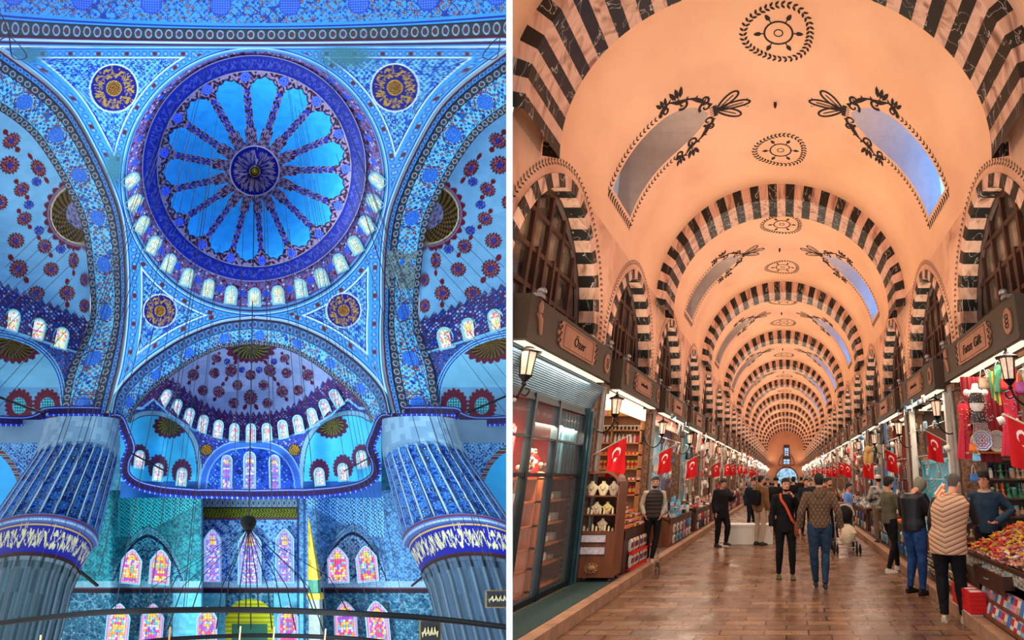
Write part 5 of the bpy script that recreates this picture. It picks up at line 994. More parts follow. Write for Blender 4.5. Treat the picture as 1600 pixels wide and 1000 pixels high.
# ---- generic goods ------------------------------------------------------------
PAL = [(206, 40, 44), (232, 220, 206), (60, 120, 190), (226, 176, 60), (60, 130, 96), (150, 70, 130), (34, 30, 32), (236, 120, 50), (120, 190, 214), (180, 150, 120), (230, 150, 170), (120, 60, 40)]
PM = [mat('goods_%s' % n_, c_, .5, var=.3, scale=8) for n_, c_ in zip(('red', 'cream', 'blue', 'yellow', 'green', 'purple', 'black', 'orange', 'sky', 'tan', 'pink', 'brown'), PAL)]
PN = ['red', 'cream', 'blue', 'yellow', 'green', 'purple', 'black', 'orange', 'sky blue', 'tan', 'pink', 'brown']
def proto(kind):
    """mesh makers with material slots (body, trim); base or hook at the origin"""
    b = MB()
    if kind == 'jar': b.lathe([(.045, 0), (.05, .02), (.05, .13), (.04, .15)], n=12); b.lathe([(.045, .15), (.045, .18), (.01, .185)], n=12, mi=1)
    elif kind == 'bottle': b.lathe([(.03, 0), (.032, .02), (.032, .12), (.012, .16), (.012, .19)], n=10); b.lathe([(.014, .19), (.014, .215)], n=8, mi=1)
    elif kind == 'box': b.box(-.06, .06, -.05, .05, 0, .1); b.box(-.062, .062, -.052, .052, .075, .1, 1)
    elif kind == 'packet': b.loft([[(x * w, y * .02 * q, z) for x, y in ((-1, -1), (1, -1), (1, 1), (-1, 1))] for z, w, q in ((0, .05, .3), (.03, .052, 1), (.14, .052, 1), (.17, .05, .2))]); b.box(-.035, .035, -.022, -.018, .05, .12, 1)
    elif kind == 'figurine': b.lathe([(.05, 0), (.045, .02), (.02, .08), (.03, .11), (.012, .14), (.02, .16), (.018, .18), (.012, .21), (.001, .22)], n=12); b.ell((.035, 0, .11), (.02, .01, .01), 6, 4, 1)
    elif kind == 'teapot': b.lathe([(.03, 0), (.06, .04), (.05, .08), (.015, .1), (.02, .12), (.002, .14)], n=12); b.tube([(.05, 0, .04), (.09, 0, .07), (.1, 0, .1)], [.012, .009, .006], 6, 1); b.tube([(-.05, 0, .03), (-.09, 0, .05), (-.05, 0, .08)], .007, 5, 1)
    elif kind == 'plate': b.loft([[(r * math.cos(q), y, r * math.sin(q) + .12) for q in [2 * math.pi * j / 24 for j in range(24)]] for r, y in ((.12, 0), (.11, .012), (.05, .02))]); b.loft([[(r * math.cos(q), y, r * math.sin(q) + .12) for q in [2 * math.pi * j / 24 for j in range(24)]] for r, y in ((.09, -.004), (.07, .008))], 1); b.ell((0, .0, .12), (.03, .006, .03), 8, 6, 1)
    elif kind == 'bag': b.loft([[(x * w, y * d, z) for x, y in ((-1, -1), (1, -1), (1, 1), (-1, 1))] for z, w, d in ((-.5, .11, .04), (-.46, .13, .05), (-.26, .11, .03))]); b.tube([(-.08, 0, -.27), (-.05, 0, -.08), (0, 0, 0), (.05, 0, -.08), (.08, 0, -.27)], .008, 5, 1)
    elif kind == 'scarf':
        for j in range(4): b.loft([[(-.09 + .05 * j + x * .026 + .008 * math.sin(z * 9 + j), y * .012, z) for x, y in ((-1, -1), (1, -1), (1, 1), (-1, 1))] for z in (0, -.2, -.4, -.6 - .05 * j)], j % 2)
    elif kind == 'slipper': b.loft([[(x * w, yc + y * .001, z + dz) for x, y, dz in ((-1, 0, 0), (1, 0, 0), (1, 0, .02), (-1, 0, .02))] for yc, w, z in ((-.1, .03, 0), (-.05, .04, .0), (.05, .035, .01), (.1, .03, .02))]); b.ell((0, -.05, .025), (.04, .06, .03), 8, 6, 1)
    elif kind == 'hanging_lamp': b.tube([(0, 0, 0), (0, 0, -.12)], .005, 4, 1); b.ell((0, 0, -.2), (.09, .09, .1), 12, 8); b.lathe([(.03, -.11), (.035, -.1)], n=8, mi=1)
    elif kind == 'bracelets': [b.tube([(.035 * math.cos(q), .01 * j + .02 * math.sin(q), -.04 * j - .04 + .035 * math.sin(q)) for q in [.7 * i for i in range(10)]], .006, 4, j % 2) for j in range(7)]
    elif kind == 'card': b.box(-.04, .04, -.003, .003, 0, .14); b.box(-.03, .03, -.006, -.003, .06, .12, 1)
    elif kind == 'sweets': [b.box(-.08 + .04 * i, -.045 + .04 * i, -.06 + .045 * j, -.02 + .045 * j, .01 * ((i + j) % 2), .04 + .01 * ((i + j) % 2), (i + j) % 2) for i in range(4) for j in range(3)]
    elif kind == 'apron': b.loft([[(x * w, y * .008 + .015 * math.sin(z * 20 + x * 3), z) for x, y in ((-1, -1), (-.3, -1), (.3, -1), (1, -1), (1, 1), (.3, 1), (-.3, 1), (-1, 1))] for z, w in ((-.6, .16), (-.45, .15), (-.25, .12), (-.1, .1), (0, .07))]); b.tube([(-.07, 0, 0), (0, 0, .1), (.07, 0, 0)], .006, 4, 1)
    return b
CNT = {}; PRO = {}
def good(kind, loc, c1, c2, label, group, cat=None, rz=0., sc=1.):
    key = (kind, c1, c2)
    if key not in PRO: PRO[key] = proto(kind).mesh(kind, [PM[c1], PM[c2]], kind in ('jar', 'bottle', 'figurine', 'teapot', 'hanging_lamp', 'slipper'))
    o = link(kind, PRO[key], loc=loc); o.rotation_euler = (0, 0, rz); o.scale = (sc,) * 3
    CNT[(label)] = n_ = CNT.get(label, 0) + 1
    return tag(o, label, cat or kind.replace('_', ' '), group)
rg = random.Random(11)
# ---- spice and sweets shop, second on the left
sp = thing('spice_rack', 'pine shelving full of jars, packets and sweets in the second shop on the left', 'shelves', (-4.2, 12.75, .13)); b = MB(); b.box(-.72, .72, .0, .03, 0, 3.15); b.build('back_panel', WD3, sp)
ZS = (.84, 1.23, 1.54, 1.81, 2.13, 2.4, 2.7, 3.05)
for z in ZS: b = MB(); b.box(-.72, .72, -.25, .0, z - .03, z); b.build('shelf', WD3, sp)
for y in (-.72, .0, .69): b = MB(); b.box(y, y + .03, -.25, 0, 0, 3.1); b.build('upright', WD3, sp)
for zi, z in enumerate(ZS):
    kind = ('sweets', 'packet', 'sweets', 'packet', 'sweets', 'bottle', 'box', 'jar')[zi]
    for j in range(15):
        y = -.66 + 1.3 * j / 14; cc = {0: (7, 3), 1: (0, 3), 2: (0, 1), 3: (3, 0), 4: (7, 0), 5: (1, 6), 6: (9, 1), 7: (3, 11)}[zi]; cc = (cc[0] if rg.random() < .75 else rg.choice((3, 0, 9, 10)), cc[1])
        good(kind, (-4.2 + y, 12.6, .13 + z), cc[0], cc[1], '%s %s %s from the left on the %s shelf up in the spice shop' % (PN[cc[0]], kind, ORD[j], ORD[zi]), 'jars and packets of the spice shop', rz=0, sc=1.1 if kind != 'sweets' else 1.25)
def heap_table(name, label, x0, x1, y0, y1, z0, z1, tray_z, s, m_=WD, front=True):
    t = thing(name, label, 'table', ((x0 + x1) / 2, (y0 + y1) / 2, .13)); cx, cy = t.location.x, t.location.y; b = MB(); b.box(x0 - cx, x1 - cx, y0 - cy, y1 - cy, 0, z0); b.build('cabinet', m_, t)
    b = MB(); b.obox((0, 0, (z0 + z1) / 2 - .06), (0, (y1 - y0) / 2, 0), ((x1 - x0) / 2, 0, -s * (z1 - z0) / 2), (0, 0, .012)); b.box(x0 - cx, x1 - cx, y0 - cy, y0 - cy + .02, z0, z0 + .05); b.build('tray_top', m_, t)
    xf = (x1 if s > 0 else x0) - cx; b = MB(); b.box(xf - .015, xf + .015, y0 - cy, y1 - cy, z0 - .12, z0 + .02); b.build('front_rim', WD, t); return t
heap_table('sweets_stand', 'dark wooden stand with slanted sweet trays in front of the spice shop', -3.5, -2.85, 9.72, 11.45, .68, 1.12, 0, 1)
for i in range(9):
    for j in range(6):
        x = -2.92 - .1 * j; z = .13 + .70 + .44 * (.07 + .1 * j) / .65 + .0; y = 9.8 + i * .19; cc = ((0, 10), (3, 7), (0, 7), (1, 3), (7, 11), (3, 1))[(i + j * 2) % 6]
        good('sweets', (x, y, z - .02), cc[0], cc[1], '%s and %s sweets in row %s up, column %s along the slanted stand' % (PN[cc[0]], PN[cc[1]], ORD[j], ORD[i]), 'sweets in the slanted trays', sc=.95)
for r_ in range(2):
    for i in range(12):
        y = 10.05 + i * .1; z = .2 + .26 * r_; good('packet', (-2.80 - .02 * r_, y, z), (1, 9, 1, 3, 1, 6)[i % 6], (6, 0, 2)[i % 3], 'pale packet %s along the %s rack below the sweets stand' % (ORD[i], ('lower', 'upper')[r_]), 'packets in the rack under the sweets stand', rz=math.pi / 2, sc=1.25)
    b = MB(); b.box(-2.84, -2.76, 10.0, 11.4, .18 + .26 * r_ - .03, .185 + .26 * r_); tag(b.build('red_ledge', RED), 'narrow red ledge, %s one, holding packets under the stand' % ('lower', 'upper')[r_], 'ledge')
# ---- remaining shops: shelves, tables and hanging goods
def fillshop(k, s, dens, tabcol=(9, 1), hang=('scarf', 'bag', 'apron', 'hanging_lamp', 'bracelets'), cols=None):
    yc = shopy(k); xs = lambda x: x if s > 0 else -x - .33; who = 'of the %s shop on the %s' % (ORD[k], sgn(s)); cols = cols or [1, 1, 1, 6, 0, 9, 8]
    tb = heap_table('shop_table', 'goods table standing before the %s shop on the %s' % (ORD[k], sgn(s)), *(sorted((xs(-3.45), xs(-2.85)))), yc - 1.5, yc + 1.45, .62, .9, 0, s, WD if k % 2 else WD2)
    n = int(12 * dens)
    for j in range(n):
        for r_ in range(3 if dens > .7 else 2):
            c1, c2 = rg.choice(cols), rg.choice(cols); kd = rg.choice(('packet', 'box', 'figurine', 'slipper', 'teapot') if k % 2 else ('card', 'packet', 'slipper', 'box', 'jar'))
            good(kd, (xs(-2.95 - .2 * r_), yc - 1.4 + 2.8 * (j + .5) / n, .13 + .64 + .11 * r_), c1, c2, '%s %s, %s along row %s on the %s shop\'s table on the %s' % (PN[c1], kd, ORD[j], ('one', 'two', 'three')[r_], ORD[k], sgn(s)), 'goods on the table ' + who, rz=math.pi / 2 * s + rg.uniform(-.4, .4), sc=1.3)
    n = int(11 * dens)
    for row, (x, z) in enumerate(((-3.05, 3.2), (-3.3, 2.75), (-3.42, 2.2), (-3.42, 1.7))):
        if dens < .5 and row == 3: continue
        for j in range(n):
            c1, c2 = rg.choice(cols), rg.choice(cols); kd = rg.choice(hang)
            good(kd, (xs(x + rg.uniform(-.05, .05)), yc - 1.4 + 2.8 * (j + .5) / n + rg.uniform(-.06, .06), z + rg.uniform(-.1, .05)), c1, c2, '%s %s, %s in the %s hanging row %s' % (PN[c1], kd.replace('hanging_', ''), ORD[j], ('top', 'second', 'third', 'lowest')[row], who), 'hanging goods ' + who, rz=math.pi / 2 * s + rg.uniform(-.5, .5), sc=rg.uniform(.7, 1.05))
    b = MB(); [b.tube([(xs(x), yc - 1.45, z), (xs(x), yc + 1.45, z)], .01, 4) for x, z in ((-3.05, 3.2), (-3.3, 2.75), (-3.42, 2.2), (-3.42, 1.7))]; tag(b.build('hanging_rails', SILV), 'steel rails for hanging goods in the %s shop on the %s' % (ORD[k], sgn(s)), 'rails')
    for r_ in range(2):
        for j in range(int(9 * dens)):
            c1 = rg.choice(cols); good('packet', (xs(-2.82), yc - 1.3 + 2.6 * (j + .5) / int(9 * dens), .17 + .24 * r_), c1, rg.choice((6, 0, 2)), '%s packet, %s in %s row under the %s shop\'s table on the %s' % (PN[c1], ORD[j], ('bottom', 'upper')[r_], ORD[k], sgn(s)), 'packets below the table ' + who, rz=math.pi / 2 * s, sc=1.2)
for k in range(2, 8):
    for s in (1, -1):
        if k == 2 and s > 0: fillshop(k, s, .75, cols=[8, 1, 2, 8, 1, 6, 10], hang=('card', 'packet', 'bracelets', 'bag'))
        else: fillshop(k, s, (.9, .8, .65, .5, .42, .36)[k - 2], cols=[1, 1, 8, 2, 9, 6] if s < 0 and k < 4 else [1, 1, 1, 6, 0, 9, 1])
fillshop(1, -1, .8, cols=[8, 2, 4, 8, 1, 7], hang=('card', 'bracelets', 'packet'))
# farthest shops: more goods than anyone could count
for k in range(8, NS):
    for s in (1, -1):
        b = MB(); x0 = -3.3 if s > 0 else 2.97
        for j in range(150):
            x = x0 + s * rg.uniform(-.12, .42 if k < 14 else .3); y = shopy(k) + rg.uniform(-1.6, 1.6); z = rg.uniform(.5, 3.3) if abs(x) < 3.2 else rg.uniform(.3, 3.3); w = rg.uniform(.03, .1); b.obox((x, y, z), (w * .4, 0, .02), (0, w, .03), (0, 0, rg.uniform(.04, .2)), rg.choice((0, 0, 0, 0, 1, 2, 3, 4, 5)))
        for j in range(8): b.ell((x0 + s * rg.uniform(.2, .5), shopy(k) + rg.uniform(-1.6, 1.6), rg.uniform(2.6, 3.25)), (.05,) * 3, 6, 5, 6)
        o = b.build('shop_goods', [PM[1], PM[6], PM[0], PM[9], PM[8], PM[11], mat('small_lamp', (255, 240, 215), .5, emit=2.5)]); tag(o, 'mass of small goods filling the distant %s shop on the %s' % (ORD[k], sgn(s)), 'shop goods', kind='stuff')
# white lit backs and door leaves of the nearer shops
bb = thing('blue_display', 'tall light blue display cabinet inside the second shop on the right', 'cabinet', (3.5, 11.6, .13)); b = MB(); b.box(-.2, .3, -.95, 1.3, 0, 2.0); b.build('body', mat('light_blue', (110, 178, 206), .5, var=.15), bb); b = MB()
for z in (.6, 1.2, 1.9): b.box(-.24, -.2, -.9, 1.28, z, z + .06)
for y in (-.9, -.1, .6, 1.22): b.box(-.24, -.2, y, y + .06, 0, 2.0)
b.build('trim', mat('turquoise_trim', (70, 196, 214), .5, var=.1), bb)
b = MB(); b.box(3.0, 3.12, 9.75, 9.85, .13, 3.3); b.box(3.0, 3.12, 12.6, 12.7, .13, 3.3); tag(b.build('door_frame', WHITE), 'tall white door frame of the light blue shop on the right', 'door frame')
b = MB(); b.box(-3.9, -3.8, 13.3, 15.9, .13, 3.2); tag(b.build('pale_display', mat('pale_blue', (150, 204, 224), .4, var=.35, scale=3)), 'pale blue lit display wall in the third shop on the left', 'display wall')
# ---- pink awning-like lit strips over shops 2 and 3 on the left
for k, m_ in ((1, LIT), (2, mat('rosy_strip', (232, 150, 130), .6, emit=.3, var=.3, scale=30))):
    b = MB(); b.box(-3.5, -3.44, shopy(k) - 1.5, shopy(k) + 1.45, 3.05, 3.36); tag(b.build('light_box', m_), 'lit panel under the %s sign on the left' % ORD[k], 'light box')
for k in range(0, 8):
    for s in (1, -1):
        if k or s < 0:
            x = -3.6 if s > 0 else 3.25; b = MB(); b.box(min(x, x - s * 1.2), max(x, x - s * 1.2), shopy(k) - 1.5, shopy(k) + 1.5, 3.3, 3.33); tag(b.build('ceiling_lamp', LIT), 'long white lamp panel in the ceiling of the %s shop on the %s' % (ORD[k], sgn(s)), 'lamp')
# ================================================================ SOUVENIR SHOP, first on the right
rk = thing('figurine_rack', 'dark rack of little metal figurines beside the hanging plates', 'rack', (3.72, 8.55, 1.1)); b = MB(); b.box(-.55, .75, .1, .13, -.9, 1.0); b.build('back_panel', WD, rk)
RZ = (0.06, .33, .62, .92)
for z in RZ: b = MB(); b.box(-.55, .75, -.12, .1, z - .02, z); b.box(-.55, .75, -.125, -.11, z, z + .012); b.build('shelf', WD2, rk)
for x in (-.55, .1, .73): b = MB(); b.box(x, x + .02, -.12, .1, -.9, .95); b.build('upright', WD, rk)
for zi, z in enumerate(RZ[:3]):
    for j in range(14):
        kd = ('teapot', 'figurine', 'figurine')[zi] if j % 4 else 'jar'; cc = rg.choice((9, 9, 11, 1, 4, 7, 6)); sc = 1.05 if kd != 'jar' else .9
        for rr in (0, 1) if zi else (0,): good(kd, (3.22 + .088 * j, 8.47 + .09 * rr, 1.1 + z), cc, rg.choice((3, 1, 6, 8)), '%s %s %s from the left on the %s shelf of the rack%s' % (PN[cc], kd, ORD[j], ('lowest', 'middle', 'upper')[zi], ', back row' if rr else ''), 'figurines on the rack', sc=sc, rz=rg.uniform(-.5, .5))
def platep(R, T, q):
    if q == 0: c = np.where((np.sin(R * 26 + 1.2 * np.cos(8 * T)) > 0)[..., None], np.array((90, 130, 190.)), np.array((232, 226, 232.))); c = mixc(c, (200, 90, 120), ((np.abs(np.cos(4 * T)) > .8) & (R < .6) & (R > .2)) * .9); return mixc(c, (120, 40, 70), (R < .12) * 1.)
    c = np.where((np.sin(R * 48) > 0)[..., None], np.array((216, 206, 196.)), np.array((120, 108, 104.))); return mixc(c, (40, 36, 40), ((np.cos(T * 40) > .3) & (np.abs(R - .62) < .05)) * 1.)
def plate(loc, r, q, label):
    t = thing('plate', label, 'plate', loc); R, T = np.meshgrid(np.linspace(0.001, 1, 40), np.linspace(0, 2 * np.pi, 90), indexing='ij'); V = np.stack([R * r * np.cos(T), -.02 * R ** 3, R * r * np.sin(T)], -1); grid_obj('painted_face', V, platep(R, T, q), vmat('glazed', .2), t)
    b = MB(); b.loft([[(rr * math.cos(a), y, rr * math.sin(a)) for a in [2 * math.pi * j / 32 for j in range(32)]] for rr, y in ((r * .98, -.024), (r * 1.03, -.018), (r * 1.02, .0), (r * .5, .02))], cap=False); b.build('rim', PM[9], t)
b = MB(); b.box(2.55, 3.25, 7.38, 7.52, 2.06, 2.085); tag(b.build('plate_shelf', BRASS), 'narrow golden shelf holding the two round plates', 'shelf')
plate((2.76, 7.42, 2.24), .145, 0, 'blue and white flowered plate standing above the figurine rack'); plate((2.99, 7.46, 2.23), .15, 1, 'grey ringed plate right of the blue flowered plate')
def garment(loc, w, h, m1, m2, label, sleeves=False, skirt=True):
    t = thing('dress', label, 'dress', loc); b = MB(); rings = []
    for z, k, d in ((0, .28, .02), (-.06, .5, .035), (-.2, .42, .045), (-.38, .4, .04), (-.5, .55, .05), (-1, .95 if skirt else .6, .06)): rings.append([(w / 2 * k * math.cos(a) + .006 * math.cos(9 * a), d * math.sin(a) * (1 + .25 * math.cos(9 * a)), z * h) for a in [2 * math.pi * j / 28 for j in range(28)]])
    b.loft(rings); b.build('cloth', m1, t, True); rr = random.Random(3); b = MB(); [b.ell((rr.uniform(-.3, .3) * w, -.055, -rr.uniform(.1, .6) * h), (.012,) * 3, 6, 4) for _ in range(34)]; b.build('sequins', m2, t); b = MB(); b.tube([(-w * .2, 0, 0), (0, 0, .05), (w * .2, 0, 0)], .006, 4); b.tube([(0, 0, .05), (.02, 0, .08), (0, 0, .1), (-.015, 0, .08)], .005, 4); b.build('hanger', SILV, t); return t
MAG = mat('magenta_cloth', (206, 24, 56), .6, var=.25, scale=5); DRD = mat('dark_red_cloth', (130, 14, 30), .7, var=.3, scale=5)
b = MB(); b.loft([[(2.66 + .02 * i, 7.78 + .02 * math.sin(i * 1.7), z) for i in range(44)] for z in (2.1, 3.22)], close=False, cap=False); tag(b.build('red_cloth', DRD, fix=False), 'dark red cloth stretched behind the hanging costumes', 'cloth')
garment((3.02, 6.95, 2.86), .42, .85, MAG, SILV, 'bright magenta dress with sequins hanging right of the silver dancer outfit'); garment((2.86, 7.55, 2.9), .44, .95, DRD, SILV, 'dark red dress hanging behind the silver dancer outfit'); garment((2.64, 7.7, 2.8), .34, .8, MAG, BRASS, 'magenta skirt at the back by the wooden post')
dz = thing('dancer_outfit', 'dark sequinned dancer outfit with silver coins on a white torso form', 'costume', (2.70, 7.3, 2.35)); b = MB(); b.eloft([((0, 0, .28), .05, .03), ((0, 0, .34), .1, .05), ((0, 0, .46), .115, .06), ((0, 0, .56), .12, .05), ((0, 0, .6), .06, .04), ((0, 0, .68), .04, .035)]); b.ell((-.13, 0, .55), (.05, .04, .05)); b.ell((.13, 0, .55), (.05, .04, .05)); b.build('torso_form', WHITE, dz, True)
b = MB(); b.eloft([((0, -.0, .4), .108, .065), ((0, 0, .46), .123, .072), ((0, 0, .54), .1, .066)]); b.eloft([((0, 0, .12), .12, .05), ((0, 0, .2), .11, .055), ((0, 0, .28), .09, .05)]); b.build('bodice', mat('sequin_dark', (84, 70, 70), .3, .4, var=.7, scale=60), dz)
b = MB(); rr = random.Random(2); [b.ell((rr.uniform(-.12, .12), -.07, rr.uniform(.1, .55)), (.007, .004, .007), 6, 4) for _ in range(70)]; [b.tube([(-.09 + .02 * j, -.05, .12), (-.12 + .027 * j, -.05, -.12 - .02 * (j % 3))], .005, 4) for j in range(10)]; b.build('coins', SILV, dz)
for j in range(15):
    cc = (9, 1, 4, 4, 0, 9, 2, 0, 5, 1, 8, 0, 7, 4, 2)[j]; kd = ('bag', 'bracelets', 'scarf', 'apron')[j % 4]; good(kd, (2.74 + .055 * j, 7.05 - .05 * (j % 5), 3.22 - .04 * (j % 3)), cc, (1, 9, 3)[j % 3], '%s %s hanging %s from the left under the first sign on the right' % (PN[cc], kd, ORD[j]), 'goods hanging under the first sign on the right', sc=.62)
for j in range(9):
    cc = (9, 7, 8, 2, 2, 8, 1, 6, 2, 2, 8, 5)[j]; good('bag' if j % 3 else 'slipper', (2.52 + .03 * (j % 4) if j < 5 else 3.05 + .05 * (j % 5), 7.2 - .05 * j * (j > 5), 2.42 - .13 * (j % 5)), cc, 1, '%s trinket purse hanging beside the plates, %s of the bunch' % (PN[cc], ORD[j]), 'trinkets beside the plates', sc=.42, rz=rg.uniform(-.4, .4), cat='purse')
for j, (x, y, z) in enumerate(((3.02, 6.95, 2.42), (2.85, 7.0, 2.46), (3.12, 6.2, 2.3), (2.58, 8.6, 2.18))):
    b = MB(); b.tube([(0, 0, 0), (.08, -.03, .03)], .055, 14); b.tube([(.06, 0, .0), (.075, 0, -.12)], .012, 6); o = b.build('spot_lamp', mat('spot_white', (222, 212, 200), .4), loc=(x, y, z)); tag(o, 'white cylinder spot lamp %s of those over the souvenir shop' % ORD[j], 'spot lamp')
# sweets counter, nearest on the right
ct = heap_table('sweets_counter', 'long dark counter heaped with wrapped sweets at the lower right', 2.52, 3.7, 5.6, 7.85, .62, 1.05, 0, -1, OLIVE)
b = MB(); b.box(2.50, 2.53, 5.6, 7.85, .60, .72); tag(b.build('patterned_rim', mat('speckled_rim', (200, 196, 180), .5, rgb2=(26, 26, 28), scale=26)), 'black and white patterned rim along the front of the sweets counter', 'rim')
CC = [3, 7, 0, 5, 1, 9, 10, 11, 3, 7]; sw = {}
for q in CC: b = MB(); b.ell((0, 0, 0), (.028, .018, .015), 7, 5); b.obox((-.036, 0, 0), (.012, 0, 0), (0, .012, 0), (0, 0, .004)); b.obox((.036, 0, 0), (.012, 0, 0), (0, .012, 0), (0, 0, .004)); sw[q] = b.mesh('wrapped_sweet', PM[q], True)
for j in range(300):
    u, v = rg.random(), rg.random(); x = 2.56 + 1.1 * u ** 1.2; y = 5.75 + 2.05 * v; z = .13 + .66 + .40 * (x - 2.52) + .10 * math.sin(v * 3.14 * 3) * u + .02; cc = rg.choice(CC if y < 7 else [3, 7, 0, 3])
    o = link('wrapped_sweet', sw[cc], loc=(x, y, z)); o.rotation_euler = (rg.uniform(-.5, .5), rg.uniform(-.5, .5), rg.uniform(0, 6)); o.scale = (1.25,) * 3; tag(o, 'wrapped %s sweet in the counter heap, %s and %s' % (PN[cc], ('at the front edge', 'low on the slope', 'high on the slope', 'at the back')[min(3, int(u * 4))], ('nearest the camera', 'towards the camera', 'mid-length', 'past the middle', 'near the far end', 'at the far end')[min(5, int(v * 6))]), 'sweet', 'wrapped sweets on the counter')
b = MB()
for j in range(3400):
    u, v = rg.random(), rg.random(); x = 2.55 + 1.12 * u; y = 5.65 + 2.15 * v; z = .13 + .64 + .40 * (x - 2.52) + .10 * math.sin(v * 3.14 * 3) * u; b.ell((x, y, z), (.03 * rg.uniform(.7, 1.2), .022, .016), 5, 3, rg.randrange(7))
tag(b.build('sweet_heap', [PM[q] for q in (3, 7, 0, 9, 1, 11, 10)]), 'many-coloured heap of wrapped sweets under the topmost ones', 'sweets', kind='stuff')
dr_ = thing('drawer_unit', 'brown cabinet with an open drawer of cards below the sweets counter', 'cabinet', (2.62, 6.55, .13)); b = MB(); b.box(-.1, .6, -.85, .85, 0, .60); b.build('body', WD2, dr_)
b = MB(); b.box(-.22, .0, -.3, .62, .40, .42); b.box(-.24, -.22, -.3, .62, .36, .56); b.box(-.22, 0, -.3, -.28, .4, .56); b.box(-.22, 0, .6, .62, .4, .56); d2 = b.build('drawer', WD, dr_); b = MB(); b.tube([(-.245, .1, .47), (-.27, .12, .47), (-.27, .2, .47), (-.245, .22, .47)], .008, 5); b.build('handle', SILV, d2)
for j in range(12):
    o = good('card', (2.46 + .012 * (j % 3), 6.30 + .07 * j, .55), (1, 8, 1, 9)[j % 4], (0, 2, 6)[j % 3], 'pale card %s in the open drawer' % ORD[j], 'cards in the open drawer', rz=.3 * (j % 3), sc=1.0)
for r_ in range(2):
    for j in range(16):
        cc = (10, 8, 1, 0, 1, 2, 9, 10)[(j + r_ * 3) % 8]; o = good('card', (2.45 - .06 * (1 - r_), 5.85 + .085 * j, .16 + .19 * r_), cc, (1, 0, 2)[j % 3], '%s souvenir card %s along the %s rack at the lower right corner' % (PN[cc], ORD[j], ('lower', 'upper')[r_]), 'souvenir cards at the lower right', rz=-math.pi / 2, sc=1.15); o.rotation_euler = (-.35, 0, -math.pi / 2)
b = MB(); b.box(2.36, 2.5, 5.7, 7.3, .13, .16); b.box(2.42, 2.5, 5.7, 7.3, .32, .35); b.box(2.36, 2.38, 5.7, 7.3, .13, .2); tag(b.build('card_rack', WD2), 'low wooden rack for souvenir cards at the lower right corner', 'rack')
for r_ in range(5):
    for j in range(4):
        b = MB(); b.box(-.1, .1, -.085, .085, 0, .045); b.box(-.07, .07, -.05, .05, .045, .047, 1); o = b.build('red_carton', [RED, WHITE], loc=(2.31 + .004 * (r_ % 2), 6.98 + .18 * j, .17 + .048 * r_)); tag(o, 'flat red carton, layer %s from the bottom, %s from the near end of the stack' % (ORD[r_], ORD[j]), 'carton', 'red cartons stacked by the counter')
for j in range(4): b = MB(); b.box(-.095, .095, -.08, .08, 0, .16); b.box(-.096, -.095, -.05, .05, .03, .12, 1); o = b.build('white_carton', [WHITE, PM[6]], loc=(2.31, 6.99 + .18 * j, .005)); tag(o, 'white carton under the red stack, %s from the near end' % ORD[j], 'carton', 'white cartons under the red stack')
# bead curtain stand and second counter before the vest man
heap_table('goods_counter', 'counter of trinkets between the two customers on the right', 2.5, 3.1, 8.35, 9.5, .6, .85, 0, -1, WD2)
for i in range(13):
    for j in range(4): cc = rg.choice((1, 9, 6, 1, 11)); good(rg.choice(('slipper', 'box', 'figurine')), (2.56 + .13 * j, 8.4 + .085 * i, .13 + .64 + .055 * j), cc, rg.choice((1, 6, 9)), '%s trinket, row %s up and %s along the middle counter on the right' % (PN[cc], ORD[j], ORD[i]), 'trinkets on the middle counter', sc=.8, rz=rg.uniform(0, 3), cat='trinket')
for i in range(26):
    cc = (6, 11, 8, 4, 9, 11, 9)[i % 7]; good('bracelets', (2.46, 7.75 + .07 * i, .60), cc, (9, 1, 3)[i % 3], '%s bead strings hanging %s along the front of the middle counter' % (PN[cc], ORD[i]), 'bead strings on the middle counter', sc=1.35, rz=math.pi / 2)
for j in range(5): b = MB(); b.obox((0, 0, 0), (.12, 0, .05), (0, .05, 0), (0, 0, .012)); o = b.build('orange_booklet', PM[7 if j % 2 else 1], loc=(2.75 + .03 * j, 9.75 + .09 * j, 1.32 + .05 * j)); o.rotation_euler = (.3, -.5, .2); tag(o, 'tilted %s booklet by the grey hood, %s from the front' % (('cream', 'orange')[j % 2], ORD[j]), 'booklet')
b = MB(); b.box(-.6, .6, -.25, .25, 0, .45); b.box(-.62, .62, -.27, .27, .45, .5); tag(b.build('stall_box', WHITE, loc=(-.98, 15.3, 0)), 'low white box stand in the middle of the aisle behind the walkers', 'box')
# dolls hung by the fourth shop on the right
dl = MB(); [dl.ell((.1 * math.cos(q), 0, -.25 - .05 * (q % 2)), (.06, .05, .2)) for q in range(5)]; dl.ell((0, 0, 0), (.12, .1, .12)); tag(dl.build('hanging_sponges', mat('loofah', (226, 178, 110), .8), loc=(2.65, 17.2, 2.6)), 'bunch of long tan loofahs hanging beside the small flag on the right', 'loofahs')
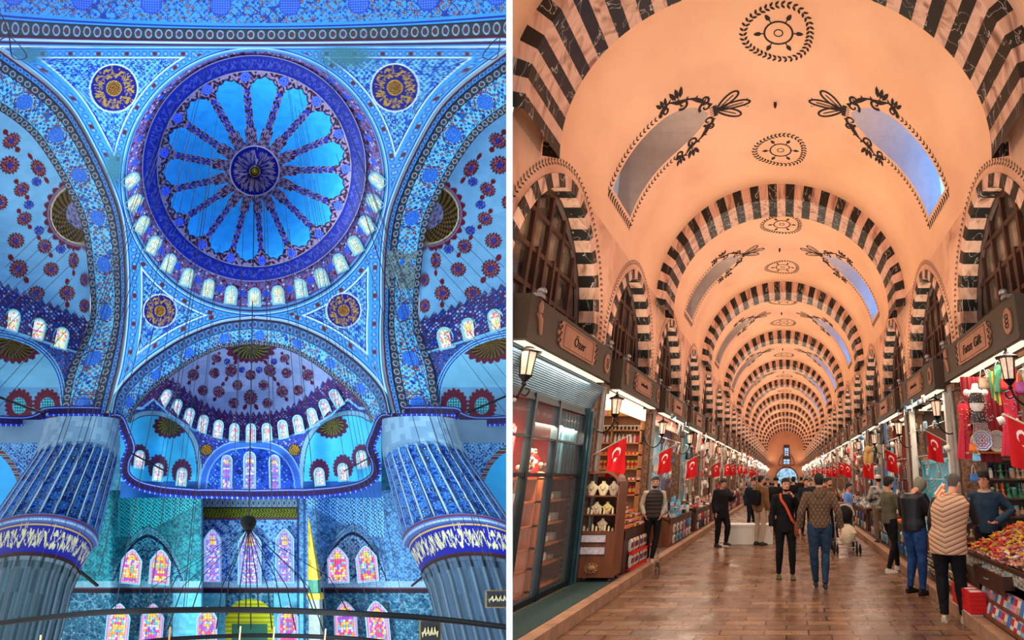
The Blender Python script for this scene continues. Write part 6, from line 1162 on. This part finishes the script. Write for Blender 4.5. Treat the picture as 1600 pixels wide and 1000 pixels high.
# ================================================================ PEOPLE
SKIN = mat('skin', (216, 152, 120), .55, var=.1, scale=9); SKIN2 = mat('skin_dark', (158, 100, 74), .55, var=.1, scale=9); HAIR = mat('dark_hair', (26, 20, 18), .7, var=.4, scale=60); GHAIR = mat('grey_hair', (92, 82, 74), .8, var=.4, scale=70)
def V3(*a): return Vector(a)
def head_secs():
    """horizontal slices of a head, face towards -y; z from the chin (0) to the crown (.235)"""
    return [(.0, -.045, .02, .022), (.012, -.035, .042, .045), (.03, -.018, .055, .066), (.055, -.008, .063, .082), (.08, -.004, .068, .088), (.105, 0, .072, .092), (.13, .002, .074, .094), (.16, .004, .075, .096), (.19, .006, .069, .088), (.212, .008, .054, .07), (.228, .01, .032, .044), (.236, .01, .008, .01)]
def person(label, loc, rz, H=1.75, J=None, skin=None, top='dark', parts=(), lod=1, **K):
    """skeleton in metres for a 1.75 m figure facing -y, origin between the feet"""
    K['top'] = top; s = H / 1.75; t = thing('person', label, 'person', loc, rz); skin = skin or SKIN
    j = dict(hipL=(.1, 0, .92), hipR=(-.1, 0, .92), kneeL=(.11, -.02, .5), kneeR=(-.11, -.02, .5), ankL=(.11, .02, .09), ankR=(-.11, .02, .09), pel=(0, 0, .97), waist=(0, 0, 1.08), chest=(0, 0, 1.3), neck=(0, .0, 1.47), head=(0, -.02, 1.52),
             shL=(.185, 0, 1.41), shR=(-.185, 0, 1.41), elL=(.25, .02, 1.12), elR=(-.25, .02, 1.12), wrL=(.26, -.06, .87), wrR=(-.26, -.06, .87), yaw=0., nod=0., hdL=(0, -.1, -1), hdR=(0, -.1, -1), curl=.5)
    j.update(J or {}); v = {k: (Vector(p) * s if isinstance(p, tuple) and k[:2] != 'hd' else (Vector(p) if isinstance(p, tuple) else p)) for k, p in j.items()}
    shv = (v['shL'] - v['shR']); ax = Vector((shv.x, shv.y, 0)).normalized(); ay = Vector((-ax.y, ax.x, 0)); hv = (v['hipL'] - v['hipR']); hx_ = Vector((hv.x, hv.y, 0)).normalized(); hy_ = Vector((-hx_.y, hx_.x, 0))
    def torso(b, g, bot='pel', mi=0, low=0., wl=1.):
        n = 16; rings = []
        for c, rx, ry, f in ((v['pel'] + V3(0, 0, -.06 - low) * s, .150 * wl, .105, 0), (v['pel'] + V3(0, 0, .02) * s, .155 * wl, .108, .1), (v['waist'], .138, .098, .3), ((v['waist'] + v['chest']) / 2, .150, .108, .6), (v['chest'], .168, .118, 1), ((v['shL'] + v['shR']) / 2 + V3(0, 0, -.03) * s, .165, .10, 1), ((v['shL'] + v['shR']) / 2 + V3(0, 0, .03) * s, .11, .075, 1), (v['neck'], .06, .058, 1)):
            a_ = (hx_ * (1 - f) + ax * f).normalized(); d_ = (hy_ * (1 - f) + ay * f).normalized(); rings.append([c + a_ * (rx * s + g) * math.cos(q) + d_ * (ry * s + g) * math.sin(q) for q in [2 * math.pi * i / n for i in range(n)]])
        b.loft(rings, mi)
    def arm(b, S, g, to=1., wr=.026):
        sh, el, w = v['sh' + S], v['el' + S], v['wr' + S]; sh2 = sh + (v['chest'] - sh) * .25 + V3(0, 0, .02)
        b.tube([sh2, sh, sh.lerp(el, .5), el, el.lerp(w, .5), el.lerp(w, to)], [x * s + g for x in (.05, .056, .047, .04, .036, wr)], 10)
    def leg(b, S, g, wl=1.):
        hp, kn, an = v['hip' + S], v['knee' + S], v['ank' + S]; b.tube([hp + V3(0, 0, .06), hp + (kn - hp) * .15, hp.lerp(kn, .55), kn, kn.lerp(an, .35), kn.lerp(an, .8), an + V3(0, 0, -.01)], [x * s * wl + g for x in (.085, .09, .073, .055, .055, .038, .034)], 12)
    R_ = Matrix.Rotation(v['yaw'], 3, 'Z') @ Matrix.Rotation(v['nod'], 3, 'X'); hc = v['neck'] + (v['head'] - v['neck']) + V3(0, 0, .0)
    def hp_(x, y, z): return hc + R_ @ (V3(x, y, z) * s)
    body = MB(); torso(body, -.012); [arm(body, S_, -.004) for S_ in 'LR']; [leg(body, S_, -.01) for S_ in 'LR']
    body.tube([v['neck'] + V3(0, .005, -.05), v['neck'] + V3(0, .004, .02), hp_(0, .012, .06)], [.058 * s, .053 * s, .052 * s], 12)
    body.loft([[hp_(rx * math.cos(q) * (1 if abs(math.sin(q)) < .8 else .96), yc + ry * math.sin(q), z) for q in [2 * math.pi * i / 18 for i in range(18)]] for z, yc, rx, ry in head_secs()])
    body.loft([[hp_(x * w, y, z) for x, y in ((-1, -.07), (-.5, d_), (.5, d_), (1, -.07))] for z, w, d_ in ((.125, .008, -.094), (.1, .013, -.106), (.083, .018, -.112), (.074, .016, -.098))])      # nose
    for e in (1, -1): body.ell(hp_(e * .075, .012, .105), (.012 * s, .02 * s, .032 * s), 8, 6); body.ell(hp_(e * .03, -.088, .142), (.028 * s, .012 * s, .008 * s), 8, 5)
    body.ell(hp_(0, -.086, .055), (.024 * s, .012 * s, .007 * s), 8, 5); body.ell(hp_(0, -.082, .045), (.02 * s, .012 * s, .007 * s), 8, 5)
    for S_ in 'LR':
        w = v['wr' + S_]; d_ = v['hd' + S_].normalized(); sd = 1 if S_ == 'L' else -1; th_ = Vector((0, -1, 0)) if abs(d_.y) < .7 else Vector((-sd, 0, 0)); acr = (th_ - d_ * th_.dot(d_)).normalized(); nrm = d_.cross(acr) * sd
        if nrm.x * sd > 0: nrm = -nrm
        pl = w + d_ * .05 * s; body.loft([[w + d_ * k_ * s + acr * a_ * math.cos(q) * s + nrm * b_ * math.sin(q) * s for q in [2 * math.pi * i / 10 for i in range(10)]] for k_, a_, b_ in ((-.02, .026, .022), (.02, .034, .017), (.06, .04, .015), (.09, .037, .012))])
        cu = v['curl']
        for f_, (off, L_) in enumerate(((.03, .066), (.01, .075), (-.01, .07), (-.029, .055))):
            p0 = w + d_ * .085 * s + acr * off * s; p1 = p0 + (d_ * math.cos(cu * .5) + nrm * math.sin(cu * .5)) * L_ * .42 * s; p2 = p1 + (d_ * math.cos(cu * 1.3) + nrm * math.sin(cu * 1.3)) * L_ * .32 * s; p3 = p2 + (d_ * math.cos(cu * 2) + nrm * math.sin(cu * 2)) * L_ * .28 * s
            body.tube([p0 - d_ * .02 * s, p0, p1, p2, p3], [.0095 * s, .0095 * s, .009 * s, .008 * s, .0065 * s], 6)
        q0 = w + d_ * .03 * s + acr * .03 * s; body.tube([q0 - acr * .01, q0 + (acr * .8 + d_ * .5 + nrm * .3) * .03 * s, q0 + (acr * .7 + d_ * 1.1 + nrm * .6) * .055 * s], [.012 * s, .011 * s, .008 * s], 6)
    o = body.build('body', skin, t, True)
    rm = o.modifiers.new('remesh', 'REMESH'); rm.mode = 'VOXEL'; rm.voxel_size = .009 if lod == 1 else .018; rm.use_smooth_shade = True; sm = o.modifiers.new('smooth', 'SMOOTH'); sm.iterations = 2 if lod == 1 else 1
    b = MB(); [b.ell(hp_(e * .03, -.0885, .125), (.011 * s, .006 * s, .006 * s), 8, 5) for e in (1, -1)]; b.build('eyes', mat('eye_dark', (30, 20, 16), .3), t)
    b = MB(); [b.ell(hp_(e * .031, -.092, .147), (.017 * s, .005 * s, .003 * s), 8, 4) for e in (1, -1)]; b.build('eyebrows', K.get('hair', HAIR), t)
    def garm(name, m, fn, vox=.014):
        g_ = MB(); fn(g_); oo = g_.build(name, m, t, True); r2 = oo.modifiers.new('remesh', 'REMESH'); r2.mode = 'VOXEL'; r2.voxel_size = vox if lod == 1 else .022; r2.use_smooth_shade = True; s2 = oo.modifiers.new('smooth', 'SMOOTH'); s2.iterations = 3 if lod == 1 else 1; return oo
    # trousers, shoes
    wl = K.get('wide', 1.); garm('trousers', K['trousers'], lambda g_: ([leg(g_, S_, .012, wl) for S_ in 'LR'], g_.eloft([(v['pel'] + V3(0, 0, -.13), .135 * s, .1 * s), (v['pel'] + V3(0, 0, -.03), .16 * s, .118 * s), (v['pel'] + V3(0, 0, .06), .152 * s, .112 * s)])))
    for S_ in 'LR':
        an = v['ank' + S_]; fd = Vector(K.get('foot' + S_, (0, -1, 0))).normalized(); sx = fd.cross(V3(0, 0, 1)).normalized(); upv = sx.cross(fd); b = MB(); secs = ((-.075, .028, .055, .0), (-.05, .036, .075, 0), (.0, .04, .085, 0), (.06, .044, .06, 0), (.12, .047, .045, 0), (.165, .04, .035, 0), (.19, .022, .022, 0))
        b.loft([[an + fd * k_ * s + sx * w_ * c_ * s + upv * ((h_ * (1 + q_) / 2) - .085) * s for c_, q_ in ((-1, -1), (1, -1), (1, 0), (.6, 1), (-.6, 1), (-1, 0))] for k_, w_, h_, _ in secs]); sh_ = b.build('shoe', K['shoes'], t, True)
        b = MB(); b.loft([[an + fd * k_ * s + sx * w_ * c_ * 1.06 * s + upv * (z_ - .087) * s for c_, z_ in ((-1, 0), (1, 0), (1, .018), (-1, .018))] for k_, w_, h_, _ in secs]); b.build('sole', K.get('soles', BLK), sh_)
    # top
    slv = K.get('sleeve', 1.); low = K.get('low', .03); puff = K.get('puff', .02)
    if K.get('vest'):
        garm('shirt', K['vest'], lambda g_: ([arm(g_, S_, .012, slv, .03) for S_ in 'LR'], torso(g_, .006, low=low * .5))); garm('vest', K['top'], lambda g_: torso(g_, puff, low=low, wl=1.02))
    else: garm('jacket', K['top'], lambda g_: (torso(g_, puff, low=low, wl=K.get('wl', 1.)), [arm(g_, S_, puff * .75, slv, .034) for S_ in 'LR']))
    if K.get('hem'): b = MB(); c_ = v['pel'] + V3(0, 0, -.05 - low) * s; b.eloft([(c_ + V3(0, 0, -.01), .155 * s + puff * .6, .11 * s + puff * .6), (c_ + V3(0, 0, .05), .158 * s + puff * .7, .112 * s + puff * .7)], 20); b.build('hem_band', K['hem'], t, True)
    if K.get('collar'): b = MB(); b.tube([v['neck'] + V3(math.cos(q) * .075 * s, math.sin(q) * .07 * s, .0 + .012 * math.sin(q)) for q in [.3 * i for i in range(22)]], .026 * s, 8); b.build('collar', K['collar'], t, True)
    if K.get('hood'):
        if K['hood'] == 'down': b = MB(); b.loft([[v['neck'] + (ax * a_ * math.cos(q) + ay * (.07 + .05 * math.sin(q) + dy)) * s + V3(0, 0, z + .03 * math.sin(q)) * s for q in [2 * math.pi * i / 12 for i in range(12)]] for z, a_, dy in ((.04, .07, .0), (.0, .12, .01), (-.07, .11, .03), (-.15, .05, .03), (-.18, .01, .02))]); ho = b.build('hood', K.get('hoodm', K['top']), t, True)
        else: b = MB(); b.loft([[hp_(rx * 1.28 * math.cos(q), yc + .015 + ry * 1.22 * math.sin(q) if math.sin(q) > -.5 else yc - ry * .55, z * 1.08) for q in [2 * math.pi * i / 18 for i in range(18)]] for z, yc, rx, ry in head_secs()[1:]]); b.build('hood', K['hoodm'], t, True)
    hm = K.get('hair', HAIR)
    if hm:
        cut = K.get('hairline', .172); b = MB(); secs = [(z, yc, rx, ry) for z, yc, rx, ry in head_secs() if z >= .05]; n = 20; g = K.get('hairvol', .008)
        rings = []
        for z, yc, rx, ry in secs:
            rg_ = []
            for i in range(n):
                q = 2 * math.pi * i / n; front = math.sin(q) < -.15; sidez = math.sin(q) < .35; zz = max(z, cut) if front else (max(z, .10) if sidez else z)
                k_ = g + .004 * math.sin(7 * q + z * 60); rg_.append(hp_((rx + k_) * math.cos(q), yc + (ry + k_) * math.sin(q), zz + (g if z > .2 else 0)))
            rings.append(rg_)
        b.loft(rings); b.build('hair', hm, t, True)
    if K.get('beard'): b = MB(); b.loft([[hp_((rx + .006) * math.cos(q), yc + (ry + .007) * math.sin(q), z) for q in [math.pi * (1 + i / 12) for i in range(13)]] for z, yc, rx, ry in ((-.01, -.04, .018, .02), (.0, -.035, .04, .04), (.018, -.025, .055, .06), (.034, -.015, .061, .073))], close=False); b.ell(hp_(0, -.094, .068), (.026 * s, .008 * s, .005 * s), 8, 4); b.build('beard', HAIR, t, True)
    if K.get('cap'): b = MB(); b.loft([[hp_((rx + .016) * math.cos(q), yc + (ry + .016) * math.sin(q), z + .012) for q in [2 * math.pi * i / 18 for i in range(18)]] for z, yc, rx, ry in head_secs()[6:]]); b.build('cap', K['cap'], t, True)
    t['_v'] = 0; del t['_v']; return t, v, hp_, ax, ay, s
def cloth(name, rgb, **k):
    new = name not in MATS; m = mat(name, rgb, .75, spec=.2, **k)
    if new:                                                        # soft folds
        nt = m.node_tree; n = noise(nt, nt.nodes.new('ShaderNodeTexCoord').outputs['Object'], 7, 3, .8, (1, 1, .6)); bp = nt.nodes.new('ShaderNodeBump'); bp.inputs['Strength'].default_value = .8; bp.inputs['Distance'].default_value = .05
        nt.links.new(n, bp.inputs['Height']); nt.links.new(bp.outputs[0], nt.nodes['Principled BSDF'].inputs['Normal'])
    return m
def quiltm(name, rgb, kind):
    """stitched padding as bump"""
    def bld(nt, b, co):
        b.inputs['Base Color'].default_value = (*lin(rgb), 1); sx = nt.nodes.new('ShaderNodeSeparateXYZ'); nt.links.new(co, sx.inputs[0])
        def mth(op, a, c=None):
            m_ = nt.nodes.new('ShaderNodeMath'); m_.operation = op
            for i, x in enumerate((a, c)):
                if x is None: continue
                if isinstance(x, (int, float)): m_.inputs[i].default_value = x
                else: nt.links.new(x, m_.inputs[i])
            return m_.outputs[0]
        X, Z = sx.outputs[0], sx.outputs[2]
        if kind == 'chevron': f = mth('ABSOLUTE', mth('SINE', mth('MULTIPLY', mth('ADD', Z, mth('MULTIPLY', mth('ABSOLUTE', X), -.42)), math.pi / .062)))
        elif kind == 'diamond':
            p = mth('ABSOLUTE', mth('SINE', mth('MULTIPLY', mth('ADD', Z, mth('MULTIPLY', X, 1.5)), math.pi / .11))); q = mth('ABSOLUTE', mth('SINE', mth('MULTIPLY', mth('SUBTRACT', Z, mth('MULTIPLY', X, 1.5)), math.pi / .11))); f = mth('MINIMUM', p, q)
        else: f = mth('ABSOLUTE', mth('SINE', mth('MULTIPLY', Z, math.pi / .075)))
        f = mth('POWER', f, .45); r_ = ramp(nt, f, [(.15, tuple(x * .62 for x in rgb)), (.5, rgb)]); nt.links.new(r_, b.inputs['Base Color'])
        bp = nt.nodes.new('ShaderNodeBump'); bp.inputs['Strength'].default_value = 1.; bp.inputs['Distance'].default_value = .02; nt.links.new(f, bp.inputs['Height']); nt.links.new(bp.outputs[0], b.inputs['Normal'])
    return nodemat(name, bld, .7, .2)
JEAN = cloth('blue_jeans', (40, 64, 88), var=.4, scale=14); JEAN2 = cloth('bright_jeans', (38, 74, 132), var=.5, scale=12); NAVY = cloth('navy_cloth', (24, 32, 46), var=.3); BLKC = cloth('black_cloth', (20, 19, 24), var=.3); KHA = cloth('khaki_cloth', (128, 106, 82), var=.2)
TAN = quiltm('beige_chevron', (206, 160, 128), 'chevron'); BRQ = quiltm('brown_diamond', (112, 86, 66), 'diamond'); GIL = quiltm('dark_gilet', (58, 52, 48), 'rows'); STR = cloth('dark_stripes', (196, 190, 180), rgb2=(32, 30, 32), scale=9); WSH = mat('white_shoe', (226, 214, 200), .6); DKS = mat('dark_shoe', (50, 44, 40), .6)
# the bearded man walking towards the camera, hand at his mouth
t, v, hp_, ax, ay, s = person('bearded man in black walking towards the camera, orange bag strap, hand at his mouth', (-.02, 10.15, 0), .08, 1.72, dict(yaw=.25, wrR=(-.27, -.05, .9), elL=(.31, -.06, 1.17), wrL=(.13, -.2, 1.43), hdL=(-.55, .1, .8), kneeL=(.12, -.05, .5), ankL=(.13, -.03, .09), ankR=(-.12, .06, .09), curl=.9),
    trousers=BLKC, shoes=mat('olive_shoe', (96, 84, 60), .6), top=BLKC, low=.12, puff=.028, beard=True, hair=HAIR, wide=1.08)
b = MB(); P = [v['shR'] + V3(.08, -.05, .07), v['shR'] + V3(.09, -.14, -.03), v['chest'] + V3(.0, -.165, -.06), v['waist'] + V3(.1, -.15, -.05), v['pel'] + V3(.16, -.11, -.02)]; Q = spline([tuple(p) for p in P], 24); b.loft([[Vector(p) + V3(.02 * c, .004 * e, .012 * c) for c, e in ((-1, -1), (1, -1), (1, 1), (-1, 1))] for p in Q]); b.build('bag_strap', cloth('orange_strap', (212, 84, 50)), t)
b = MB(); b.loft([[v['pel'] + V3(.2 + x * w * .05, -.08 + y * w * .09, z) for x, y in ((-1, -1), (1, -1), (1, 1), (-1, 1))] for z, w in ((-.24, .8), (-.2, 1), (-.05, 1), (0, .7))]); b.build('shoulder_bag', cloth('rust_bag', (150, 74, 50)), t)
# the man in the quilted hooded jacket, seen from behind
person('man seen from behind in a brown diamond-quilted hooded jacket and blue jeans', (.56, 9.3, 0), math.pi, 1.8, dict(elL=(.31, .02, 1.14), elR=(-.31, .02, 1.14), wrL=(.33, -.06, .9), wrR=(-.35, -.04, .9), kneeL=(.1, -.02, .5), kneeR=(-.09, -.04, .5), ankL=(.07, -.12, .09), ankR=(-.07, .06, .09), shL=(.205, 0, 1.41), shR=(-.205, 0, 1.41)),
    trousers=JEAN, shoes=mat('black_sneaker', (40, 40, 42), .5), soles=WSH, top=BRQ, puff=.036, hood='down', hem=mat('beige_hem', (196, 164, 136), .8), hair=HAIR, low=.0, wide=1.12)
# beige chevron vest, customer at the right
person('man in a beige chevron-quilted vest, back to the camera at the sweets counter', (2.12, 7.3, 0), math.pi - .45, 1.80, dict(yaw=-.35, nod=.35, chest=(-.06, 0, 1.3), neck=(-.1, 0, 1.47), head=(-.12, -.04, 1.51), waist=(-.03, 0, 1.08), elR=(-.36, -.08, 1.15), wrR=(-.2, -.32, 1.06), hdR=(.3, -.9, 0), elL=(.2, -.02, 1.13), wrL=(.22, -.16, .93), shL=(.11, 0, 1.41), shR=(-.29, 0, 1.41), ankL=(.1, .05, .09), ankR=(-.12, -.02, .09)),
    trousers=BLKC, shoes=mat('beige_sneaker', (200, 180, 160), .6), soles=WSH, top=TAN, vest=mat('black_satin', (22, 24, 30), .35, var=.2), puff=.085, low=.14, hair=GHAIR, hairvol=.005, collar=TAN, wide=1.25)
# young vendor facing the camera
person('young vendor in a dark blue zipped jacket facing the beige vest man', (2.95, 8.05, 0.1), -.35, 1.72, dict(yaw=-.25, nod=.1, elR=(-.28, .0, 1.15), wrR=(-.22, -.26, 1.04), elL=(.36, -.02, 1.2), wrL=(.12, -.25, 1.05), hdL=(-.7, -.5, -.1), hdR=(.2, -.9, 0)),
    trousers=BLKC, shoes=DKS, top=cloth('petrol_blue', (40, 62, 82), var=.3, scale=5), puff=.025, collar=cloth('cream_collar', (206, 186, 160)), hair=HAIR, hairvol=.024, hairline=.17)
# black jacket, grey hood up, bright jeans
person('man bending his grey-hooded head, black jacket and bright blue jeans, right side', (2.06, 8.9, 0), math.pi - .95, 1.8, dict(yaw=.0, nod=.75, neck=(0, -.06, 1.45), head=(0, -.13, 1.47), chest=(0, -.02, 1.29), elR=(-.27, -.12, 1.14), wrR=(-.2, -.3, .98), elL=(.28, -.08, 1.13), wrL=(.22, -.28, .98), hdL=(0, -.8, -.4), hdR=(0, -.8, -.4), kneeL=(.12, -.06, .5), ankL=(.13, .03, .09)),
    trousers=JEAN2, shoes=mat('black_boot', (24, 24, 28), .4), top=mat('black_puffer', (18, 20, 28), .38, var=.2), puff=.06, hood='up', hoodm=cloth('grey_hood', (128, 124, 108)), hair=HAIR, low=.02, wide=1.15)
# green fleece, leaning with arm out
person('man in a green-grey fleece and black trousers in profile, one foot forward', (2.03, 10.8, 0), -math.pi / 2 + .35 + math.pi, 1.74, dict(yaw=2.6 - 2.6, nod=.08, elL=(.22, -.2, 1.22), wrL=(.02, -.33, 1.2), hdL=(-.7, -.6, 0), elR=(-.24, -.12, 1.16), wrR=(-.1, -.3, 1.12), kneeL=(.1, -.14, .52), ankL=(.11, -.2, .1), ankR=(-.08, .12, .09)),
    trousers=BLKC, shoes=WSH, soles=WSH, top=cloth('green_fleece', (98, 92, 72), var=.25, scale=5), puff=.035, hair=HAIR, hairvol=.022, beard=True)
# striped sweater further back
person('person seen from behind in a black and white striped top and khaki trousers', (2.42, 14.2, .13), math.pi + .2, 1.66, dict(elL=(.27, -.05, 1.14), wrL=(.16, -.22, 1.05)), trousers=KHA, shoes=DKS, top=STR, puff=.03, hair=HAIR, cap=mat('pale_cap', (220, 196, 180), .8), lod=2)
# vendor leaning on the left
person('vendor in a dark padded gilet leaning by the sweets stand on the left', (-2.72, 11.15, .13), .35, 1.62, dict(yaw=-.1, elR=(-.26, .03, 1.16), wrR=(-.2, -.08, .96), elL=(.25, .03, 1.14), wrL=(.17, -.08, .95), kneeL=(.1, -.04, .5), ankL=(.02, -.1, .09), ankR=(-.06, .04, .09), hdL=(-.4, -.3, -.8), hdR=(.4, -.3, -.8)),
    trousers=BLKC, shoes=mat('tan_sneaker', (190, 160, 140), .6), soles=WSH, top=GIL, vest=cloth('light_sleeve', (196, 180, 160), var=.25, scale=8), puff=.035, hair=HAIR, beard=True)

# dark figure, tan coat with backpack, others
person('blurred dark figure in black leaning at the stalls, left of the aisle', (-1.75, 14.6, 0), .9, 1.7, dict(elL=(.28, -.1, 1.2), wrL=(.2, -.28, 1.3), hdL=(0, -.6, .6), nod=.3, kneeL=(.12, -.16, .5), ankL=(.12, -.1, .12)), trousers=BLKC, shoes=DKS, top=BLKC, puff=.07, low=.2, hair=HAIR, lod=2, wide=1.3)
t, v, hp_, ax, ay, s = person('man in a tan coat with a black backpack, left of the bearded man', (-.72, 14.9, 0), math.pi - .7, 1.78, dict(yaw=-.3), trousers=cloth('pale_trousers', (190, 164, 140)), shoes=DKS, top=cloth('tan_coat', (134, 94, 58), var=.3), puff=.04, hood='down', hair=HAIR, low=.08, lod=2)
b = MB(); b.loft([[v['chest'] + V3(x * w, .2 + y * .07, z) for x, y in ((-1, -1), (1, -1), (1, 1), (-1, 1))] for z, w in ((-.3, .13), (-.25, .15), (.0, .15), (.08, .1))]); b.build('backpack', BLKC, t)
t, v, *_ = person('brown-jacketed man in the background above the stroller', (1.25, 15.9, 0), .4, 1.72, dict(yaw=.3, wrL=(.1, -.25, 1.3), elL=(.26, -.1, 1.15), hdL=(-.3, -.2, .9)), trousers=BLKC, shoes=DKS, top=cloth('brown_jacket', (96, 70, 50), var=.3), puff=.04, hair=HAIR, beard=True, lod=2)
person('boy in a light blue sweatshirt behind the stroller', (1.75, 15.4, 0), 1.2, 1.58, dict(yaw=.2, nod=.2), trousers=cloth('blue_trousers', (44, 72, 150)), shoes=WSH, top=cloth('sky_sweatshirt', (110, 150, 220), var=.15), puff=.03, hair=HAIR, lod=2)
for i, (x, y, rz, H, tm, nm) in enumerate(((-.35, 17.5, 2.8, 1.72, BLKC, 'black coat'), (-1.15, 18.2, .4, 1.68, NAVY, 'navy coat'), (.25, 19.5, 3.1, 1.75, BLKC, 'black jacket'), (.62, 17.2, .3, 1.7, NAVY, 'dark blue anorak'), (-.75, 21.5, 3.0, 1.7, cloth('grey_coat', (96, 92, 92)), 'grey coat'),
        (.95, 21.0, .2, 1.66, BLKC, 'black padded coat'), (-1.35, 22.5, 2.6, 1.74, cloth('blue_coat', (60, 90, 140)), 'blue coat'), (1.45, 20.0, 1.6, 1.7, cloth('wine_coat', (110, 40, 48)), 'wine red coat'), (.1, 25.5, 0, 1.72, KHA, 'khaki coat'), (.75, 27.5, 3.1, 1.74, BLKC, 'long black coat'), (-.6, 29., 3., 1.7, NAVY, 'navy jacket'), (1.3, 30, .1, 1.7, cloth('cream_coat', (200, 184, 160)), 'cream coat'), (-1.2, 33, 0, 1.7, BLKC, 'black parka'), (.4, 36, 3, 1.72, cloth('brown_coat', (90, 64, 50)), 'brown coat'))):
    person('distant walker in a %s, %s of the crowd from the camera' % (nm, ORD[i]), (x, y, 0), rz, H, dict(ankL=(.1, -.1, .09), ankR=(-.1, .1, .09)), trousers=rg.choice((BLKC, NAVY, JEAN)), shoes=DKS, top=tm, puff=.04, hair=HAIR if i % 4 else None, cap=None if i % 4 else tm, lod=2, low=.1)
# ---- stroller
st = thing('stroller', 'stroller with a cream cover and black hood in the aisle', 'stroller', (1.42, 13.5, 0)); st.scale = (1.12,) * 3; SB = cloth('stroller_black', (30, 30, 32)); SC = cloth('stroller_cream', (214, 196, 172), var=.15)
def wheel(x, y):
    for dx in (-.035, .035):
        b = MB(); b.tube([(x + dx + .013 * math.cos(0), y + .085 * math.cos(q), .1 + .085 * math.sin(q)) for q in [2 * math.pi * i / 20 for i in range(21)]], .018, 6); b.tube([(x + dx - .01, y, .1), (x + dx + .01, y, .1)], .07, 12); b.build('wheel', SB, st)
for x in (-.24, .24):
    for y in (-.3, .3): wheel(x, y)
b = MB()
for x in (-.2, .2): b.tube([(x, -.3, .14), (x, .05, .5), (x, .45, .95)], .014, 6); b.tube([(x, .3, .14), (x, .0, .5), (x, -.2, .62)], .014, 6)
b.tube([(-.2, .45, .95), (-.1, .5, .99), (.1, .5, .99), (.2, .45, .95)], .016, 6); b.tube([(-.24, -.3, .13), (.24, -.3, .13)], .01, 5); b.tube([(-.24, .3, .13), (.24, .3, .13)], .01, 5); b.build('frame', SILV, st)
b = MB(); b.eloft([((0, .05, .3), .17, .2), ((0, .08, .45), .2, .24), ((0, .14, .62), .2, .2), ((0, .2, .78), .19, .12)]); b.build('seat', SB, st, True)
b = MB(); b.ell((0, .1, .78), (.21, .24, .22)); b.build('hood', SB, st, True); b = MB(); b.tube([(-.21 * math.cos(q), -.1 - .04 * math.sin(q), .76 + .22 * math.sin(q)) for q in [math.pi * i / 16 for i in range(17)]], .02, 6); b.build('hood_rim', SC, st)
b = MB(); b.eloft([((0, -.28, .18), .05, .03), ((.02, -.27, .3), .17, .1), ((.04, -.2, .42), .2, .16), ((.02, -.12, .52), .17, .14), ((0, -.06, .58), .1, .08)]); b.build('cover', SC, st, True)
# ---- cat
ct_ = thing('cat', 'small tabby cat walking on the paving below the vendor on the left', 'cat', (-2.42, 10.55, 0), .25); CATM = mat('tabby_fur', (150, 128, 108), .9, rgb2=(52, 42, 38), scale=26)
b = MB(); b.tube([(0, -.16, .2), (0, -.1, .19), (0, 0, .185), (0, .1, .19), (0, .16, .2)], [.035, .05, .055, .05, .035], 10); b.tube([(0, -.15, .2), (0, -.2, .235)], [.034, .03], 8); b.ell((0, -.23, .25), (.038, .04, .034), 10, 8); b.ell((0, -.268, .24), (.017, .016, .013), 8, 6)
for e in (1, -1): b.tube([(e * .02, -.225, .275), (e * .027, -.225, .31)], [.014, .003], 5)
for x, y, kx in ((.03, -.13, -.03), (-.03, -.13, .03), (.03, .13, .03), (-.03, .13, -.02)):
    bk = .02 if y > 0 else -.01; b.tube([(x, y, .19), (x, y - .01, .12), (x, y + bk + kx * .6, .07), (x, y + kx, .015), (x, y + kx - .02, .012)], [.03, .02, .013, .012, .013], 7)
b.tube([(0, .16, .21), (0, .23, .25), (0, .28, .33), (0, .26, .38)], [.015, .012, .011, .008], 7); o = b.build('body', CATM, ct_, True); rm = o.modifiers.new('remesh', 'REMESH'); rm.mode = 'VOXEL'; rm.voxel_size = .007; rm.use_smooth_shade = True
b = MB(); [b.ell((e * .015, -.262, .257), (.005, .004, .005), 6, 4) for e in (1, -1)]; b.build('eyes', mat('cat_eye', (180, 170, 60), .2), ct_)
# ================================================================ everything of the bazaar ends at the partition wall
bpy.context.view_layer.update()
HALLN = set(HALL_OBJECTS)
for o in [x for x in C.objects if x.type == 'MESH' and x.name not in HALLN]:
    mw = o.matrix_world; ds = [(mw @ Vector(c) - Vector((0, 0, EYE))).dot(CLIPN) for c in o.bound_box]
    if min(ds) < -.002:
        if max(ds) < 0: o.hide_render = True; DEL.append(o); continue
        o.data = o.data.copy(); inv = mw.inverted(); b = bmesh.new(); b.from_mesh(o.data)
        bmesh.ops.bisect_plane(b, geom=b.verts[:] + b.edges[:] + b.faces[:], plane_co=inv @ Vector((0, 0, EYE)), plane_no=(mw.transposed().to_3x3() @ CLIPN).normalized(), clear_inner=True)
        b.to_mesh(o.data); b.free()
        if not o.data.polygons: DEL.append(o)
for o in DEL:
    p = o.parent; bpy.data.objects.remove(o)
    while p is not None and p.type == 'EMPTY' and not p.children: q = p.parent; bpy.data.objects.remove(p); p = q
